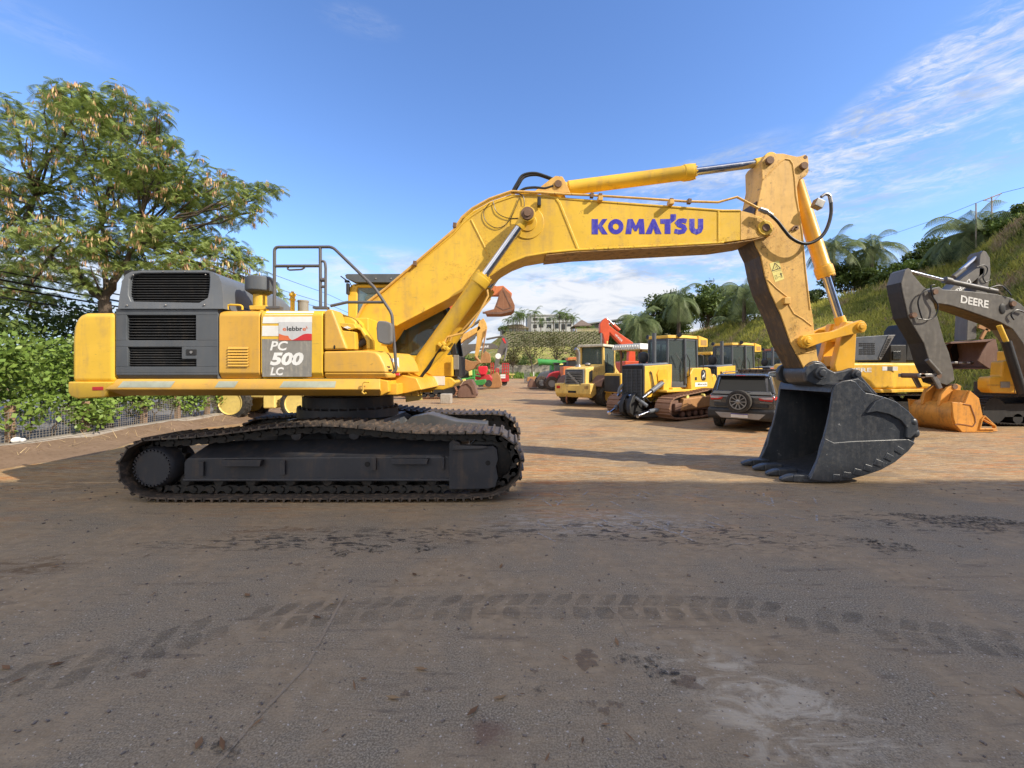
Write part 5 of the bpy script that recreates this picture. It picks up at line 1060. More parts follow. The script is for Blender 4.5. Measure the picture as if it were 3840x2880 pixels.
mb = MB(); c_, d_ = bpx(d3, 1203, 278, 143), bpx(d3, 1262, 495, 143); mb.bx(c_.x, a.x-.02, 142.5, 156, 13, c_.z); mb.build('end_wall', M['roof_grey'], wb, smooth=False)
for x0, y0, x1, y1 in ((1290, 340, 1350, 375), (1380, 345, 1440, 378), (1470, 335, 1530, 380), (1620, 315, 1690, 360), (1720, 330, 1790, 365), (1290, 430, 1340, 480), (1370, 420, 1430, 470), (1480, 430, 1540, 480), (1590, 420, 1640, 485), (1680, 425, 1730, 500), (1760, 425, 1810, 455)):
    p, q = bpx(d3, x0, y0, 143), bpx(d3, x1, y1, 143); mb = MB(); mb.bx(p.x, q.x, 142.9, 142.98, q.z, p.z); f = mb.build('window', M['dark_win'], wb, smooth=False)
mb = MB()
for y in (395, 400): p, q = bpx(d3, 1262, 392, 142.8), bpx(d3, 1840, 400, 142.8); 
mb.bx(p.x, q.x, 142.7, 142.9, q.z, p.z); mb.build('ledge', M['render_white'], wb, smooth=False)
lb = thing('low_building', (W(*d3(1000, 510), 138).x, 138, 8), 'low white building with beige roof, left of the hilltop block', 'building')
mb = MB(); a, b_ = bpx(d3, 830, 480, 137), bpx(d3, 1195, 560, 137); mb.bx(a.x, b_.x, 137, 146, 5, a.z); mb.build('wall', M['render_white'], lb, smooth=False)
mb = MB(); t0 = bpx(d3, 1000, 432, 137).z; mb.prism([(a.x-.8, a.z-.1), (b_.x+.8, a.z-.1), (b_.x-1.5, t0), (a.x+4, t0)], 136.3, 147); mb.build('roof', M['roof_beige'], lb, smooth=False)
for k in range(5): x = a.x+1+k*(b_.x-a.x-2)/5; mb = MB(); mb.bx(x, x+1.2, 136.9, 136.98, a.z-2.4, a.z-1.0); mb.build('window', M['dark_win'], lb, smooth=False)
gz = thing('gazebo', (W(*d3(1965, 500), 132).x, 132, 13), 'open shelter with dark pyramid tile roof on the hilltop', 'shelter')
mb = MB(); a, b_, t = bpx(d3, 1835, 452, 130), bpx(d3, 2085, 452, 130), bpx(d3, 1975, 352, 130); cx0 = (a.x+b_.x)/2
mb.add([(a.x, 128, a.z), (b_.x, 128, a.z), (b_.x, 136, a.z), (a.x, 136, a.z), (t.x, 132, t.z), (a.x, 128, a.z-.25), (b_.x, 128, a.z-.25), (b_.x, 136, a.z-.25), (a.x, 136, a.z-.25)], [(0, 1, 4), (1, 2, 4), (2, 3, 4), (3, 0, 4), (0, 5, 6, 1), (1, 6, 7, 2), (2, 7, 8, 3), (3, 8, 5, 0), (5, 8, 7, 6)]); mb.build('roof', M['roof_tile'], gz, smooth=False)
for x in (a.x+.6, b_.x-.6):
    for y in (128.6, 135.4): mb = MB(); mb.bx(x-.15, x+.15, y-.15, y+.15, 13, a.z-.2); mb.build('post', M['wood'], gz, smooth=False)
gw = thing('grey_shed', (W(*d3(2250, 480), 150).x, 150, 13), 'long grey metal-roofed shed beside the hilltop shelter', 'building')
mb = MB(); a, b_ = bpx(c5, 950, 1125, 148), bpx(c5, 1480, 1180, 148); mb.bx(a.x, b_.x, 148, 165, 13, a.z-.5); mb.build('wall', M['roof_grey'], gw, smooth=False)
mb = MB(); p0, p1 = bpx(c5, 925, 1130, 147), bpx(c5, 1480, 1052, 147); mb.hull([(p0.x, 146, p0.z), (p1.x, 146, p1.z), (p1.x, 166, p1.z+1), (p0.x, 166, p0.z+1)], [(p0.x, 146, p0.z-.4), (p1.x, 146, p1.z-.4), (p1.x, 166, p1.z+.6), (p0.x, 166, p0.z+.6)]); mb.build('roof', M['roof_grey'], gw, smooth=False)
fr = MB(); a, b_ = bpx(d3, 1890, 488, 124.5), bpx(d3, 2260, 530, 124.5)
for k in range(60): x = a.x+(b_.x-a.x)*k/59; fr.bx(x-.03, x+.03, 124.45, 124.55, 13.05, a.z)
fr.bx(a.x, b_.x, 124.4, 124.6, a.z-.1, a.z); fr.bx(a.x, b_.x, 124.4, 124.6, 13.2, 13.35); fr.bx(a.x, b_.x, 124.5, 124.52, 13.4, a.z-.3)
tag(fr.build('fence', paint('cream_fence', (.5, .44, .26), .8, dirt_amt=.3), smooth=False), 'low cream fence along the hilltop edge before the shelter', 'fence')

# ------------------------------------------------------------------ plants
GREENS = {'dark': [(.025, .042, .012), (.042, .068, .018), (.068, .10, .028), (.10, .135, .04)], 'mid': [(.04, .068, .015), (.07, .11, .025), (.11, .16, .038), (.16, .21, .06)],
          'brown': [(.06, .055, .025), (.10, .085, .04), (.085, .09, .03), (.13, .11, .05)], 'light': [(.05, .085, .015), (.09, .15, .025), (.14, .21, .04), (.2, .27, .07)], 'palm': [(.06, .085, .035), (.10, .14, .055), (.15, .19, .075), (.20, .24, .10)]}
for k, v in GREENS.items(): M['leaf_'+k] = leafmat('leaves_'+k, v, .5, .22)
def leaf_quads(C, size, asp=.55, up=.5):
    C = np.asarray(C); n = len(C); s = size*nr.uniform(.6, 1.35, n)
    nrm = nr.normal(size=(n, 3)); nrm[:, 2] += up; nrm /= np.linalg.norm(nrm, axis=1)[:, None]
    a = np.cross(nrm, nr.normal(size=(n, 3))); a /= np.linalg.norm(a, axis=1)[:, None]; b = np.cross(nrm, a)
    a *= (s/2)[:, None]; b *= (s*asp/2)[:, None]
    return np.stack([C-a, C-b*.9+a*.05, C+a, C+b*.9+a*.05], 1)
def clump_points(clumps, n):
    """clumps: rows of centre + radii; leaves gather towards each clump's outside, with holes"""
    Cc = np.asarray(clumps, dtype=float); vol = (Cc[:, 3]*Cc[:, 4]*Cc[:, 5])**(2/3); idx = nr.choice(len(Cc), n, p=vol/vol.sum())
    d = nr.normal(size=(n, 3)); d /= np.linalg.norm(d, axis=1)[:, None]; r = nr.uniform(.25, 1.0, n)**.5*(1+.10*nr.normal(size=n))
    return Cc[idx, :3]+d*Cc[idx, 3:]*r[:, None]
def branch(mb, a, b, r0, r1, wob=.08, n=6, seg=7):
    a, b = Vector(a), Vector(b); L = (b-a).length; P = [a.lerp(b, i/n)+Vector((rng.uniform(-1, 1), rng.uniform(-1, 1), rng.uniform(-.4, .4)))*wob*L*(0 if i in (0, n) else 1)*.35 for i in range(n+1)]
    mb.tube(P, [r0+(r1-r0)*i/n for i in range(n+1)], seg); return P
def tree(label, base, h, wd, mat, leaf=.35, n=3500, nclump=26, low=.3, cat='tree', group=None, name='tree', trunk_r=None, bare=0.0, dy=None, mats='bark'):
    base = Vector(base); t = thing(name, base, label, cat, group=group); dy = dy or wd
    zc = base.z+h*(low+(1-low)/2); rz = h*(1-low)/2; cl = []
    for k in range(nclump):
        d = Vector(nr.normal(size=3)); d.normalize(); q = rng.uniform(.35, .86); s = rng.uniform(.20, .40)
        c = Vector((base.x+d.x*wd/2*q, base.y+d.y*dy/2*q, zc+d.z*rz*q)); cl.append((c.x, c.y, c.z, wd/2*s*1.15, dy/2*s*1.15, max(rz*s, wd*.1)))
    mb = MB(); tr = trunk_r or h*.022; top = base+Vector((rng.uniform(-.05, .05)*wd, 0, h*(low+.1)))
    branch(mb, base-Vector((0, 0, .3)), top, tr, tr*.7, .05)
    for c in cl[:12]: branch(mb, top-Vector((0, 0, rng.uniform(0, .12)*h)), Vector(c[:3]), tr*.5, tr*.12, .12, 5, 5)
    mb.build('trunk', M[mats], t, sharp=80)
    C = clump_points(cl, n); quads('crown', leaf_quads(C, leaf), M[mat], t); return t
def palm(label, base, h, fl, nf, mat='leaf_palm', tr=.16, droop=1.0, group=None, lw=.036, cat='palm', nl=28, name='palm_tree', lean=0.0):
    base = Vector(base); t = thing(name, base, label, cat, group=group); mb = MB(); top = base+Vector((lean, 0, h))
    P = [base.lerp(top, i/7)+Vector((lean*.25*math.sin(i/7*math.pi), 0, 0)) for i in range(8)]; mb.tube([base-Vector((0, 0, .3))]+P[1:], [tr*1.35]+[tr*(1.1-.25*i/7) for i in range(1, 8)], 9); mb.build('trunk', M['bark'], t, sharp=80)
    Q = []
    for k in range(nf):
        az = 2*math.pi*k/nf*2.4+rng.uniform(-.3, .3); el = R(80)-R(95)*((k+.5)/nf)**.8*droop+rng.uniform(-.12, .12); L = fl*rng.uniform(.85, 1.1)
        p = top.copy(); d = Vector((math.cos(az)*math.cos(el), math.sin(az)*math.cos(el), math.sin(el))); st = L/nl
        for j in range(nl):
            s = j/nl; d.z -= (.055+.10*s)*droop*(22/nl); d.normalize(); q = p+d*st
            sd = d.cross(Vector((0, 0, 1))); sd = sd.normalized() if sd.length > .05 else Vector((1, 0, 0))
            ll = fl*.30*math.sin(math.pi*min(1, .14+s*.86))**.6*rng.uniform(.85, 1.1)
            for g in (-1, 1):
                tip = q+(sd*g*.75+d*.42-Vector((0, 0, .35+.35*s)))*ll; w_ = lw*fl*.45
                Q.append([p, p+d*w_*1.3, tip+d*w_*.2, tip])
            w2 = Vector((0, 0, .018*fl*(1-s*.8))); Q.append([p-w2, q-w2, q+w2*.3, p+w2]); p = q
    quads('crown', np.array([[tuple(v) for v in q] for q in Q]), M[mat], t); return t

# the big feathery tree over the left fence, hung with seed pods
YT = 12.2
TR = thing('pod_tree', (W(395, 1390, YT).x, YT, 0), 'large feathery tree with hanging brown seed pods at the left', 'tree')
T = lambda x, y, dy=0.0: W(x, y, YT+dy)
mb = MB(); b0 = Vector((T(398, 0).x, YT, -.1)); fork = T(392, 1130)
br_ends = []
branch(mb, b0, fork, .19, .15, .05, 6, 10)
limbs = [(fork, T(300, 1045), .10, .085, T(190, 960, -.6)), (fork, T(455, 1010, .3), .11, .08, T(520, 900, .4)), (fork, T(400, 1000, .8), .08, .06, T(380, 850, 1.0)), (T(300, 1045), T(210, 890, .5), .07, .05, T(130, 740, .8))]
for a, b_, r0, r1, c_ in limbs: branch(mb, a, b_, r0, r1, .10, 5, 8); branch(mb, b_, c_, r1, r1*.45, .12, 6, 7)
clumps = [(100, 520, 160, 120), (300, 440, 170, 100), (470, 440, 140, 90), (290, 370, 90, 55), (465, 360, 60, 50), (590, 400, 50, 35), (130, 740, 190, 150), (380, 640, 200, 150), (600, 520, 70, 40), (620, 690, 150, 110), (735, 640, 80, 60), (740, 760, 150, 90), (880, 720, 120, 55), (985, 705, 60, 26), (660, 880, 170, 110), (840, 930, 110, 80), (940, 800, 60, 40), (940, 990, 60, 60), (470, 850, 170, 120), (240, 900, 160, 90), (60, 900, 120, 90), (560, 1010, 130, 50), (800, 1040, 120, 45), (50, 1040, 110, 50), (1000, 1065, 50, 26), (1040, 1110, 34, 30), (340, 1000, 70, 60), (-120, 700, 160, 220), (180, 350, 26, 40), (265, 335, 40, 40), (340, 345, 26, 34), (600, 440, 40, 24), (660, 530, 40, 24), (735, 575, 22, 40), (860, 660, 40, 26), (1035, 700, 34, 16), (905, 800, 50, 22), (985, 790, 24, 16), (20, 370, 30, 26), (540, 470, 60, 40), (430, 330, 30, 24), (200, 1010, 140, 56), (440, 955, 120, 56), (700, 1000, 140, 56), (900, 1060, 90, 36), (90, 1110, 110, 44), (330, 1075, 70, 36), (-160, 1000, 160, 120), (30, 400, 50, 35), (640, 560, 60, 70), (520, 640, 150, 120)]
CL = []
for x, y, rx, ry in clumps:
    for q in range(1 if rx < 90 else 2):
        p = T(x+rng.uniform(-.2, .2)*rx*q, y+rng.uniform(-.2, .2)*ry*q, rng.uniform(-1.1, 1.6)*min(1, rx/120)); k = p.y/F; f_ = .76 if rx > 100 else .95; CL.append((p.x, p.y, p.z, rx*k*f_, min(1.1, rx*k), ry*k*f_))
ends = [T(190, 960, -.6), T(520, 900, .4), T(380, 850, 1.0), T(130, 740, .8)]
for c in CL:
    tgt = Vector(c[:3]); st = min(ends+[fork], key=lambda e: (e-tgt).length); branch(mb, st, tgt, .04, .012, .14, 5, 5)
mb.build('trunk', M['bark'], TR, sharp=80)
def fronds(centres, L=.27, pairs=9, pl=.105, pw=.022):
    Q = []
    for c in centres:
        az = rng.uniform(0, 6.28); el = rng.uniform(-.5, .55); d = Vector((math.cos(az)*math.cos(el), math.sin(az)*math.cos(el), math.sin(el))); p = Vector(c); st = L*rng.uniform(.7, 1.25)/pairs
        for j in range(pairs):
            d.z -= .11; d.normalize(); q = p+d*st; sd = d.cross(Vector((0, 0, 1))); sd = sd.normalized() if sd.length > .05 else Vector((1, 0, 0)); l = pl*(1-.5*abs(j/pairs-.4))
            for g in (-1, 1):
                tip = q+(sd*g+d*.35-Vector((0, 0, .45)))*l*.9; Q.append([p, p+d*pw, tip+d*pw*.5, tip])
            p = q
    return np.array([[tuple(v) for v in q] for q in Q])
C = clump_points(CL, 8600); C = C[(C[:, 2] > 1.9)]
M['leaf_pod'] = leafmat('feathery_leaves', [(.11, .16, .035), (.20, .27, .065), (.29, .36, .105), (.38, .43, .17)], .5, .42)
quads('crown', fronds(C), M['leaf_pod'], TR)
C = clump_points(CL, 1050); Q = []
for c in C:
    sz = rng.uniform(.15, .25)
    for k in range(rng.randint(4, 9)):
        a = rng.uniform(0, 6.28); o = Vector(c)+Vector((rng.uniform(-.07, .07), rng.uniform(-.07, .07), rng.uniform(-.03, .03))); tip = o+Vector((math.cos(a)*.35, math.sin(a)*.35, -1)).normalized()*sz*rng.uniform(.7, 1.15); s = Vector((math.cos(a+1.5), math.sin(a+1.5), 0))*.016
        m_ = o.lerp(tip, .5); Q.append([o, m_-s, tip, m_+s])
M['pods'] = leafmat('seed_pods', [(.20, .08, .045), (.40, .20, .11), (.56, .36, .20), (.52, .50, .16)], .5, .15)
quads('seed_pods', np.array([[tuple(v) for v in q] for q in Q]), M['pods'], TR)

# hedge, mesh fence, kerb along the left side
KX = -10.05
kb = MB(); kb.bx(KX-.45, KX, 1, 40, 0, .235); kb.bx(KX-.4, KX-.02, 1, 40, .239, .26)
tag(kb.build('kerb_wall', M['concrete'], bevel=.012), kind='structure')
be_ = MB()
for k in range(60):
    y0, y1 = 3+k*.6, 3.6+k*.6
    f = lambda y: (.26+.05*math.sin(y*1.7)+.03*math.sin(y*4.1), .75+.18*math.sin(y*.9)+.1*math.sin(y*2.3))
    (h0, w0), (h1, w1) = f(y0), f(y1); be_.add([(KX+.01, y0, h0*.85), (KX+.3, y0, h0*.6), (KX+w0, y0, .02), (KX+w0*1.5, y0, -.01), (KX+.01, y1, h1*.85), (KX+.3, y1, h1*.6), (KX+w1, y1, .02), (KX+w1*1.5, y1, -.01)], [(0, 1, 5, 4), (1, 2, 6, 5), (2, 3, 7, 6)])
M['soil'] = paint('brown_soil', (.20, .13, .08), .95, dirt=(.14, .085, .05), dirt_amt=.9, scale=1.6, bump=.6, streak=False)
tag(be_.build('soil_berm', M['soil'], sharp=80, solid=False), kind='structure')
pts = [(KX+nr.uniform(.05, .7), y, nr.uniform(.05, .2)) for y in nr.uniform(7, 20, 260)]
q = blades(pts, .10, .3, .008, .016, 2.2); tag(quads('dry_straw', q, leafmat('straw', [(.45, .32, .15), (.55, .42, .24), (.3, .2, .1)], .8, .1)), 'dry straw lying along the soil under the fence', 'straw', kind='stuff')
st_ = MB(); st_.bx(-40, KX-1.2, 0, 90, -.02, .045); tag(st_.build('road', paint('street_asphalt', (.16, .165, .18), .9, dirt_amt=.2, scale=.6, bump=.1), smooth=False), kind='structure')
fn = thing('mesh_fence', (KX-.3, 12, .26), 'wire mesh fence on wooden posts under the left hedge', 'fence')
for y in (7.2, 8.8, 10.35, 12.0, 13.2, 14.5, 15.6, 16.9, 18.5, 20.2, 22, 24): mb = MB(); mb.bx(KX-.36, KX-.24, y-.06, y+.06, .25, .98+rng.uniform(-.05, .05)); mb.build('fence_post', M['wood'], fn, .006)
mb = MB()
for k in range(12): z = .28+k*.055; mb.tube([(KX-.22, 3, z), (KX-.22, 26, z)], .0045, 4)
for k in range(360): y = 3+k*.064; mb.add([(KX-.216, y-.005, .26), (KX-.216, y+.005, .26), (KX-.216, y+.005, .90), (KX-.216, y-.005, .90)], [(0, 1, 2, 3)])
mb.build('wire_mesh', paint('galvanised_wire', (.26, .235, .20), .6, .2, dirt_amt=.4), fn, smooth=False, solid=False)
hg = thing('hedge', (KX-.9, 12, 0), 'leafy bright green hedge growing through the left fence', 'hedge')
cl = []
for k in range(190):
    y = rng.uniform(3.5, 22); zz = rng.uniform(.62, 2.35 if y < 13 else 1.5 if y < 16 else 1.2); cl.append((KX-rng.uniform(.15, 1.1)+(.12 if zz < 1 else 0), y, zz, .38, .5, .36))
C = clump_points(cl, 30000); M['hedge_leaf'] = leafmat('hedge_leaves', [(.045, .075, .014), (.11, .18, .033), (.19, .28, .055), (.32, .41, .12)], .38, .3); quads('leaves', leaf_quads(C, .12, .75, .7), M['hedge_leaf'], hg)
mb = MB()
for k in range(70):
    y = rng.uniform(4, 22); branch(mb, (KX-.5, y, .2), (KX-.5+rng.uniform(-.3, .3), y+rng.uniform(-.5, .5), rng.uniform(.9, 1.6)), .02, .008, .2, 5, 5)
mb.build('stems', M['bark'], hg, sharp=80)
tree('leafy dark tree standing behind the hedge at the left edge', (-14.2, 10.2, 0), 4.7, 5.2, 'leaf_mid', .15, 9000, 34, .04)
tree('dark rounded tree between the hedge and the pod tree trunk', (-14.8, 14.4, 0), 4.9, 5.6, 'leaf_mid', .16, 9000, 34, .04)
tree('dark tree beyond the street, behind the grey engine hood', (-15.5, 19.5, 0), 4.2, 6.0, 'leaf_mid', .2, 6000, 30, .04)
tree('low bushy tree across the street, right of the pod tree', (-15.5, 25, 0), 3.2, 5.0, 'leaf_dark', .22, 3200, 20, .1)
sb = thing('litter_bag', (KX-.1, 8.75, .26), 'crumpled white plastic bag caught at the foot of the fence', 'bag'); mb = MB(); mb.ball((KX-.12, 8.75, .32), (.05, .10, .06), 9, 6); mb.ball((KX-.1, 8.85, .30), (.03, .07, .04), 8, 5); mb.build('film', M['white'], sb)
# street cables
for z, x, r_, lb in ((7.0, -13, .014, 'upper thin street cable, highest of three behind the handrail'), (6.3, -13, .014, 'middle thin street cable behind the handrail'), (5.9, -13.0, .014, 'lowest thin street cable behind the handrail'), (4.35, -13, .022, 'thick street cable, topmost of the bundle under the pod tree'), (4.15, -13.1, .03, 'thick street cable, second in the bundle under the pod tree'), (3.95, -13, .025, 'thick street cable, third in the bundle under the pod tree'), (3.7, -13.1, .02, 'thick street cable, lowest of the bundle under the pod tree')):
    mb = MB(); mb.tube([(x, y, z+.25*((y % 30)-15)**2/225-.1) for y in np.linspace(4, 64, 41)], r_, 5); tag(mb.build('power_cable', M['hose']), lb, 'cable', 'street cables at the left')
# trees and palms on the slope and in the middle
def at(px, py, Y): return W(px, py, Y)
def hz_(px, v): return Vector(hill_pt(px, v, False))
def on_hill(px, Y):
    for k in range(200):
        v = k/100
        p = hill_pt(px, v, False)
        if p[1] >= Y: return Vector(p)
    return Vector(p)
def gtree(px0, px1, ytop, Y, label, mat, **k):
    b = on_hill((px0+px1)/2, Y); Y = b.y; wd = (px1-px0)*Y/F; top = at(0, ytop, Y).z
    return tree(label, b, top-b.z, wd, mat, **k)
def gpalm(px, ytop, Y, label, fl, nf=20, **k):
    b = on_hill(px, Y); top = at(0, ytop, b.y).z-fl*.55; return palm(label, b, max(.6, top-b.z), fl, nf, **k)
gtree(2570, 2745, 1062, 62, 'dense rounded tree behind the bulldozer cab, tallest broadleaf of the grove', 'leaf_mid', leaf=.5, n=4600, nclump=34, low=.22)
gtree(2395, 2560, 1100, 66, 'dark broad tree left of the rounded tree, with a palm before it', 'leaf_dark', leaf=.5, n=4200, nclump=30, low=.15)
gtree(2660, 2850, 1075, 64, 'dark tree filling the gap behind the hill palm and rounded tree', 'leaf_dark', leaf=.5, n=4000, nclump=30, low=.1)
gtree(2440, 2620, 1090, 72, 'dark tree at the back of the grove above the bulldozers', 'leaf_dark', leaf=.55, n=3200, nclump=26, low=.1)
gpalm(2400, 1145, 58, 'bushy drooping palm at the left end of the grove, beside the red boom', 4.2, 34, droop=1.15, tr=.25)
gpalm(2545, 1065, 60, 'dark drooping palm left of the rounded tree', 4.2, 32, droop=1.2, tr=.25)
gpalm(2790, 1030, 52, 'tall palm on the slope right of the rounded tree, left of the yellow arm', 4.4, 32, droop=1.05, tr=.22)
gpalm(2740, 1150, 56, 'short drooping palm at the top of the slope beside the tall palm', 3.6, 24, droop=1.2, tr=.2)
gpalm(3125, 860, 46, 'palm on the ridge just behind the yellow bucket cylinder', 3.8, 32, droop=1.05, tr=.2)
gpalm(3268, 862, 46, 'palm on the ridge right of the bucket cylinder, before open sky', 3.8, 32, droop=1.05, tr=.2)
gpalm(3650, 770, 37, 'largest palm on the ridge, under the power pole at the right', 4.6, 34, droop=1.0, tr=.22)
gtree(3090, 3270, 985, 46, 'leafy green tree under the two ridge palms', 'leaf_mid', leaf=.36, n=3200, nclump=24, low=.05)
gtree(3240, 3400, 985, 44, 'low bushy tree on the ridge before the right of the two palms', 'leaf_mid', leaf=.34, n=2800, nclump=22, low=.05)
gtree(3440, 3560, 870, 42, 'thin open tree on the ridge left of the largest palm', 'leaf_mid', leaf=.3, n=1500, nclump=22, low=.2)
gtree(3360, 3520, 945, 42, 'low spreading bush along the ridge below the thin open tree', 'leaf_light', leaf=.3, n=2600, nclump=22, low=.0)
gtree(3000, 3130, 1085, 46, 'dark bush on the ridge between the yellow arm and its cylinder', 'leaf_dark', leaf=.34, n=2200, nclump=18, low=.0)
gtree(3500, 3680, 930, 38, 'dark shrub at the foot of the largest ridge palm', 'leaf_dark', leaf=.3, n=2800, nclump=22, low=.0)
gtree(3700, 3960, 800, 34, 'grassy bush cresting the ridge at the right edge', 'leaf_light', leaf=.26, n=3600, nclump=26, low=.0)
gtree(3800, 3900, 745, 34, 'thin tree top at the right edge of the ridge', 'leaf_mid', leaf=.26, n=1200, nclump=16, low=.2)
for a in ((2250, 2400, 1195, 74, 'leaf_dark', 'dark bushy tree at the left end of the grove behind the folded red boom'), (2330, 2470, 1150, 76, 'leaf_mid', 'broad tree standing behind the leftmost drooping palm of the grove'), (2480, 2600, 1075, 74, 'leaf_mid', 'tall tree behind the dark drooping palm of the grove'), (2600, 2700, 1050, 76, 'leaf_dark', 'tallest dark tree at the back of the grove, behind the rounded tree'), (2820, 2960, 1075, 60, 'leaf_mid', 'tree on the slope directly behind the yellow arm'), (3560, 3700, 865, 40, 'leaf_mid', 'leafy tree behind the largest ridge palm'), (3180, 3300, 930, 50, 'leaf_dark', 'dark tree between the two ridge palms'), (3400, 3500, 930, 45, 'leaf_dark', 'dark round bush on the ridge right of the two palms'), (3760, 3860, 790, 36, 'leaf_mid', 'bush on the ridge right of the power poles')):
    gtree(a[0], a[1], a[2], a[3], a[5], a[4], leaf=.42, n=3000, nclump=26, low=.08)
b = on_hill(3240, 30); pts = [(b.x+nr.normal(0, .55), b.y+nr.normal(0, .4), b.z) for _ in range(420)]
tag(quads('grass_clump', blades(pts, .9, 1.9, .05, .1, .45), M['verge']), 'bright clump of long arching grass on the slope above the engine hood', 'plant')
for px0, px1, yt, Y, n_, lab in ((1930, 2060, 1225, 96, 1100, 'sparse brownish tree before the planted slope, left of the pair'), (2035, 2140, 1215, 97, 1100, 'sparse brownish tree with several thin stems, right of the pair'), (1880, 1965, 1285, 90, 1000, 'brownish small tree in front of the stone wall, left of the verge'), (2120, 2230, 1285, 92, 1300, 'low olive bush on the bank behind the loader')):
    wd = (px1-px0)*Y/F; c = at((px0+px1)/2, 0, Y); zt_ = at(0, yt, Y).z; tree(lab, (c.x, Y, .2), zt_, wd, 'leaf_brown', leaf=.42, n=n_, nclump=26, low=.28, trunk_r=.14)
for k, (x, yt, yb_, fl) in enumerate([(940, 335, 520, 2.6), (1010, 315, 490, 2.6), (1052, 320, 490, 2.4), (1075, 245, 490, 2.8), (1098, 250, 490, 2.6), (1122, 262, 490, 2.8), (1150, 255, 490, 2.8), (1312, 215, 480, 3.4), (1395, 340, 490, 2.6), (1650, 230, 480, 3.2), (1702, 245, 500, 2.8), (1742, 250, 500, 3.0), (1812, 300, 500, 2.6), (1850, 300, 500, 2.6), (862, 445, 570, 2.2), (905, 435, 570, 2.2), (1570, 320, 480, 2.4)]):
    Y = 134; p = W(*d3(x, yb_), Y); tp = W(*d3(x, yt), Y)
    labs = ['leftmost slim palm of the hilltop row, by the low building', 'slim palm, second from the left in the hilltop row', 'slim palm, third from the left, partly behind its neighbour', 'slim tall palm, first of four crowded left of the dark end wall', 'slim tall palm, second of four crowded left of the dark end wall', 'slim tall palm, third of four crowded left of the dark end wall', 'slim tall palm, nearest to the dark end wall on its left', 'tallest palm before the left half of the white hilltop block', 'short palm before the middle of the white hilltop block', 'tall palm before the right half of the white hilltop block', 'slim palm at the right corner of the white hilltop block', 'slim palm just right of the white hilltop block', 'short slim palm nearest the dark shelter on its left', 'short slim palm touching the left eave of the dark shelter', 'small palm low on the slope before the low building, left', 'small palm low on the slope before the low building, right', 'small bushy palm before the windows of the white block']
    palm(labs[k], (p.x, Y, p.z-(1.5 if p.z > 10 else 3)), tp.z-fl*.35-p.z+(1.5 if p.z > 10 else 3), fl, 16, 'leaf_mid', .13, .95, 'slim palms on the hilltop', .085, nl=9)
for k, (x, y) in enumerate(((1925, 462), (1990, 460), (2105, 445))):
    p = W(*d3(x, y), 127); palm(('squat yellowish palm before the shelter, left', 'squat yellowish palm before the shelter, middle', 'squat palm right of the shelter, before the grey shed')[k], (p.x, 127, 13), max(.4, p.z-13-.5), 1.5, 16, 'leaf_light', .14, 1.0, 'squat palms by the shelter', .09, nl=9)
# bank shrubs and far trees
for k in range(13):
    x = -24+k*4.6; tree(['round green shrub on the bank below the planted slope, %s' % s for s in ('far left end', 'left of the grey boom', 'behind the grey boom', 'behind the ochre bucket', 'left of the small brownish tree', 'behind the small brownish tree', 'under the left sparse tree', 'under the right sparse tree', 'left of the olive bush', 'behind the olive bush', 'behind the loader cab', 'behind the red boom', 'right of the red boom')][k], (x, 104+rng.uniform(-2, 2), 1.8), rng.uniform(2.6, 4.2), rng.uniform(5, 6.5), ('leaf_mid', 'leaf_light', 'leaf_brown')[k % 3], leaf=.45, n=900, nclump=14, low=.0, cat='shrub', name='shrub')
# power poles and wire above the ridge
for (x, y0, yt, lab) in ((3719, 830, 737, 'thin power pole with a slanted cross arm on the ridge'), (3660, 840, 763, 'plain pole beside the cross-arm pole on the ridge')):
    p = W(x, y0, 36); q = W(x, yt, 36); t = thing('power_pole', (p.x, 36, p.z-1), lab, 'pole'); mb = MB(); mb.cyl((p.x, 36, p.z-2), (q.x, 36, q.z), .06, .045, 8); mb.build('pole', M['concrete'], t)
    if x == 3719:
        mb = MB(); mb.tube([W(3689, 752, 36), W(3756, 725, 36)], .04, 5); mb.tube([W(3719, 760, 36), W(3750, 730, 36)], .02, 5); mb.tube([W(3719, 756, 36), W(3695, 752, 36)], .02, 5); mb.build('cross_arm', M['wood'], t)
mb = MB(); mb.tube([W(3200, 920, 60), W(3335, 882, 50), W(3500, 826, 42), W(3689, 750, 36), W(3756, 724, 36), W(3900, 688, 33)], .018, 5); tag(mb.build('power_wire', M['hose']), 'single wire rising to the cross-arm pole on the ridge', 'cable')
# ------------------------------------------------------------------ parked machines
M['deere_yellow'] = paint('machine_yellow_paint', (.80, .47, .05), .42, dirt=(.38, .24, .11), dirt_amt=.5, scale=1.4, bump=.04)
M['loader_cream'] = paint('faded_cream_yellow_paint', (.74, .50, .13), .55, dirt=(.30, .20, .11), dirt_amt=.75, scale=1.3, bump=.08, spots=.2)
M['arm_grey'] = paint('charcoal_boom_paint', (.115, .107, .096), .45, dirt=(.22, .20, .17), dirt_amt=.55, scale=1.2, bump=.05)
M['red_boom'] = paint('orange_red_boom_paint', (.62, .085, .025), .45, dirt=(.35, .10, .05), dirt_amt=.35, scale=1.2, bump=.04)
M['orange_house'] = paint('orange_machine_paint', (.60, .17, .05), .5, dirt=(.3, .12, .06), dirt_amt=.5, scale=1.2)
M['bucket_orange'] = paint('orange_bucket_paint', (.70, .31, .05), .5, dirt=(.22, .11, .05), dirt_amt=.75, scale=1.5, bump=.12, spots=.25)
M['green_m'] = paint('green_machine_paint', (.035, .26, .05), .45, dirt_amt=.35, scale=1.2)
M['red_m'] = paint('red_machine_paint', (.50, .03, .035), .45, dirt_amt=.35, scale=1.2)
M['maroon'] = paint('brick_red_cab_paint', (.38, .12, .06), .5, dirt_amt=.4, scale=1.2)
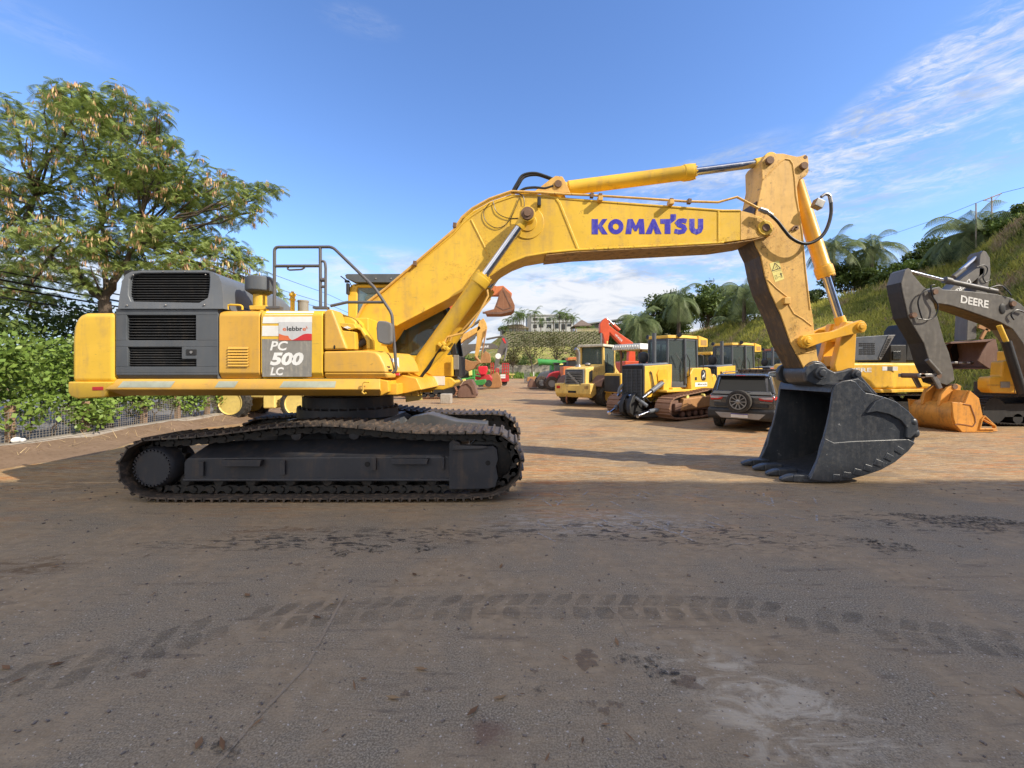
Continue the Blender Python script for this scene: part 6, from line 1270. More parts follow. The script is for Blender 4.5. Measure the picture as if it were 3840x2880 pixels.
M['rust_track'] = paint('rusty_track_shoes', (.26, .14, .085), .7, .1, dirt=(.30, .17, .10), dirt_amt=.8, scale=2, bump=.2, streak=False)
M['car_paint'] = paint('dark_graphite_car_paint', (.07, .072, .078), .22, .35, dirt=(.12, .10, .09), dirt_amt=.25, scale=.8, bump=0, coat=1.0)
M['car_trim'] = paint('black_car_trim', (.018, .018, .019), .6, dirt=(.1, .08, .07), dirt_amt=.5, bump=0)
M['bumper_silver'] = paint('bumper_insert', (.32, .30, .28), .5, dirt=(.2, .15, .12), dirt_amt=.4, bump=0)
M['alloy'] = paint('alloy_wheel', (.30, .30, .30), .35, .7, dirt_amt=.2, bump=0)
M['rim_yellow'] = paint('pale_yellow_rim', (.72, .56, .17), .5, dirt=(.4, .3, .15), dirt_amt=.4)
M['lens_clear'] = paint('clear_lens', (.5, .45, .44), .15, dirt_amt=0, bump=0)
def lb(name, mb, mat, par, bevel=0, **k): return mb.build(name, mat, par, bevel, local=True, **k)
def BX(*a): return MB().bx(*a)

def local_track(par, prof, y0, y1, shoe_mat, yo, pitch=.2, gr=.05):
    lp = smooth_loop([Vector(p) for p in prof], 2); pl = resample(inset(lp, gr), pitch); n = len(pl); lks = [MB() for q in yo]
    if sum(a.x*b.y-b.x*a.y for a, b in zip(pl, pl[1:]+pl[:1])) < 0: pl.reverse()
    one = MB(); lk = MB()
    for i in range(n):
        a, b = pl[i], pl[(i+1) % n]; t = (b-a).normalized(); nr_ = Vector((t.y, -t.x)); c = (a+b)/2
        h = (b-a).length*.52; pr = [(-h, -.02), (h, -.02), (h, .012), (h*.2, .014), (h*.1, gr), (-h*.1, gr), (-h*.2, .012), (-h, .008)]
        A = [(c.x+t.x*u+nr_.x*v, y0, c.y+t.y*u+nr_.y*v) for u, v in pr]; B = [(x, y1, z) for x, _, z in A]; one.hull(A, B)
        for w_, q in enumerate(yo): link_mesh(lks[w_], a-nr_*.02, b-nr_*.02, nr_, q, q+.05, .12)
    tr = lb('crawler_track', one, shoe_mat, par, smooth=False); [lb('link_chain', l_, M['track_black'], tr, smooth=False) for l_ in lks]; return tr
def logo_plate(par, A, B, Cc):
    """round-cornered dark plate with a pale leaping animal mark"""
    A, B, Cc = Vector(A), Vector(B), Vector(Cc); U, V = B-A, Cc-A; nn = U.cross(V).normalized()*.004
    def q(u, v, k=1): return A+U*u+V*v+nn*k
    mb = MB(); o = [(.5+.5*math.copysign(abs(math.cos(t))**.6, math.cos(t)), .5+.5*math.copysign(abs(math.sin(t))**.6, math.sin(t))) for t in [2*math.pi*i/24 for i in range(24)]]
    mb.add([q(u, v) for u, v in o], [tuple(range(24))]); e = lb('emblem_plate', mb, M['ink'], par, smooth=False, solid=False)
    mb = MB(); mb.add([q(u, v, 2) for u, v in ((.22, .40), (.40, .52), (.58, .56), (.66, .68), (.80, .74), (.74, .60), (.72, .48), (.62, .40), (.44, .36), (.34, .22), (.24, .16), (.30, .32))], [tuple(range(12))]); mb.add([q(u, v, 2) for u, v in ((.62, .68), (.50, .84), (.34, .88), (.48, .78), (.58, .66))], [tuple(range(5))]); mb.add([q(u, v, 2) for u, v in ((.64, .42), (.78, .30), (.86, .40), (.80, .24), (.62, .34))], [tuple(range(5))])
    lb('emblem', mb, M['white'], e, smooth=False, solid=False); return e

def make_dozer(O, rz, label, group=None):
    t = thing('bulldozer', O, label, 'bulldozer', R(rz), group); Yl = M['deere_yellow']; gp = M['grey_panel']
    mb = MB(); mb.hull([(.15, -.5, .85), (1.7, -.45, .78), (1.7, .45, .78), (.15, .5, .85)], [(.15, -.52, 1.98), (1.7, -.46, 1.90), (1.7, .46, 1.90), (.15, .52, 1.98)]); hood = lb('hood', mb, Yl, t, .03)
    mb = MB(); mb.hull([(.1, -.47, 1.985), (1.72, -.44, 1.905), (1.72, .44, 1.905), (.1, .47, 1.985)], [(.1, -.43, 2.06), (1.72, -.40, 1.96), (1.72, .40, 1.96), (.1, .43, 2.06)]); lb('hood_top', mb, M['grey_hood'], t, .02)
    mb = MB(); mb.bx(1.702, 1.80, -.47, .47, .62, 1.93); gr = lb('grille', mb, M['black'], t, .02)
    mb = MB()
    for k in range(22): z = .68+k*.052; mb.bx(1.80, 1.825, -.42, .42, z, z+.018)
    for k in range(5): y = -.4+k*.2; mb.bx(1.80, 1.832, y-.008, y+.008, .66, 1.80)
    lb('grille_bars', mb, gp, gr, smooth=False)
    mb = MB(); mb.obox((1.81, 0, 1.86), (.02, .8, .10)); lb('nose_plate', mb, M['black_void'], gr)
    mb = MB(); mb.ribbon([(1.22, 1.2), (1.36, 1.65), (1.43, 1.7), (1.29, 1.15)], .03, .492, .51, True); lb('door_latch', mb, M['ink'], hood, smooth=False)
    mb = MB(); mb.prism([(.42, 1.05), (.95, 1.15), (1.05, 1.62), (.95, 1.78), (.55, 1.80), (.42, 1.72)], .50, .516); lb('side_door', mb, M['orange_yellow'], hood, .004)
    mb = MB(); mb.cyl((.80, .20, 1.9), (.80, .20, 3.12), .075, seg=16); lb('exhaust', mb, M['grey_panel'], t)
    mb = MB(); mb.lathe([(.05, 0), (.10, .02), (.16, .05), (.19, .15), (.19, .30), (.15, .38), (.05, .42)], (.85, -.22, 2.02), (0, 0, 1), 20); lb('air_cleaner', mb, M['black'], t)
    # cab: six-sided glasshouse
    foot = [(.30, -.42), (.30, .42), (-.25, .80), (-1.05, .80), (-1.25, .55), (-1.25, -.55), (-1.05, -.80), (-.25, -.80)]
    ft = [(x*.95-.02, y*.96) for x, y in foot]; zb, zt_ = [1.30]*8, 2.92
    bot = [1.95, 1.95, 1.32, 1.85, 1.85, 1.85, 1.85, 1.32]
    mb = MB()
    for k in range(8):
        a, b = Vector(foot[k]+(1.25,)), Vector(ft[k]+(zt_,)); mb.cyl(a, b, .05, seg=8)
    mb.hull([(x, y, zt_-.06) for x, y in ft], [(x, y, zt_+.02) for x, y in ft]); mb.prism([(x*1.01, y*1.01) for x, y in foot], 1.12, 1.30, 'z')
    for k in range(8):
        a, b = Vector(foot[k]), Vector(foot[(k+1) % 8]); zz = (1.97 if k == 0 else 1.34 if k in (1, 7) else 1.86)
        A = [(a.x, a.y, 1.28), (b.x, b.y, 1.28), (b.x, b.y, zz), (a.x, a.y, zz)]; m_ = (a+b)/2; inn = -m_.normalized()*.05; mb.hull(A, [(x+inn.x, y+inn.y, z) for x, y, z in A])
    cab = lb('cab', mb, gp, t, .012)
    for k in range(8):
        a, b = Vector(foot[k]), Vector(foot[(k+1) % 8]); zz = (1.97 if k == 0 else 1.34 if k in (1, 7) else 1.86); a2, b2 = Vector(ft[k]), Vector(ft[(k+1) % 8]); f = (zz-1.25)/(zt_-1.25)
        pa, pb = a.lerp(a2, f), b.lerp(b2, f); mb = MB(); mb.add([(pa.x*.985, pa.y*.985, zz), (pb.x*.985, pb.y*.985, zz), (b2.x*.985, b2.y*.985, zt_-.06), (a2.x*.985, a2.y*.985, zt_-.06)], [(0, 1, 2, 3)]); lb('window', mb, M['glass_dark'] if k in (3, 4, 5, 6) else M['glass'], cab, smooth=False, solid=False)
    mb = MB(); mb.bx(-.95, -.45, -.26, .26, 1.30, 1.75); mb.bx(-1.0, -.85, -.25, .25, 1.75, 2.4); mb.bx(.0, .22, -.3, .3, 1.3, 1.9); lb('seat', mb, M['black'], cab, .04)
    a, b = Vector(foot[1]), Vector(foot[2])
    for s in (.12, .92): p = a.lerp(b, s)*1.02; mb = MB(); mb.tube([(p.x, p.y, 1.45), (p.x, p.y, 2.25)], .015, 6); lb('grab_rail', mb, M['black'], cab)
    mb = MB(); p = Vector((-.24, .88)); mb.tube([(p.x, p.y-.03, 1.5), (p.x, p.y+.08, 1.55), (p.x, p.y+.1, 2.1), (p.x, p.y-.02, 2.35)], .018, 6); lb('grab_rail', mb, M['black'], cab); mb = MB(); mb.tube([(-1.12, .86, 1.6), (-1.2, .95, 1.7), (-1.2, .95, 2.3), (-1.1, .86, 2.35)], .018, 6)
    lb('grab_rail', mb, M['black'], cab); mb = MB(); mb.tube([(.10, .62, 2.4), (-.06, .78, 2.0)], .012, 5); lb('wiper', mb, M['black'], cab)
    mb = MB(); rf_ = [(x*1.06, y*1.05) for x, y in ft]; mb.hull([(x, y, zt_+.021) for x, y in rf_], [(x*.98, y*.97, zt_+.14) for x, y in rf_]); roof = lb('roof', mb, Yl, t, .02)
    mb = MB(); mb.hull([(-1.1, .2, zt_-.28), (-1.75, .2, zt_-.25), (-1.75, .82, zt_-.25), (-1.1, .82, zt_-.28)], [(-1.1, .2, zt_+.16), (-1.75, .2, zt_+.06), (-1.75, .82, zt_+.06), (-1.1, .82, zt_+.16)]); ac = lb('air_conditioner', mb, Yl, t, .02)
    mb = MB(); mb.bx(-1.757, -1.752, .3, .74, zt_-.18, zt_); mb.bx(-1.65, -1.25, .822, .828, zt_-.2, zt_+.0); lb('vent', mb, M['stained'], ac, smooth=False)
    for y in (.52, -.52): mb = MB(); mb.cyl((-.10, y*1.3, zt_+.14), (-.02, y*1.35, zt_+.15), .07, .09, 10); mb.cyl((-.1, y*1.3, zt_+.08), (-.1, y*1.3, zt_+.14), .02); lb('work_light', mb, M['black'], roof)
    for s in (1, -1):                      # fender tanks beside the cab
        mb = MB(); pr = [(-.35, 1.10), (-.30, 1.62), (-.50, 1.84), (-1.55, 1.86), (-1.72, 1.82), (-1.95, 1.12), (-1.9, 1.0), (-.40, 1.0)]; a, b = sorted((s*.50, s*.96)); mb.prism(pr, a, b); tk_ = lb('fuel_tank', mb, Yl, t, .04, sharp=25)
        if s > 0:
            logo_plate(tk_, (-1.02, .962, 1.36), (-1.36, .962, 1.36), (-1.02, .962, 1.78)); mb = MB(); mb.bx(-1.45, -.62, .962, .965, 1.14, 1.30); pl2 = lb('name_plate', mb, M['white'], tk_, smooth=False)
            mb = MB(); lettering(mb, 'Mineração', (-.80, .967, 1.18), (-1.42, .967, 1.18), (-.80, .967, 1.26), .01); lb('lettering', mb, M['ink'], pl2, smooth=False, solid=False)
            mb = MB(); mb.bx(-.74, -.60, .962, .966, 1.38, 1.50); lb('decal', mb, M['ink'], tk_, smooth=False)
    mb = MB(); mb.bx(-2.0, .4, -.7, .7, .55, 1.12); mb.bx(-1.9, 1.2, .45, 1.0, .98, 1.06); mb.bx(-1.9, 1.2, -1.0, -.45, .98, 1.06); lb('main_frame', mb, Yl, t, .02)
    mb = MB(); mb.prism([(-1.95, .9), (-1.85, 1.5), (-1.98, 1.62), (-2.12, 1.55), (-2.35, 1.05), (-2.4, .6), (-2.0, .55)], -.5, .95); lb('rear_case', mb, Yl, t, .03)
    prof = [(1.15, .03), (1.55, .16), (1.68, .45), (1.52, .78), (1.15, .90), (-.2, 1.02), (-1.35, 1.12), (-1.72, .95), (-1.85, .62), (-1.65, .25), (-1.25, .03)]
    for s in (1, -1):
        y0, y1 = sorted((s*.79, s*1.37)); local_track(t, prof, y0, y1, M['rust_track'], (s*1.08-.14, s*1.08+.10))
        mb = MB(); a, b = sorted((s*.92, s*1.26)); mb.bx(-1.2, 1.1, a, b, .35, .62); mb.hull([(-1.0, a, .34), (1.25, a, .34), (1.25, a, .60), (-1.0, a, .66)], [(-1.0, b+.1*s if s > 0 else b, .34), (1.25, b+.1*s if s > 0 else b, .34), (1.25, b+.1*s if s > 0 else b, .62), (-1.0, b+.1*s if s > 0 else b, .68)]); lb('track_frame', mb, M['rust_brown'], t, .03); mb = MB(); q0, q1 = sorted((s*1.22, s*1.40)); mb.hull([(-.95, q0, .42), (.95, q0, .36), (.95, q1, .36), (-.95, q1, .42)], [(-.9, q0, .86), (.78, q0, .80), (.78, q1, .76), (-.9, q1, .82)]); lb('track_guard', mb, M['rust_gold'], t, .04)
        for x in (-.9, -.5, -.1, .3, .7): mb = MB(); mb.lathe([(.06, 0), (.12, .02), (.12, .10), (.08, .12), (.08, .3), (.12, .32), (.12, .40), (.06, .42)], (x, a-.02, .24), (0, 1, 0), 12); lb('track_roller', mb, M['rust_brown'], t)
        for x, r_ in ((1.13, .36), (-1.32, .40)): mb = MB(); mb.lathe([(r_*.6, 0), (r_, .03), (r_, .26), (r_*.6, .29)], (x, a+.03, .48 if x > 0 else .60), (0, 1, 0), 22); lb('drive_wheel' if x < 0 else 'idler_wheel', mb, M['rust_brown'], t)
        for x in (.5, -.55): mb = MB(); mb.lathe([(.04, 0), (.08, .02), (.08, .12)], (x, b-.02 if s > 0 else a-.1, .82), (0, 1, 0), 12); lb('carrier_roller', mb, M['warn'], t)
    # blade mounting frame without its blade: C-frame, tilt and lift cylinders
    mb = MB(); mb.prism([(1.8, .15), (2.35, .10), (2.6, .25), (2.62, .55), (2.45, .85), (2.2, .98), (2.0, .9), (1.82, .6)], -.28, -.10); mb.prism([(1.8, .15), (2.35, .10), (2.6, .25), (2.62, .55), (2.45, .85), (2.2, .98), (2.0, .9), (1.82, .6)], .05, .22); mb.bx(1.9, 2.5, -.12, .06, .35, .75); mb.hull([(1.75, -.9, .12), (2.3, -.35, .10), (2.3, .3, .10), (1.75, .9, .12)], [(1.75, -.9, .34), (2.3, -.35, .32), (2.3, .3, .32), (1.75, .9, .34)])
    lb('blade_frame', mb, M['black'], t, .03)
    mb = MB(); mb.tube(curve_pts([Vector(q) for q in ((1.85, -.35, .75), (1.95, -.38, 1.1), (2.15, -.42, 1.25), (2.35, -.45, 1.1), (2.4, -.46, .9))], 14), .055, 8); lb('hose_guard', mb, M['grey_hood'], t)
    for s in (1, -1):
        mb = MB(); mb.cyl((2.3, s*.12, .85), (2.2, s*.62, .52), .06, seg=12); mb.cyl((1.9, s*.95, .42), (2.25, s*.75, .34), .075, seg=12); tc_ = lb('tilt_cylinder', mb, M['grey_hood'], t)
        mb = MB(); mb.cyl((2.25, s*.75, .34), (2.75, s*.62, .20), .04, seg=10); mb.cyl((2.70, s*.62-.05, .22), (2.78, s*.62+.05, .20), .055); mb.cyl((2.34, s*.02, .87), (2.3, s*.12, .85), .035); lb('rod', mb, M['chrome'], tc_)
        mb = MB(); mb.cyl((.9, s*.62, 1.30), (1.55, s*.62, 1.02), .085, seg=14); lc = lb('lift_cylinder', mb, M['grey_hood'], t); mb = MB(); mb.cyl((1.55, s*.62, 1.02), (1.95, s*.55, .80), .045, seg=10); lb('rod', mb, M['chrome'], lc)
        mb = MB(); mb.hull([(.6, s*.55, 1.05), (.95, s*.55, 1.05), (.95, s*.7, 1.05), (.6, s*.7, 1.05)], [(.75, s*.55, 1.42), (.95, s*.55, 1.42), (.95, s*.7, 1.42), (.75, s*.7, 1.42)]); lb('cylinder_bracket', mb, Yl, t, .02)
        mb = MB(); mb.tube(curve_pts([Vector(q) for q in ((1.5, s*.45, .75), (1.85, s*.5, .62), (2.1, s*.45, .80), (2.25, s*.3, .75))], 12), .025, 6); lb('hydraulic_hose', mb, M['hose'], t)
    for o in t.children:
        if o.name.split('.')[0] in ('blade_frame', 'hose_guard', 'tilt_cylinder', 'hydraulic_hose'): o.location.x -= .42
    return t
def finish(root, mats): pass
DZ = make_dozer((5.75, 16.3, 0), 216, 'yellow bulldozer without blade, nearest of its row, beside the parked car', 'bulldozers in the parked row')
d2_ = copy_tree(DZ); d2_.location = (10.35, 20.6, 0); d2_['label'] = 'yellow bulldozer half hidden behind the parked car, second in its row'
d3_ = copy_tree(DZ, None, [(M['deere_yellow'], M['maroon'])]); d3_.location = (15.9, 25.8, 0); d3_['label'] = 'brick red bulldozer just left of the yellow arm, last in its row'

def wheel(par, c, r, wd, rimr, tyre_mat, rim_mat, lugs=20, name='wheel', ax=(0, 1, 0), deep=.05):
    """tyre with chevron lugs and a dished rim; c is the wheel centre, the axle along ax in the parent's space"""
    wq = bpy.data.objects.new(name, None); COL.objects.link(wq); wq.parent = par; wq.location = c; wq.rotation_euler = Vector(ax).to_track_quat('Z', 'Y').to_euler()
    mb = MB(); h = wd/2; mb.lathe([(rimr, -h*.8), (rimr*1.12, -h), (r*.86, -h), (r*.95, -h*.85), (r*.965, -h*.4), (r*.965, h*.4), (r*.95, h*.85), (r*.86, h), (rimr*1.12, h), (rimr, h*.8)], (0, 0, 0), (0, 0, 1), 40, False)
    if lugs:
        for k in range(lugs):
            for s in (1, -1):
                an = 2*math.pi*(k+(.5 if s > 0 else 0))/lugs; rot = Matrix.Rotation(an, 3, 'Z'); l = 2*math.pi*r/lugs*.42; mb.hull([rot @ Vector(v) for v in ((r*.95, -l*.2, 0), (r*.95, l*.8, 0), (r*.9, l*.3, s*h*1.0), (r*.9, -l*.6, s*h*1.0))], [rot @ Vector(v) for v in ((r, -l*.1, 0), (r, l*.6, 0), (r*.97, l*.2, s*h*.99), (r*.97, -l*.5, s*h*.99))])
    lb('tyre', mb, tyre_mat, wq, sharp=30)
    for s in (1, -1):
        mb = MB(); mb.lathe([(rimr*1.1, h*.78), (rimr*1.02, h*.95), (rimr*.92, h*.7), (rimr*.85, h*.35), (rimr*.45, h*.25), (rimr*.42, h*.5), (rimr*.2, h*.52), (.01, h*.52)], (0, 0, 0), (0, 0, s), 32); lb('rim', mb, rim_mat, wq)
    return wq
# cream wheel loader, seen from its engine end
def make_loader(O, rz):
    t = thing('wheel_loader', O, 'faded cream wheel loader with grey rear grille and single exhaust', 'wheel loader', R(rz)); Cm = M['loader_cream']
    # local: +x is the way it drives (away), rear at -x; +y left
    mb = MB(); mb.hull([(-2.35, -.62, 1.05), (-.55, -.72, 1.05), (-.55, .72, 1.05), (-2.35, .62, 1.05)], [(-2.30, -.58, 1.86), (-.55, -.70, 2.06), (-.55, .70, 2.06), (-2.30, .58, 1.86)]); hood = lb('engine_hood', mb, Cm, t, .07, 3, sharp=25) if False else mb.build('engine_hood', Cm, t, .07, 3, local=True, sharp=25)
    mb = MB(); mb.bx(-2.44, -2.33, -.52, .52, .95, 1.80); gr = lb('grille', mb, M['grey_hood'], t, .02)
    mb = MB(); mb.bx(-2.452, -2.442, -.44, .44, 1.0, 1.75); core = lb('radiator', mb, M['black_void'], gr, smooth=False)
    mb = MB()
    for k in range(9): z = 1.03+k*.08; mb.hull([(-2.455, -.44, z), (-2.455, .44, z), (-2.455, .44, z+.03), (-2.455, -.44, z+.03)], [(-2.50, -.44, z-.02), (-2.50, .44, z-.02), (-2.50, .44, z+.005), (-2.50, -.44, z+.005)])
    mb.obox((-2.515, 0, 1.37), (.02, .09, .85), Matrix.Rotation(R(-48), 3, 'X')); mb.obox((-2.52, 0, 1.37), (.03, .2, .13)); lb('grille_bars', mb, M['steel'], gr, smooth=False)
    for k in range(5):
        mb = MB(); mb.obox((-2.05+k*.06, -.64-.006, 1.42+.02*k), (.03, .05, .55), Matrix.Rotation(R(8), 3, 'Y')); lb('side_louvre', mb, M['ink'], hood, smooth=False)
    mb = MB(); lettering(mb, 'VOLVO', (-1.62, -.695, 1.68), (-1.02, -.712, 1.72), (-1.62, -.69, 1.83), .01); lb('lettering', mb, M['stained'], hood, smooth=False, solid=False)
    mb = MB(); pr = [(-2.62, .62), (-2.62, 1.05), (-2.35, 1.08), (-2.0, 1.0), (-1.95, .60), (-2.45, .42)]; mb.prism(pr, -.98, .98); mb.bx(-2.63, -2.1, -1.0, -.45, .70, 1.12); mb.bx(-2.63, -2.1, .45, 1.0, .70, 1.12); cwt = lb('counterweight', mb, Cm, t, .05, sharp=25)
    for s in (1, -1): mb = MB(); mb.bx(-2.645, -2.632, s*.78-.1, s*.78+.1, .86, 1.0); lb('tail_light', mb, M['lamp_red'] if s > 0 else M['stained'], cwt, smooth=False)
    mb = MB(); mb.bx(-2.64, -2.625, -.22, .22, .66, .76); lb('slot', mb, M['black_void'], cwt, smooth=False)
    mb = MB(); mb.cyl((-1.55, .25, 1.9), (-1.55, .25, 2.05), .16, .12, 16); mb.tube([(-1.55, .25, 1.95), (-1.55, .25, 2.62), (-1.62, .28, 2.78), (-1.74, .32, 2.86)], .095, 14); lb('exhaust', mb, M['steel'], t)
    mb = MB(); mb.ball((-1.2, -.1, 2.06), (.16, .16, .10), 14, 6); lb('air_cleaner', mb, M['steel'], t)
    fx0, fx1, zr = -.55, .75, 2.98
    mb = MB()
    for x in (fx0, fx1):
        for y in (-.68, .68): mb.hull([(x-.07, y-.06, 1.1), (x+.07, y-.06, 1.1), (x+.07, y+.06, 1.1), (x-.07, y+.06, 1.1)], [(x-.06, y*.94-.05, zr), (x+.06, y*.94-.05, zr), (x+.06, y*.94+.05, zr), (x-.06, y*.94+.05, zr)])
    mb.bx(fx0, fx1, -.7, .7, 1.05, 1.55); mb.bx(fx0-.05, fx0+.05, -.62, .62, 1.5, 2.08); cab = lb('cab', mb, Cm, t, .02)
    mb = MB(); mb.bx(fx0+.02, fx0+.03, -.62, .62, 2.1, zr); lb('rear_window', mb, M['glass'], cab, smooth=False)
    for s in (1, -1): mb = MB(); mb.bx(fx0+.05, fx1-.05, s*.66-.005, s*.66+.005, 1.6, zr); lb('side_window', mb, M['glass'], cab, smooth=False)
    mb = MB(); mb.bx(fx1-.01, fx1, -.62, .62, 1.6, zr); lb('windscreen', mb, M['glass'], cab, smooth=False)
    mb = MB(); mb.bx(-.25, .25, -.26, .26, 1.55, 1.85); mb.bx(-.3, -.16, -.25, .25, 1.85, 2.5); lb('seat', mb, M['black'], cab, .05)
    mb = MB(); mb.hull([(fx0-.22, -.78, zr), (fx1+.2, -.78, zr), (fx1+.2, .78, zr), (fx0-.22, .78, zr)], [(fx0-.18, -.74, zr+.14), (fx1+.15, -.74, zr+.14), (fx1+.15, .74, zr+.14), (fx0-.18, .74, zr+.14)]); lb('roof', mb, paint('faded_cream_roof', (.55, .50, .38), .6, dirt_amt=.6), t, .03)
    mb = MB(); mb.tube([(fx1-.05, -.72, 2.75), (fx1+.1, -1.05, 2.78), (fx1+.1, -1.1, 2.3), (fx1, -.75, 2.25)], .016, 6); mb.obox((fx1+.1, -1.08, 2.55), (.05, .16, .32)); mb.tube([(fx0+.15, -.72, 1.5), (fx0+.15, -.8, 1.6), (fx0+.15, -.8, 2.6)], .016, 6); lb('mirror', mb, M['black'], t)
    for x in (-1.25, 1.75):
        for s in (1, -1): wheel(t, (x, s*.98, .70), .70, .52, .36, M['rubber_brown'], M['loader_cream'], 18)
    for s in (1, -1):
        mb = MB(); n = 9; pth = [(-1.25+.84*math.cos(a), .70+.80*math.sin(a)) for a in [R(20+140*i/n) for i in range(n+1)]]; mb.ribbon(pth, .04, s*.74 if s > 0 else -1.28, 1.28 if s > 0 else -.74); lb('mudguard', mb, M['rust_brown'], t, smooth=False)
    mb = MB(); mb.bx(-2.1, .5, -.45, .45, .55, 1.06); mb.bx(.5, 2.4, -.4, .4, .6, 1.15); mb.hull([(.9, -.35, 1.1), (1.7, -.35, 1.1), (1.7, .35, 1.1), (.9, .35, 1.1)], [(1.0, -.3, 2.0), (1.5, -.3, 1.9), (1.5, .3, 1.9), (1.0, .3, 2.0)]); lb('chassis', mb, Cm, t, .03)
    mb = MB(); mb.bx(-.5, .4, -1.05, -.6, .55, 1.05); mb.bx(-.35, .3, -1.12, -.9, .35, .42); mb.bx(-.35, .3, -1.12, -.9, .62, .68); lb('steps', mb, Cm, t, .02)
    mb = MB()
    for s in (1, -1): mb.hull([(1.2, s*.45-.06, 1.75), (1.2, s*.45+.06, 1.75), (1.2, s*.45+.06, 2.0), (1.2, s*.45-.06, 2.0)], [(3.3, s*.45-.06, .35), (3.3, s*.45+.06, .35), (3.3, s*.45+.06, .6), (3.3, s*.45-.06, .6)])
    lb('lift_arm', mb, Cm, t, .02)
    mb = MB(); pr = [(3.2, .9), (3.25, .3), (3.5, .05), (4.3, .03), (4.3, .08), (3.6, .15), (3.4, .4), (3.35, .95)]; mb.prism(pr, -1.25, 1.25); mb.prism([(3.2, .9), (3.25, .3), (3.5, .05), (4.3, .03), (3.45, .95)], -1.28, -1.24); mb.prism([(3.2, .9), (3.25, .3), (3.5, .05), (4.3, .03), (3.45, .95)], 1.24, 1.28); lb('loader_bucket', mb, M['rust_brown'], t)
    mb = MB(); mb.tube([(-2.62, .3, .5), (-2.68, .3, .3), (-2.6, .3, .15)], .04, 6); lb('tow_hook', mb, M['rust'], t)
    return t
make_loader((4.55, 22.9, 0), 52)

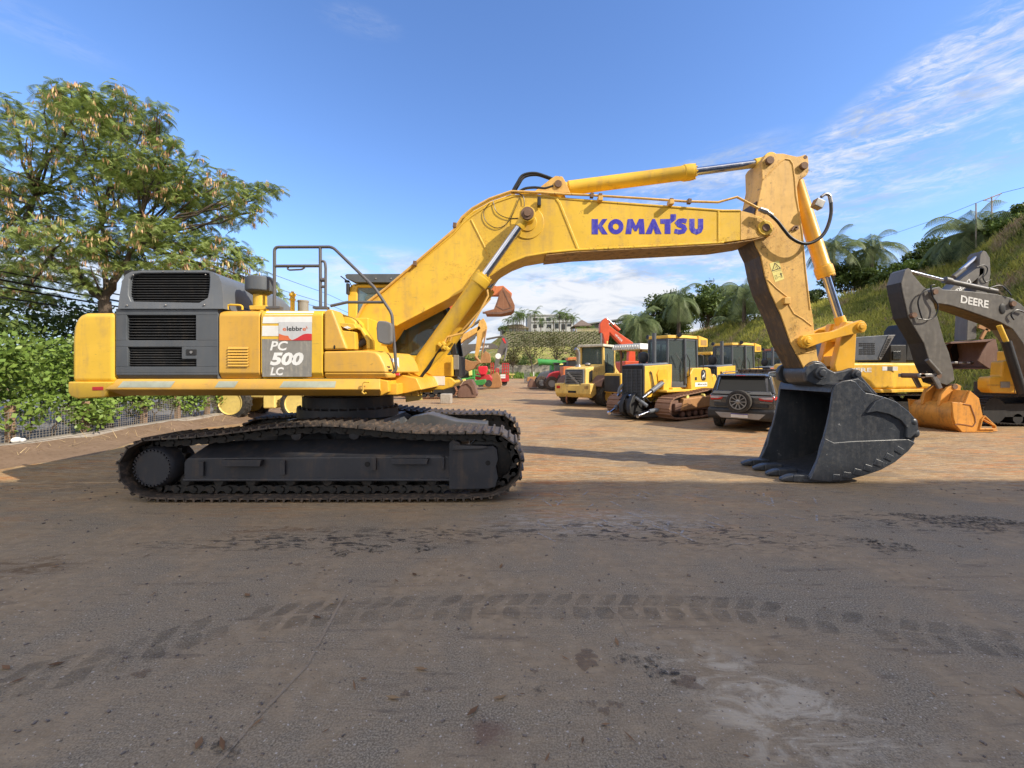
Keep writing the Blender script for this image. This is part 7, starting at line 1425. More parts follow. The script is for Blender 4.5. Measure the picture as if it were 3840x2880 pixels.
# dark sport utility car, seen from behind
def make_car(O, rz):
    t = thing('car', O, 'dark graphite compact car with a spare wheel on its tailgate', 'car', R(rz)); P_ = M['car_paint']; Tm = M['car_trim']
    side = [(-2.02, .62), (-2.04, .95), (-2.0, 1.06), (-1.9, 1.09), (.95, 1.06), (1.75, .96), (1.98, .82), (2.02, .5), (1.9, .38), (-1.9, .38)]
    mb = MB(); A = [(x, -.88 if z < 1.0 else -.84, z) for x, z in side]; B = [(x, .88 if z < 1.0 else .84, z) for x, z in side]; mb.hull(A, B); body = mb.build('body', P_, t, .07, 4, local=True, sharp=30)
    top = [(-1.66, 1.56), (-1.2, 1.615), (-.3, 1.635), (.15, 1.60)]; bel = [(-1.97, 1.08), (-1.2, 1.08), (-.3, 1.07), (.98, 1.05)]
    mb = MB(); ring0 = [(bel[0][0], -.83, 1.08), (bel[3][0], -.80, 1.05), (bel[3][0], .80, 1.05), (bel[0][0], .83, 1.08)]; ring1 = [(-1.80, -.69, 1.58), (.16, -.65, 1.615), (.16, .65, 1.615), (-1.80, .69, 1.58)]
    mb.hull(ring0, ring1); gh = mb.build('cabin_glass', M['glass_car'], t, .05, 3, local=True, sharp=30)
    mb = MB(); mb.hull([(-1.95, -.71, 1.575), (.2, -.67, 1.61), (.2, .67, 1.61), (-1.95, .71, 1.575)], [(-1.80, -.62, 1.64), (.05, -.60, 1.67), (.05, .60, 1.67), (-1.80, .62, 1.64)]); roof = mb.build('roof', P_, t, .03, 3, local=True, sharp=25)
    mb = MB()
    for s in (1, -1): mb.tube([(-1.6, s*.61, 1.63), (-1.5, s*.61, 1.69), (-.1, s*.60, 1.72), (.0, s*.60, 1.66)], .016, 8)
    lb('roof_rail', mb, M['alloy'], roof); mb = MB(); mb.tube([(-1.45, .1, 1.62), (-1.58, .1, 1.75)], .01, 6); lb('aerial', mb, Tm, roof)
    for s in (1, -1):
        mb = MB(); mb.hull([(-1.998, s*.66, 1.07), (-1.85, s*.85, 1.07), (-1.55, s*.855, 1.07), (-1.8, s*.66, 1.07)], [(-1.86, s*.57, 1.585), (-1.74, s*.71, 1.585), (-1.55, s*.71, 1.585), (-1.7, s*.57, 1.585)]); lb('rear_pillar', mb, P_, body, .02)
        mb = MB(); mb.hull([(-.42, s*.845, 1.07), (-.32, s*.845, 1.07), (-.32, s*.82, 1.07), (-.42, s*.82, 1.07)], [(-.40, s*.65, 1.57), (-.30, s*.65, 1.57), (-.30, s*.6, 1.57), (-.40, s*.6, 1.57)]); lb('door_pillar', mb, Tm, body)
        mb = MB(); mb.bx(.55, .75, min(s*.85, s*1.02), max(s*.85, s*1.02), 1.04, 1.18); lb('door_mirror', mb, P_, body, .04)
        mb = MB(); A = [(-2.058, s*.46, .975), (-2.055, s*.50, .90), (-2.05, s*.80, .875), (-2.05, s*.84, .99)]; mb.hull(A, [(x+.06, y, z) for x, y, z in A]); mb.hull([(-2.03, s*.80, .88), (-1.78, s*.89, .94), (-1.75, s*.89, 1.01), (-2.03, s*.84, 1.01)], [(-2.0, s*.7, .88), (-1.78, s*.8, .94), (-1.75, s*.8, 1.01), (-2.0, s*.7, 1.01)]); tl = lb('tail_light', mb, M['lamp_red'], body, .015)
        mb = MB(); A = [(-2.064, s*.48, .97), (-2.064, s*.62, .93), (-2.060, s*.80, .93), (-2.058, s*.82, .985)]; mb.hull(A, [(x+.03, y, z) for x, y, z in A]); lb('clear_lens', mb, M['lens_clear'], tl, .006)
        mb = MB(); mb.obox((-2.065, s*.76, .50), (.03, .12, .06)); lb('reflector', mb, M['lamp_red'], body, .01)
        for x in (-1.28, 1.24): wheel(t, (x, s*.79, .33), .33, .21, .20, M['rubber'], M['alloy'], 0)
        mb = MB(); mb.ribbon([(-1.28+.39*math.cos(a), .35+.39*math.sin(a)) for a in [R(180*i/10) for i in range(11)]], .07, min(s*.83, s*.9), max(s*.83, s*.9)); mb.bx(-.95, .95, min(s*.8, s*.9), max(s*.8, s*.9), .36, .50); lb('wheel_arch', mb, Tm, body)
    mb = MB(); pr = [(-2.12, .40), (-2.13, .60), (-2.07, .66), (-1.8, .66), (-1.8, .32), (-2.05, .33)]; mb.prism(pr, -.88, .88); bm_ = mb.build('bumper', Tm, t, .04, 3, local=True, sharp=25)
    mb = MB(); A = [(-2.137, -.66, .53), (-2.137, .66, .53), (-2.125, .5, .37), (-2.125, -.5, .37)]; mb.hull(A, [(x+.03, y, z) for x, y, z in A]); lb('bumper_insert', mb, M['bumper_silver'], bm_, .008)
    mb = MB(); mb.bx(-2.155, -2.14, -.22, .22, .40, .51); pla = lb('licence_plate', mb, M['white'], bm_, .004); mb = MB(); mb.bx(-2.158, -2.156, -.22, .22, .49, .51); lb('plate_band', mb, M['logo_blue'], pla, smooth=False)
    mb = MB(); A = [(-2.07, -.70, .70), (-2.07, .70, .70), (-2.058, .72, .80), (-2.058, -.72, .80)]; mb.hull(A, [(x+.03, y, z) for x, y, z in A]); lb('tailgate_panel', mb, Tm, body, .01)
    mb = MB(); mb.hull([(-2.03, -.80, 1.05), (-2.03, .80, 1.05), (-1.9, .80, 1.05), (-1.9, -.80, 1.05)], [(-1.985, -.74, 1.16), (-1.985, .74, 1.16), (-1.88, .74, 1.16), (-1.88, -.74, 1.16)]); lb('tailgate', mb, P_, body, .02)
    mb = MB(); mb.tube([(-2.0, -.25, 1.115), (-1.985, .0, 1.13), (-1.97, .3, 1.16)], .012, 5); lb('wiper', mb, Tm, gh)
    mb = MB(); mb.bx(-2.0, -1.72, -.62, .62, 1.585, 1.615); sp_ = lb('spoiler', mb, P_, roof, .012); mb = MB(); mb.bx(-2.007, -2.002, -.12, .12, 1.592, 1.61); lb('brake_light', mb, M['lamp_red'], sp_)
    sw_ = wheel(t, (-2.17, 0.0, .86), .335, .20, .225, M['rubber'], M['car_trim'], 0, 'spare_wheel', (-1, 0, 0))
    mb = MB()
    for k in range(5):
        a = 2*math.pi*k/5+.3; u = Vector((math.cos(a), math.sin(a))); v = Vector((-u.y, u.x))
        for s in (1, -1):
            p0, p1 = u*.045+v*s*.02, u*.20+v*s*.065; mb.hull([(p0.x-v.x*.012, p0.y-v.y*.012, .085), (p0.x+v.x*.012, p0.y+v.y*.012, .085), (p1.x+v.x*.016, p1.y+v.y*.016, .10), (p1.x-v.x*.016, p1.y-v.y*.016, .10)], [(p0.x-v.x*.012, p0.y-v.y*.012, .105), (p0.x+v.x*.012, p0.y+v.y*.012, .105), (p1.x+v.x*.016, p1.y+v.y*.016, .115), (p1.x-v.x*.016, p1.y-v.y*.016, .115)])
    mb.lathe([(.205, .08), (.225, .10), (.225, .115), (.20, .115), (.195, .08)], (0, 0, 0), (0, 0, 1), 32, False); mb.lathe([(.06, .07), (.06, .11), (.03, .12)], (0, 0, 0), (0, 0, 1), 16); lb('spokes', mb, M['alloy'], sw_, smooth=False)
    for a, b in ((.52, .72), (-.80, -.50)): mb = MB(); mb.bx(-2.062, -2.05, a, b, .84, .856); lb('badge', mb, M['alloy'], body, smooth=False)
    return t
make_car((7.95, 13.75, 0), 47)

# --- excavators further off, built side on at their own distance
def prism_(c, Y, d, *pts): return MB().prism(XZ(c, Y, *pts), Y, Y+d)
def rod_(mb, c, Y, p, q, r, seg=10): return mb.cyl(W(*c(*p), Y), W(*c(*q), Y), r, seg=seg)
def words(par, txt, c, Y, a, b, up, mat, bold=.02, shear=0.0):
    mb = MB(); lettering(mb, txt, W(*c(*a), Y), W(*c(*b), Y), W(*c(*up), Y), bold, shear); return mb.build('lettering', mat, par, smooth=False, solid=False)
def simple_track(par, x0, x1, y0, y1, h, smat, each=.2):
    prof = [(x0+h*.35, .02), (x1-h*.35, .02), (x1-.04, h*.3), (x1, h*.55), (x1-h*.25, h*.95), (x1-h*.6, h), (x0+h*.6, h), (x0+h*.25, h*.95), (x0, h*.55), (x0+.04, h*.3)]
    lp = smooth_loop([Vector(p) for p in prof], 2); pl = resample(inset(lp, .04), each); n = len(pl); one = MB()
    if sum(a.x*b.y-b.x*a.y for a, b in zip(pl, pl[1:]+pl[:1])) < 0: pl.reverse()
    for i in range(n):
        a, b = pl[i], pl[(i+1) % n]; t = (b-a).normalized(); nq = Vector((t.y, -t.x)); shoe_mesh(one, (a+b)/2, t, nq, (b-a).length, y0, y1, .035)
    tr = one.build('crawler_track', smat, par, smooth=False)
    mb = MB(); mb.bx(x0+h*.7, x1-h*.7, y0+.1, y1-.1, h*.3, h*.72)
    for k in range(6): x = x0+h*.6+(x1-x0-h*1.2)*k/5; mb.cyl((x, y0+.1, h*.24), (x, y1-.1, h*.24), h*.16, seg=14)
    for x in (x0+h*.52, x1-h*.52): mb.cyl((x, y0+.08, h*.5), (x, y1-.08, h*.5), h*.40, seg=24)
    mb.build('track_frame', M['black'], par); return tr
# R2: charcoal boom and arm with an orange bucket on the ground, yellow house at the right edge
E2 = thing('excavator', (16.9, 13.9, 0), 'yellow excavator at the right edge with charcoal boom and orange bucket on the ground', 'excavator')
ay = 12.5; AG = M['arm_grey']
mb = prism_(d6, ay, .5, (735, 235), (760, 218), (785, 235), (790, 262), (870, 355), (900, 380), (950, 470), (985, 590), (1040, 790), (1075, 870), (1110, 1010), (1120, 1090), (1060, 1130), (1000, 1110), (930, 960), (880, 800), (760, 600), (715, 400), (705, 330)); arm2 = mb.build('arm', AG, E2, .015)
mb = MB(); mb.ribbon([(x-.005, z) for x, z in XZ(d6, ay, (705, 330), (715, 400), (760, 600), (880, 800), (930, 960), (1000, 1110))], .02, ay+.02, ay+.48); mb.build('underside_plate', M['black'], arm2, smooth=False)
mb = prism_(d6, ay-.03, .56, (930, 400), (945, 375), (1000, 362), (1030, 385), (1200, 395), (1440, 420), (1560, 450), (1640, 500), (1720, 590), (1790, 740), (1830, 950), (1830, 1090), (1760, 1110), (1700, 930), (1650, 800), (1570, 690), (1480, 640), (1340, 590), (1200, 540), (1080, 505), (980, 490), (935, 440)); boom2 = mb.build('boom', AG, E2, .015)
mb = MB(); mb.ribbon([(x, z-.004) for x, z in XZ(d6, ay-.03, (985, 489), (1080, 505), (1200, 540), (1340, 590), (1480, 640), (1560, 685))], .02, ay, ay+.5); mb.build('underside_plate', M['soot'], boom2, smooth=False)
words(boom2, 'DEERE', d6, ay-.036, (1166, 488), (1382, 532), (1170, 428), M['logo_white'], .03)
mb = MB(); rod_(mb, d6, ay+.2, (1045, 315), (1440, 400), .075); mb.cyl(W(*d6(1040, 310), ay+.2), W(*d6(1085, 322), ay+.2), .10); cy = mb.build('arm_cylinder', AG, E2); mb = MB(); rod_(mb, d6, ay+.2, (765, 243), (1045, 315), .045); mb.build('rod', M['chrome'], cy)
mb = MB(); rod_(mb, d6, ay-.1, (905, 930), (1000, 1040), .06); rod_(mb, d6, ay+.2, (795, 600), (880, 870), .06); bc_ = mb.build('bucket_cylinder', AG, E2); mb = MB(); rod_(mb, d6, ay+.2, (880, 870), (915, 1040), .035); mb.build('rod', M['chrome'], bc_)
for yy in (ay-.10, ay+.52):
    mb = MB(); mb.prism(XZ(d6, ay-.1, (845, 1040), (985, 1040), (985, 1065), (845, 1068)), yy, yy+.07); mb.prism(XZ(d6, ay-.1, (945, 1060), (980, 1045), (1030, 1150), (1000, 1160)), yy, yy+.07); mb.build('tipping_link', M['steel'], E2, .015)
for q in ((795, 585), (960, 405), (1110, 1140), (985, 1055), (860, 1055), (1565, 497)): p = W(*d6(*q), ay-.04); mb = MB(); mb.cyl((p.x, ay-.10, p.z), (p.x, ay+.56, p.z), .075, seg=14); mb.build('pin', M['pin'], E2)
for pts, r_ in ((((925, 385), (870, 410), (835, 480), (850, 560), (870, 620)), .02), (((965, 350), (935, 360), (950, 440), (990, 510), (970, 590), (910, 620), (830, 610)), .018), (((1390, 375), (1480, 355), (1560, 430)), .016), (((1659, 560), (1600, 545), (1560, 580), (1580, 620)), .02)):
    mb = MB(); mb.tube(curve_pts([W(*d6(x, y), ay-.08) for x, y in pts], 18), r_, 6); mb.build('hydraulic_hose', M['hose'], E2)
mb = MB()
for q in ((1490, 535), (1565, 497)): p = W(*d6(*q), ay-.03); mb.ball((p.x, ay-.035, p.z), (.10, .02, .16), 12, 6)
mb.build('boom_recess', M['black'], boom2)
for yy in (ay-.25, ay+.7):
    mb = MB(); rod_(mb, d6, yy, (1520, 790), (1645, 1190), .11, 14); bo_ = mb.build('boom_cylinder', M['black'], E2); mb = MB(); rod_(mb, d6, yy, (1465, 665), (1520, 790), .06); mb.build('rod', M['yellow'], bo_)
BO = M['bucket_orange']; by0, by1 = 12.0, 13.35
bk2 = bpy.data.objects.new('bucket', None); COL.objects.link(bk2); bk2.parent = E2
so_ = [(1100, 1260), (1200, 1270), (1240, 1170), (1310, 1230), (1340, 1370), (1310, 1465), (1425, 1480), (1420, 1500), (1180, 1502), (1130, 1440), (1112, 1380)]
for y0 in (by0, by1-.05): mb = MB(); mb.prism([(x, max(z, .012)) for x, z in XZ(d6, by0, *so_)], y0, y0+.05); mb.build('side_plate', BO, bk2, .01)
mb = MB(); p = [Vector(q) for q in XZ(d6, by0, (1238, 1172), (1205, 1265), (1140, 1285), (1112, 1330), (1108, 1380), (1130, 1440), (1180, 1500), (1420, 1502))]; p = [Vector((q.x, max(q.y, .02))) for q in p]
mb.ribbon(p, .05, by0+.05, by1-.05); mb.build('shell', BO, bk2, .006, sharp=50)
for yy in (12.42, 12.92):
    mb = MB(); mb.prism(XZ(d6, 12.45, (990, 1290), (1010, 1200), (1060, 1145), (1130, 1118), (1165, 1135), (1160, 1170), (1090, 1180), (1060, 1260)), yy, yy+.08); mb.build('ear', BO, bk2, .015)
mb = MB(); mb.ribbon(XZ(d6, by0-.03, (1195, 1275), (1250, 1285), (1285, 1380), (1290, 1420), (1270, 1450), (1220, 1440), (1150, 1430), (1130, 1440)), .02, by0-.014, by0+.005); mb.build('weld_line', M['rust'], bk2, smooth=False)
tt = [(x, max(z, .013)) for x, z in XZ(d6, by0, (1310, 1470), (1330, 1390), (1350, 1370), (1430, 1445), (1435, 1470))]; mb = MB(); mb.ribbon(tt, .035, by0-.03, by0+.06, True); rr = XZ(d6, by0, (1330, 1415), (1420, 1450)); mb.ribbon([tt[1], tt[3]], .03, by0-.03, by0+.05); mb.build('side_cutter', BO, bk2, .01)
for yy in (by0+.05, by0+.45, by0+.85, by1-.16): mb = MB(); x = W(*d6(1420, 0), by0).x; mb.hull([(x, yy, .02), (x, yy+.12, .02), (x, yy+.12, .10), (x, yy, .10)], [(x+.22, yy+.03, .02), (x+.22, yy+.09, .02), (x+.22, yy+.09, .05), (x+.22, yy+.03, .05)]); mb.build('tooth', BO, bk2, .012)
hs = MB(); hs.prism(XZ(d6, 13.0, (1372, 1090), (1385, 1065), (1470, 1060), (1480, 945), (1500, 940), (1590, 935), (1600, 900), (1640, 900), (1645, 940), (2100, 935), (2100, 1190), (1640, 1195), (1400, 1190), (1372, 1160)), 12.95, 13.3); mb_ = MB(); hs.bx(17.7, 19.6, 13.25, 15.6, 1.15, 2.45); hs = hs.build('house', M['orange_yellow'], E2, .06, 3, sharp=25)
mb = MB(); a = W(*d6(1512, 1125), 12.94); mb.bx(a.x-.14, a.x+.14, 12.93, 12.945, a.z-.09, a.z+.09); mb.build('sticker', M['sticker_grey'], hs, smooth=False)
mb = MB(); mb.ribbon(XZ(d6, 12.94, (1375, 1128), (1590, 1128)), .012, 12.94, 12.96); mb.ribbon(XZ(d6, 12.94, (1590, 1070), (1590, 1190)), .02, 12.94, 12.96); mb.build('panel_seam', M['stained'], hs, smooth=False)
mb = MB(); mb.bx(18.5, 19.6, 14.4, 15.5, 2.2, 3.5); mb.build('cab', M['black'], E2, .08)
simple_track(E2, 14.55, 19.2, 13.25, 13.9, .98, M['track_black']); simple_track(E2, 14.55, 19.2, 15.4, 16.05, .98, M['track_black'])
mb = MB(); mb.cyl((16.9, 14.6, .6), (16.9, 14.6, 1.35), .75, seg=30); mb.build('slewing_ring', M['black'], E2)
# R1: yellow house with grey engine cover, its charcoal boom raised behind
E1 = thing('excavator', (12.6, 16, 0), 'yellow excavator with slanted grey engine cover, right of the big grey bucket', 'excavator')
y1 = 14.5; Yl = M['deere_yellow']; zt1, zb1 = W(0, 1360, y1).z, W(0, 1473, y1).z; xa, xb, xc_ = W(3080, 0, y1).x, W(3350, 0, y1).x, W(3488, 0, 15.4).x
mb = MB(); mb.prism([(xa, y1), (xb-.1, y1), (xb+.1, y1+.06), (xb+.5, y1+.3), (xc_-.25, 15.1), (xc_, 15.5), (xc_, 17.2), (xa, 17.2)], zb1+.12, zt1, 'z'); hs = mb.build('house', Yl, E1, .10, 4, sharp=40)
mb = MB(); mb.prism([(xa, y1-.02), (xb-.1, y1-.02), (xb+.12, y1+.04), (xb+.52, y1+.28), (xc_-.23, 15.08), (xc_+.02, 15.5), (xc_+.02, 17.2), (xa, 17.2)], zb1, zb1+.115, 'z'); mb.build('base_rim', Yl, hs, .02)
words(hs, 'DEERE', d6, y1-.006, (250, 1028), (474, 1028), (250, 994), M['logo_white'], .03); 
mb = MB(); a = W(*d6(625, 1000), y1); mb.bx(a.x-.30, a.x+.22, y1-.006, y1-.002, a.z-.07, a.z+.07); pq = mb.build('sticker', M['white'], hs, smooth=False); mb = MB(); mb.bx(a.x-.13, a.x+.05, y1-.009, y1-.007, a.z-.07, a.z+.07); mb.build('sticker_band', M['arm_grey'], pq, smooth=False)
mb = MB(); A = XZ(d6, y1+.1, (270, 940), (290, 790), (345, 756), (605, 738), (655, 738), (545, 935)); mb.prism(A, y1+.1, 16.9); hc = mb.build('engine_cover', paint('blue_grey_cover', (.085, .10, .125), .45, dirt=(.2, .19, .18), dirt_amt=.4), E1, .02)
mb = MB(); A = XZ(d6, y1+.09, (605, 740), (655, 739), (543, 935), (528, 915)); mb.prism(A, y1+.075, y1+.1); fz = mb.build('louvre_frame', M['steel'], hc, .006)
mb = MB()
for k in range(11): q = k/10; mb.ribbon(XZ(d6, y1+.07, (595-58*q+4, 775+130*q), (625-62*q+2, 768+134*q)), .04, y1+.068, y1+.074)
mb.build('slots', M['black_void'], fz, smooth=False)
mb = MB()
for k in range(6):
    for j in range(4): 
        if rng.random() < .75: mb.bx(*sorted((W(*d6(395+j*32, 0), y1).x, W(*d6(395+j*32+26, 0), y1).x)), y1+.09, y1+.098, *sorted((W(0, d6(0, 800+k*16)[1], y1).z, W(0, d6(0, 808+k*16)[1], y1).z)))
mb.build('vent_slots', M['black_void'], hc, smooth=False)
mb = MB(); mb.bx(W(*d6(620, 0), 15.4).x, W(*d6(745, 0), 15.4).x, 15.4, 16.9, zt1, W(0, d6(0, 815)[1], 15.4).z); mb.build('deck_box', M['black'], E1, .03)
mb = MB(); mb.bx(W(*d6(640, 0), 15.38).x, W(*d6(700, 0), 15.38).x, 15.37, 15.4, W(0, d6(0, 930)[1], 15.4).z, W(0, d6(0, 865)[1], 15.4).z); mb.build('tool_locker', M['dark_win'], E1, .01)
mb = MB(); mb.prism(XZ(d6, 16.2, (735, 945), (760, 690), (800, 640), (835, 700), (830, 945)), 16.2, 17.3); mb.build('cab', M['black'], E1, .06)
mb = MB(); a = W(*d6(118, 850), 15.5); mb.cyl((a.x, 15.5, zt1-.1), (a.x, 15.5, a.z), .07); mb.ball((a.x, 15.5, a.z), (.17, .17, .15), 14, 8); mb.build('air_cleaner', M['black'], E1)
simple_track(E1, 10.6, 15.3, 14.45, 15.1, .95, M['track_black']); simple_track(E1, 10.6, 15.3, 16.6, 17.2, .95, M['track_black'])
mb = MB(); mb.cyl((12.6, 15.8, .5), (12.6, 15.8, zb1+.05), .75, seg=30); mb.build('slewing_ring', M['black'], E1)
yb3 = 17.2
mb = prism_(d6, yb3, .5, (700, 800), (760, 640), (880, 520), (1080, 390), (1190, 290), (1300, 215), (1350, 220), (1345, 260), (1260, 330), (1180, 400), (1000, 510), (850, 640), (780, 830)); bm3 = mb.build('boom', AG, E1, .015)
mb = prism_(d6, yb3, .5, (1320, 110), (1345, 82), (1365, 90), (1395, 140), (1400, 260), (1380, 375), (1330, 560), (1292, 660), (1290, 770), (1215, 780), (1225, 560), (1290, 390), (1310, 260)); ar3 = mb.build('arm', AG, E1, .015)
mb = MB(); rod_(mb, d6, yb3+.2, (1110, 290), (1190, 225), .10, 14); c3_ = mb.build('arm_cylinder', AG, E1); mb = MB(); rod_(mb, d6, yb3+.2, (1165, 240), (1335, 98), .085, 14); mb.build('rod', M['chrome'], c3_)
words(bm3, 'DEERE', d6, yb3-.006, (1235, 300), (1120, 392), (1250, 330), M['logo_white'], .03)
mb = MB(); mb.tube(curve_pts([W(*d6(x, y), yb3-.05) for x, y in ((1290, 210), (1345, 195), (1375, 220), (1365, 265), (1340, 290), (1360, 325), (1400, 310))], 20), .02, 6); mb.build('hydraulic_hose', M['hose'], E1)
bk3 = bpy.data.objects.new('bucket', None); COL.objects.link(bk3); bk3.parent = E1
mb = MB(); s3 = [(1380, 800), (1440, 768), (1460, 860), (1465, 940), (1440, 985), (1390, 1000), (1330, 960), (1300, 940), (1340, 860)]; y3 = 16.6
for yy in (y3, 18.2): mb = MB(); mb.prism(XZ(d6, y3, *s3), yy, yy+.05); mb.build('side_plate', M['rust_brown'], bk3, .008)
mb = MB(); mb.ribbon(XZ(d6, y3, (1100, 800), (1380, 785), (1440, 772)), .05, y3+.05, 18.2); mb.ribbon(XZ(d6, y3, (1440, 772), (1462, 900), (1440, 985), (1390, 1000)), .05, y3+.05, 18.2); mb.build('shell', M['rust_brown'], bk3)
mb = MB(); mb.hull([W(*d6(x, y), y3+1.55) for x, y in ((1085, 850), (1120, 795), (1380, 790), (1330, 930), (1110, 950))], [W(*d6(x, y), y3+1.45) for x, y in ((1085, 850), (1120, 795), (1380, 790), (1330, 930), (1110, 950))]); mb.build('back_plate', M['black'], bk3)
for k in range(4): mb = MB(); a = W(*d6(1120+k*60, 955), y3+.4*k+.1); mb.obox(a, (.14, .14, .09)); mb.build('tooth', M['steel'], bk3, .015)
mb = MB(); rod_(mb, d6, yb3-.05, (1345, 600), (1350, 700), .05); k_ = mb.build('bucket_cylinder', M['chrome'], E1)
mb = MB(); mb.ribbon(XZ(d6, yb3-.1, (1310, 670), (1400, 700)), .13, yb3-.1, yb3-.03); mb.ribbon(XZ(d6, yb3-.1, (1375, 690), (1330, 770)), .11, yb3-.1, yb3-.03); mb.build('tipping_link', M['rust_gold'], E1)
# orange excavator behind the cab, rusty bucket held high
E3 = thing('excavator', (W(1600, 0, 27).x, 27.5, 0), 'orange excavator behind the yellow cab holding a rusty bucket high', 'excavator'); y5 = 26.5
mb = prism_(c4_, y5, 2.6, (1290, 860), (1295, 600), (1340, 520), (1460, 460), (1500, 500), (1510, 640), (1590, 640), (1600, 860)); hs = mb.build('house', M['orange_house'], E3, .08)
mb = MB(); A = XZ(c4_, y5-.02, (1372, 567), (1435, 567), (1435, 650), (1372, 650)); mb.prism(A, y5-.02, y5); mb.build('window', M['green_m'], hs, smooth=False)
mb = prism_(px_, y5+.8, .6, (1560, 1260), (1640, 1170), (1700, 1105), (1760, 1060), (1800, 1050), (1812, 1075), (1745, 1125), (1690, 1170), (1620, 1260)); mb.build('boom', M['red_boom'], E3, .03)
mb = prism_(c5, y5+.8, .6, (130, 850), (160, 830), (300, 872), (345, 868), (405, 920), (400, 945), (330, 935), (250, 935), (150, 890)); mb.build('arm', M['orange_house'], E3, .02)
bk = bpy.data.objects.new('bucket', None); COL.objects.link(bk); bk.parent = E3
rp = [(345, 872), (365, 900), (395, 925), (402, 950), (425, 1005), (420, 1030), (400, 1050), (330, 1062), (222, 1062), (218, 1046), (280, 1030), (300, 980), (318, 920)]
mb = prism_(c5, y5+.3, 1.6, *rp); mb.build('shell', M['rust'], bk, .02); mb = MB(); mb.ribbon(XZ(c5, y5+.28, (318, 930), (300, 1010), (345, 1035), (400, 1020), (345, 900)), .05, y5+.28, y5+.3); mb.ribbon(XZ(c5, y5+.28, (230, 1058), (330, 1058), (405, 1040)), .12, y5+.27, y5+.3); mb.build('wear_plate', M['rust_brown'], bk, smooth=False)
for k in range(4): mb = MB(); a = W(*c5(222, 1056), y5+.4+.42*k); mb.obox(a, (.35, .16, .12)); mb.build('tooth', M['rust_brown'], bk, .02)
xk = W(1640, 0, y5).x; simple_track(E3, xk-2.4, W(*d3(250, 0), y5).x, y5-.4, y5+.3, 1.0, M['rust'], .24); simple_track(E3, xk-2.4, W(*d3(250, 0), y5).x, y5+2.2, y5+2.9, 1.0, M['rust'], .24)
mb = MB(); a = W(*d3(85, 1420), 22.5); tag(MB().bx(a.x-.28, a.x+.28, 22.3, 22.9, 0, .52).build('concrete_block', M['concrete'], None, .03), 'grey concrete block standing by rusty tracks under the yellow cab', 'block')
def yard_bucket(label, c, Y, wd, pts, mat, cut):
    t = thing('digger_bucket', (W(*c(*pts[0]), Y).x, Y+wd/2, 0), label, 'bucket'); P = [(x, max(z, .01)) for x, z in XZ(c, Y, *pts)]
    for yy in (Y, Y+wd-.05): mb = MB(); mb.prism(P, yy, yy+.05); mb.build('side_plate', mat, t, .01)
    mb = MB(); mb.ribbon(P[cut[0]:cut[1]], .06, Y+.05, Y+wd-.05); mb.build('shell', mat, t, sharp=50)
    mb = MB(); mb.ribbon([(x, z) for x, z in (P[cut[0]], P[-1])], .06, Y+.1, Y+.3); mb.build('lip_plate', mat, t); return t
yard_bucket('brown rusted digger bucket standing on the ground left of the yard aisle', d3, 27.0, 1.5, [(255, 1440), (238, 1400), (258, 1330), (340, 1215), (430, 1200), (465, 1260), (502, 1400), (490, 1440)], M['rust_brown'], (0, 7))
mb = MB(); A = XZ(d3, 26.95, (300, 1260), (380, 1240), (440, 1300), (470, 1390)); mb.ribbon(A, .07, 26.94, 27.0); mb.build('rib', M['rust_brown'], bpy.data.objects['digger_bucket'], smooth=False)
def far_digger(label, loc, Y, boom, arm, bucket, mats, house=True, hx=None, th_=.5):
    t = thing('excavator', loc, label, 'excavator'); b = None
    b = prism_(d3, Y, th_, *boom).build('boom', mats[0], t, .02); prism_(d3, Y, th_, *arm).build('arm', mats[1], t, .02); 
    if bucket: prism_(d3, Y-.4, 1.3, *bucket).build('bucket', mats[2], t, .03)
    if house:
        hx_ = W(*d3(hx, 0), Y).x; BX_ = MB().bx(hx_-3.6, hx_, Y-1.2, Y+1.6, 1.1, 2.3); BX_.build('house', mats[3], t, .1); simple_track(t, hx_-4.2, hx_+.4, Y-1.5, Y-.8, 1.0, M['track_black'], .3); simple_track(t, hx_-4.2, hx_+.4, Y+1.2, Y+1.9, 1.0, M['track_black'], .3)
    return t, b
t4, b4 = far_digger('golden yellow excavator whose bent boom shows right of the yellow cab', (W(*d3(-200, 0), 32).x, 32, 0), 32, [(60, 860), (150, 700), (240, 605), (400, 520), (480, 478), (545, 448), (565, 485), (500, 548), (330, 650), (200, 780), (140, 880)], [(540, 385), (600, 343), (632, 395), (648, 470), (625, 560), (582, 640), (545, 760), (512, 880), (478, 868), (508, 620), (512, 500)], [(285, 885), (400, 930), (480, 942), (545, 930), (560, 958), (500, 990), (470, 1040), (380, 1076), (320, 1040), (295, 960)], (M['rust_gold'] if False else M['yellow_worn'], M['yellow_worn'], M['rust_gold'], M['deere_yellow']), True, -60, .6)
mb = MB(); mb.cyl(W(*d3(275, 625), 31.99), W(*d3(275, 625), 31.985), .33, seg=20); e_ = mb.build('emblem_plate', M['stained'], b4, smooth=False); words(e_, 'AT', d3, 31.975, (250, 645), (300, 622), (250, 618), M['logo_white'], .03)
mb = MB(); rod_(mb, d3, 32.3, (420, 470), (560, 370), .10); mb.build('arm_cylinder', M['arm_grey'], t4); mb = MB(); rod_(mb, d3, 31.9, (640, 500), (570, 900), .05); rod_(mb, d3, 31.9, (490, 880), (550, 950), .12); mb.build('tipping_link', M['rust_gold'], t4)
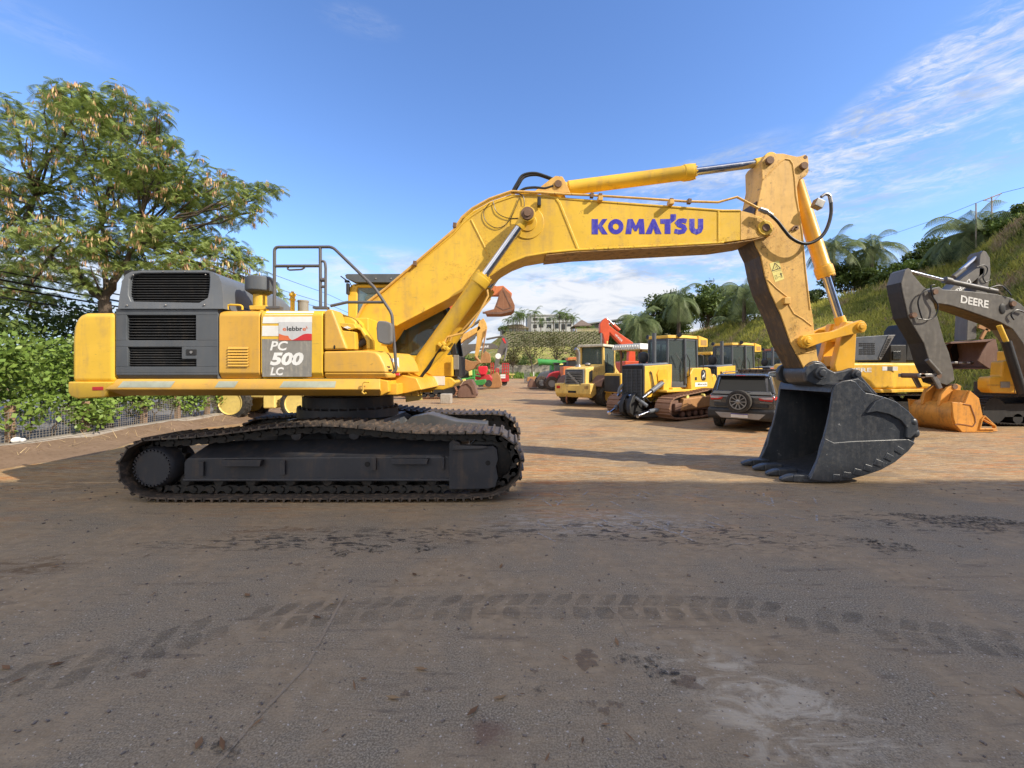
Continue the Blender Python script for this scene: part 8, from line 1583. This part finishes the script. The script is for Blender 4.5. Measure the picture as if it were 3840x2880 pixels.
t5, b5 = far_digger('charcoal boomed excavator with red sticker and bucket resting on the aisle', (W(*d3(0, 0), 42).x, 42, 0), 42, [(270, 860), (290, 760), (350, 705), (560, 692), (725, 690), (800, 730), (800, 765), (600, 772), (430, 800), (300, 900)], [(860, 588), (900, 590), (945, 680), (932, 745), (885, 830), (832, 900), (800, 1010), (745, 1060), (758, 950), (800, 780), (845, 680)], None, (M['arm_grey'], M['arm_grey'], M['rust_gold'], M['deere_yellow']), True, 120)
words(b5, 'DEERE', d3, 41.98, (530, 765), (675, 748), (530, 735), M['logo_white'], .03)
prism_(d3, 41.4, 1.5, (560, 1285), (640, 1200), (735, 1110), (790, 1090), (830, 1150), (855, 1260), (840, 1302), (700, 1312)).build('bucket', M['rust_gold'], t5, .04); mb = MB(); rod_(mb, d3, 42.2, (640, 635), (870, 590), .10); mb.build('arm_cylinder', M['arm_grey'], t5); mb = MB(); rod_(mb, d3, 41.9, (925, 750), (890, 930), .09); mb.build('bucket_cylinder', M['steel'], t5)
mb = MB(); A = XZ(d3, 41.98, (855, 625), (885, 615), (915, 690), (895, 690)); mb.prism(A, 41.97, 41.99); mb.build('red_sticker', M['red'], t5, smooth=False); mb = MB(); a = W(*d3(805, 868), 41.98); mb.cyl((a.x, 41.97, a.z), (a.x, 41.99, a.z), .28, seg=18); mb.build('round_sticker', M['white'], t5, smooth=False)
t6, b6 = far_digger('charcoal boomed excavator farther back, its ochre bucket raised behind the red machine', (W(*d3(-100, 0), 48).x, 48, 0), 48, [(270, 760), (330, 660), (470, 560), (500, 570), (480, 620), (380, 700), (300, 800)], [(490, 560), (530, 555), (600, 700), (640, 800), (610, 830), (560, 720)], [(550, 940), (590, 850), (625, 795), (685, 835), (700, 925), (690, 960), (560, 966)], (M['arm_grey'], M['arm_grey'], M['rust_gold'], M['deere_yellow']), True, 100)
words(b6, 'DEERE', d3, 47.98, (365, 645), (460, 575), (352, 615), M['logo_white'], .03)
# field machinery at the far left end of the yard
gi = thing('mower', (W(*d3(540, 0), 36).x, 36, 0), 'green field mower with yellow guards standing among the parked machines', 'farm implement')
prism_(d3, 35.6, 1.6, (460, 1210), (620, 1190), (628, 1225), (600, 1265), (480, 1275)).build('cutter_deck', M['green_m'], gi, .03); mb = MB()
for x in (455, 475): rod_(mb, d3, 36, (x, 1215), (x-5, 1045), .07)
rod_(mb, d3, 36, (300, 1190), (470, 1170), .09); rod_(mb, d3, 36, (440, 1130), (560, 1150), .06); mb.build('lift_frame', M['green_m'], gi); prism_(d3, 35.8, .4, (395, 1080), (440, 1062), (445, 1130), (400, 1140)).build('guard', M['warn'], gi, .02); prism_(d3, 35.5, .4, (300, 1190), (345, 1182), (350, 1215), (300, 1218)).build('guard', M['warn'], gi, .02)
mb = MB(); mb.cyl(W(*d3(320, 1110), 36.2), W(*d3(320, 1110), 36.6), .55, seg=20); mb.build('wheel', M['rubber'], gi)
rb = thing('baler', (W(*d3(590, 0), 39).x, 39, 0), 'bright red hooded farm machine behind the green mower', 'farm machine')
prism_(d3, 38.6, 1.8, (525, 1020), (540, 1008), (640, 1005), (650, 1050), (640, 1090), (620, 1128), (560, 1125), (530, 1080)).build('hood', paint('bright_red', (.68, .02, .04), .4, dirt_amt=.2), rb, .06); prism_(d3, 39.0, 1.8, (480, 1180), (500, 1110), (560, 1128), (680, 1125), (720, 1180), (700, 1240), (600, 1250)).build('chassis', M['red_m'], rb, .04)
for x in (560, 670): mb = MB(); mb.cyl(W(*d3(x, 1245), 38.7), W(*d3(x, 1245), 39.1), .33, seg=18); mb.build('wheel', M['rubber'], rb)
tl_ = thing('trailer', (W(*d3(850, 0), 45).x, 45, 0), 'red flatbed trailer with tall ladder gates and a white lettered board', 'trailer')
mb = MB()
for x0, x1, y0_, y1_ in ((705, 740, 965, 1130), (775, 810, 1040, 1130), (862, 948, 970, 1215)):
    for k in range(4 if x1-x0 > 50 else 2): x = x0+(x1-x0)*k/(3 if x1-x0 > 50 else 1); rod_(mb, d3, 45, (x, y0_), (x, y1_), .05, 6)
    for k in range(7): y = y0_+(y1_-y0_)*k/6; rod_(mb, d3, 45, (x0, y), (x1, y), .045, 6)
mb.build('ladder_gate', M['red_m'], tl_); prism_(d3, 44.8, 2.2, (700, 1140), (940, 1140), (945, 1215), (910, 1225), (700, 1220)).build('bed', M['red_m'], tl_, .03); bd = prism_(d3, 44.78, .02, (818, 1122), (916, 1122), (916, 1185), (822, 1190)).build('lettered_board', M['red_m'], tl_, smooth=False); mb = MB()
for y in (1135, 1160): mb.ribbon(XZ(d3, 44.77, (835, y), (905, y)), .22, 44.76, 44.775)
mb.build('sign_bars', M['white'], bd, smooth=False)
for x in (760, 885): mb = MB(); mb.cyl(W(*d3(x, 1232), 45), W(*d3(x, 1232), 45.4), .36, seg=18); mb.build('wheel', M['rubber'], tl_)
pt_ = thing('bench_table', (W(*d3(990, 0), 85).x, 85, 0), 'small yellow table on the verge beyond the trailer', 'table'); prism_(d3, 84.5, 1.2, (952, 1112), (1035, 1115), (1035, 1124), (952, 1122)).build('top', M['warn'], pt_, .02); mb = MB(); rod_(mb, d3, 85, (970, 1122), (1000, 1165), .07); rod_(mb, d3, 85, (1015, 1122), (985, 1165), .07); mb.build('leg', M['warn'], pt_)
cg = thing('wire_cage', (W(*d3(1200, 0), 62).x, 62, 0), 'tall open wire cage standing before the verge', 'cage'); mb = MB(); a, b = W(*d3(1168, 1092), 62), W(*d3(1238, 1092), 62)
for x in np.linspace(a.x, b.x, 7):
    for y in (62, 63): mb.cyl((x, y, 0), (x, y, a.z), .02, seg=4)
for z in np.linspace(.1, a.z, 7):
    for y in (62, 63): mb.cyl((a.x, y, z), (b.x, y, z), .02, seg=4)
mb.build('bars', M['steel'], cg); tag(prism_(d3, 70, .2, (1290, 1085), (1302, 1085), (1302, 1145), (1290, 1145)).build('marker_post', M['white'], None), 'slim white post standing on the verge by the wire cage', 'post')
# right of the aisle: harvester, two tractors, far cab
hv = thing('harvester', (W(*d3(1650, 0), 58).x, 59, 0), 'green harvester with a long raised unloading pipe and yellow roof', 'harvester'); Yh = 58
mb = MB(); rod_(mb, d3, Yh, (1385, 948), (1620, 962), .42, 14); rod_(mb, d3, Yh, (1358, 955), (1395, 948), .5, 14); mb.build('unloading_pipe', M['green_m'], hv); prism_(d3, Yh, 3, (1535, 1090), (1545, 985), (1620, 925), (1780, 930), (1790, 1160), (1550, 1160)).build('body', M['green_m'], hv, .1); prism_(d3, Yh-.4, 2.4, (1590, 975), (1725, 970), (1728, 990), (1592, 992)).build('cab_roof', M['warn'], hv, .05); prism_(d3, Yh-.3, 2.2, (1600, 992), (1715, 990), (1710, 1080), (1605, 1080)).build('cab_glass', M['glass_dark'], hv); prism_(d3, Yh, 3, (1210, 1160), (1330, 1150), (1330, 1190), (1200, 1220)).build('header', M['rust_gold'], hv, .05)
for x in (1580, 1740): mb = MB(); mb.cyl(W(*d3(x, 1170), Yh-.3), W(*d3(x, 1170), Yh+.4), 1.0, seg=22); mb.build('wheel', M['rubber'], hv)
def tractor(label, Y, x0, hoodc, front):
    t = thing('tractor', (W(*d3(x0, 0), Y).x, Y, 0), label, 'tractor'); P3 = lambda x, y: W(*d3(x, y), Y)
    prism_(d3, Y-.4, .9, (x0-60, 1180), (x0-20, 1110), (x0+40, 1085), (x0+170, 1060), (x0+190, 1160), (x0+150, 1210), (x0-30, 1215)).build('hood', hoodc, t, .12, seg=3)
    mb = MB(); a = P3(x0+170, 1060); b = P3(x0+250, 970); mb.bx(a.x, b.x, Y-.7, Y+.7, .9, 1.5); mb.build('cab_base', M['black'], t, .05); mb = MB(); mb.bx(a.x+.1, b.x-.05, Y-.65, Y+.65, 1.5, 2.4); mb.build('cab_glass', M['glass_dark'], t); mb = MB(); mb.bx(a.x, b.x+.05, Y-.75, Y+.75, 2.4, 2.52); mb.build('roof', M['black'], t, .03)
    for x, r_ in ((x0, .62), (x0+200, .85)):
        for yy in (-.95, .95): c = P3(x, 0); wheel(t, (c.x-t.location.x, yy, r_), r_, .45, r_*.5, M['rubber_brown'], M['steel'], 16)
    if front: prism_(d3, Y-1, 2, (1215, 1300), (1228, 1240), (1260, 1180), (1290, 1185), (1350, 1290), (1345, 1302)).build('loader_bucket', M['rust_brown'], t, .03); mb = MB(); mb.cyl(P3(1300, 1260), P3(x0+60, 1110), .09); mb.build('loader_arm', M['black'], t)
    return t
tractor('black tractor with a brown front bucket at the far end', 42, 1400, M['grey_panel'], True); tractor('red hooded tractor just left of the cream loader', 39, 1530, M['red_m'], False)
fc_ = thing('excavator', (W(*d3(1830, 0), 36).x, 36, 0), 'dark excavator with an orange roof strip behind the cream loader', 'excavator'); prism_(d3, 36, 1.4, (1768, 888), (1885, 880), (1885, 925), (1768, 930)).build('roof', M['orange_house'], fc_, .03); prism_(d3, 35.99, .01, (1790, 908), (1875, 903), (1875, 920), (1790, 924)).build('roof_sticker', M['stained'], fc_, smooth=False); prism_(d3, 36.05, 1.3, (1775, 928), (1880, 926), (1890, 1120), (1770, 1120)).build('cab', M['black'], fc_, .03); x = W(*d3(1830, 0), 36).x; MB().bx(x-.8, x+2.5, 35.9, 38.3, 1.0, 2.1).build('house', M['orange_house'], fc_, .06); simple_track(fc_, x-1.2, x+3, 35.6, 36.2, .95, M['track_black'], .3)
# red boomed excavator, white canopied tractor, roofed cab in the second row
rh = thing('excavator', (W(*d4(1080, 0), 30).x, 30.5, 0), 'excavator with bright orange red boom folded over behind the loader', 'excavator'); yr = 30
bm = prism_(d4, yr, .6, (800, 60), (835, 62), (905, 118), (1000, 185), (1085, 242), (1112, 290), (1115, 470), (1035, 470), (1045, 345), (985, 295), (885, 190), (800, 95)).build('boom', M['red_boom'], rh, .03)
ar = prism_(d4, yr-.05, .5, (728, 130), (728, 40), (760, -5), (790, -25), (818, 0), (830, 60), (832, 160), (812, 285), (778, 285), (770, 200), (760, 155)).build('arm', M['red_boom'], rh, .03)
words(bm, 'HITACHI', d4, yr-.01, (890, 168), (962, 238), (902, 148), M['logo_white'], .03); mb = MB(); rod_(mb, d4, yr+.2, (870, 50), (940, 112), .11); cy_ = mb.build('arm_cylinder', M['red_boom'], rh); mb = MB(); rod_(mb, d4, yr+.2, (800, -15), (880, 58), .09); mb.build('rod', M['chrome'], cy_); mb = MB(); rod_(mb, d4, yr, (742, 140), (740, 290), .06); mb.build('bucket_cylinder', M['steel'], rh); prism_(d4, yr-.06, .01, (802, 230), (815, 230), (812, 260), (800, 260)).build('number_plate', M['warn'], ar, smooth=False)
mb = MB(); x = W(*d4(1080, 0), yr).x; mb.bx(x-.8, x+3, 29, 32, 1.1, 2.4); mb.build('house', M['red_boom'], rh, .08); simple_track(rh, x-1.6, x+3, 28.7, 29.3, 1.0, M['track_black'], .3); simple_track(rh, x-1.6, x+3, 31.5, 32.1, 1.0, M['track_black'], .3)
ct = thing('tractor', (4.9, 20.3, 0), 'yellow tractor with a white ribbed canopy between the loader and bulldozer', 'tractor', R(216)); ct.location = (6.05, 20.9, 0)
lb('hood', BX(.2, 1.7, -.5, .5, .7, 1.62), M['deere_yellow'], t := ct, .06); lb('grille', BX(1.702, 1.74, -.45, .45, .75, 1.5), M['black'], t, .02)
for x in (-1.1, .35):
    for y in (-.6, .6): lb('post', MB().cyl((x, y, .9), (x, y, 2.75), .05), M['rust_brown'], t)
mb = MB(); mb.hull([(-1.45, -.85, 2.74), (.75, -.85, 2.74), (.75, .85, 2.74), (-1.45, .85, 2.74)], [(-1.35, -.78, 3.02), (.65, -.78, 3.02), (.65, .78, 3.02), (-1.35, .78, 3.02)])
for k in range(12): y = -.8+k*.145; mb.bx(.70, .78, y, y+.06, 2.76, 2.95)
lb('canopy', mb, paint('white_canopy_paint', (.66, .66, .63), .6, dirt_amt=.4), t, .02); lb('seat_box', BX(-1.2, .2, -.6, .6, .6, 1.35), M['black'], t, .05)
for x, r_ in ((-.9, .72), (1.2, .5)):
    for s in (1, -1): wheel(t, (x, s*.85, r_), r_, .42, r_*.5, M['rubber'], M['rim_yellow'], 16)
rc = thing('wheel_loader', (W(*d5(530, 0), 24.5).x, 24.5, 0), 'machine with dark cab and flat yellow roof between two bulldozers', 'wheel loader', R(216))
lb('roof', BX(-.9, .8, -.8, .8, 2.62, 2.78), M['deere_yellow'], rc, .03); mb = MB()
for x in (-.8, .0, .7):
    for y in (-.72, .72): mb.bx(x-.05, x+.05, y-.05, y+.05, 1.2, 2.62)
mb.bx(-.85, .75, -.77, .77, .9, 1.45); lb('cab', mb, M['black'], rc, .01); lb('glass', BX(-.78, .68, -.7, .7, 1.46, 2.61), M['glass_dark'], rc, smooth=False); lb('body', BX(.76, 2.3, -.6, .6, .7, 1.5), M['deere_yellow'], rc, .06)
for x in (-.6, 1.7):
    for s in (1, -1): wheel(rc, (x, s*.85, .6), .6, .4, .3, M['rubber'], M['rim_yellow'], 16)
for k, (z, dx) in enumerate(((.31, .05), (.92, -.04), (1.51, 0))):
    p = W(*d5(1280, 0), 15.2); ty = thing('tyre', (p.x+dx, 15.2, z), ('bottom tyre of the stack behind the parked car', 'middle tyre of the stack behind the parked car', 'muddy lugged tyre on top of the stack behind the parked car')[k], 'tyre', group='stacked tyres behind the car')
    mb = MB(); mb.lathe([(.34, -.24), (.40, -.29), (.58, -.29), (.645, -.25), (.645, .25), (.58, .29), (.40, .29), (.34, .24), (.34, -.24)], (0, 0, 0), (0, 0, 1), 40, False)
    for q in range(22):
        for s in (1, -1): an = 2*math.pi*(q+(.5 if s > 0 else 0))/22; rot = Matrix.Rotation(an, 3, 'Z'); mb.hull([rot @ Vector(v) for v in ((.63, -.02, 0), (.63, .05, 0), (.61, .14, s*.28), (.61, .05, s*.28))], [rot @ Vector(v) for v in ((.70, -.01, 0), (.70, .04, 0), (.675, .13, s*.27), (.675, .06, s*.27))])
    lb('casing', mb, M['rubber_brown'], ty, sharp=30)
# pale-rimmed wheel of the machine parked behind the big excavator
wr = thing('tractor', (W(1115, 0, 15).x, 15.6, 0), 'yellow tractor with a pale yellow front rim, behind the big excavator', 'tractor'); X0 = 0
for x, r_ in ((0, .58), (-2.3, .62)):
    for y in (-.55, .75): wheel(wr, (x, y, r_), r_, .36, r_*.66, M['rubber'], M['rim_yellow'], 18)
lb('body', BX(-2.6, .25, -.3, .55, .75, 1.35), M['rim_yellow'], wr, .08); lb('fender', BX(-1.15, -.72, -.72, .8, .42, .98), M['rim_yellow'], wr, .05)
lb('canopy', BX(-2.6, -1.0, -.5, .7, 2.3, 2.38), M['rim_yellow'], wr, .02)
for x in (-2.5, -1.1):
    for y in (-.45, .65): lb('post', MB().cyl((x, y, 1.2), (x, y, 2.3), .035), M['black'], wr)
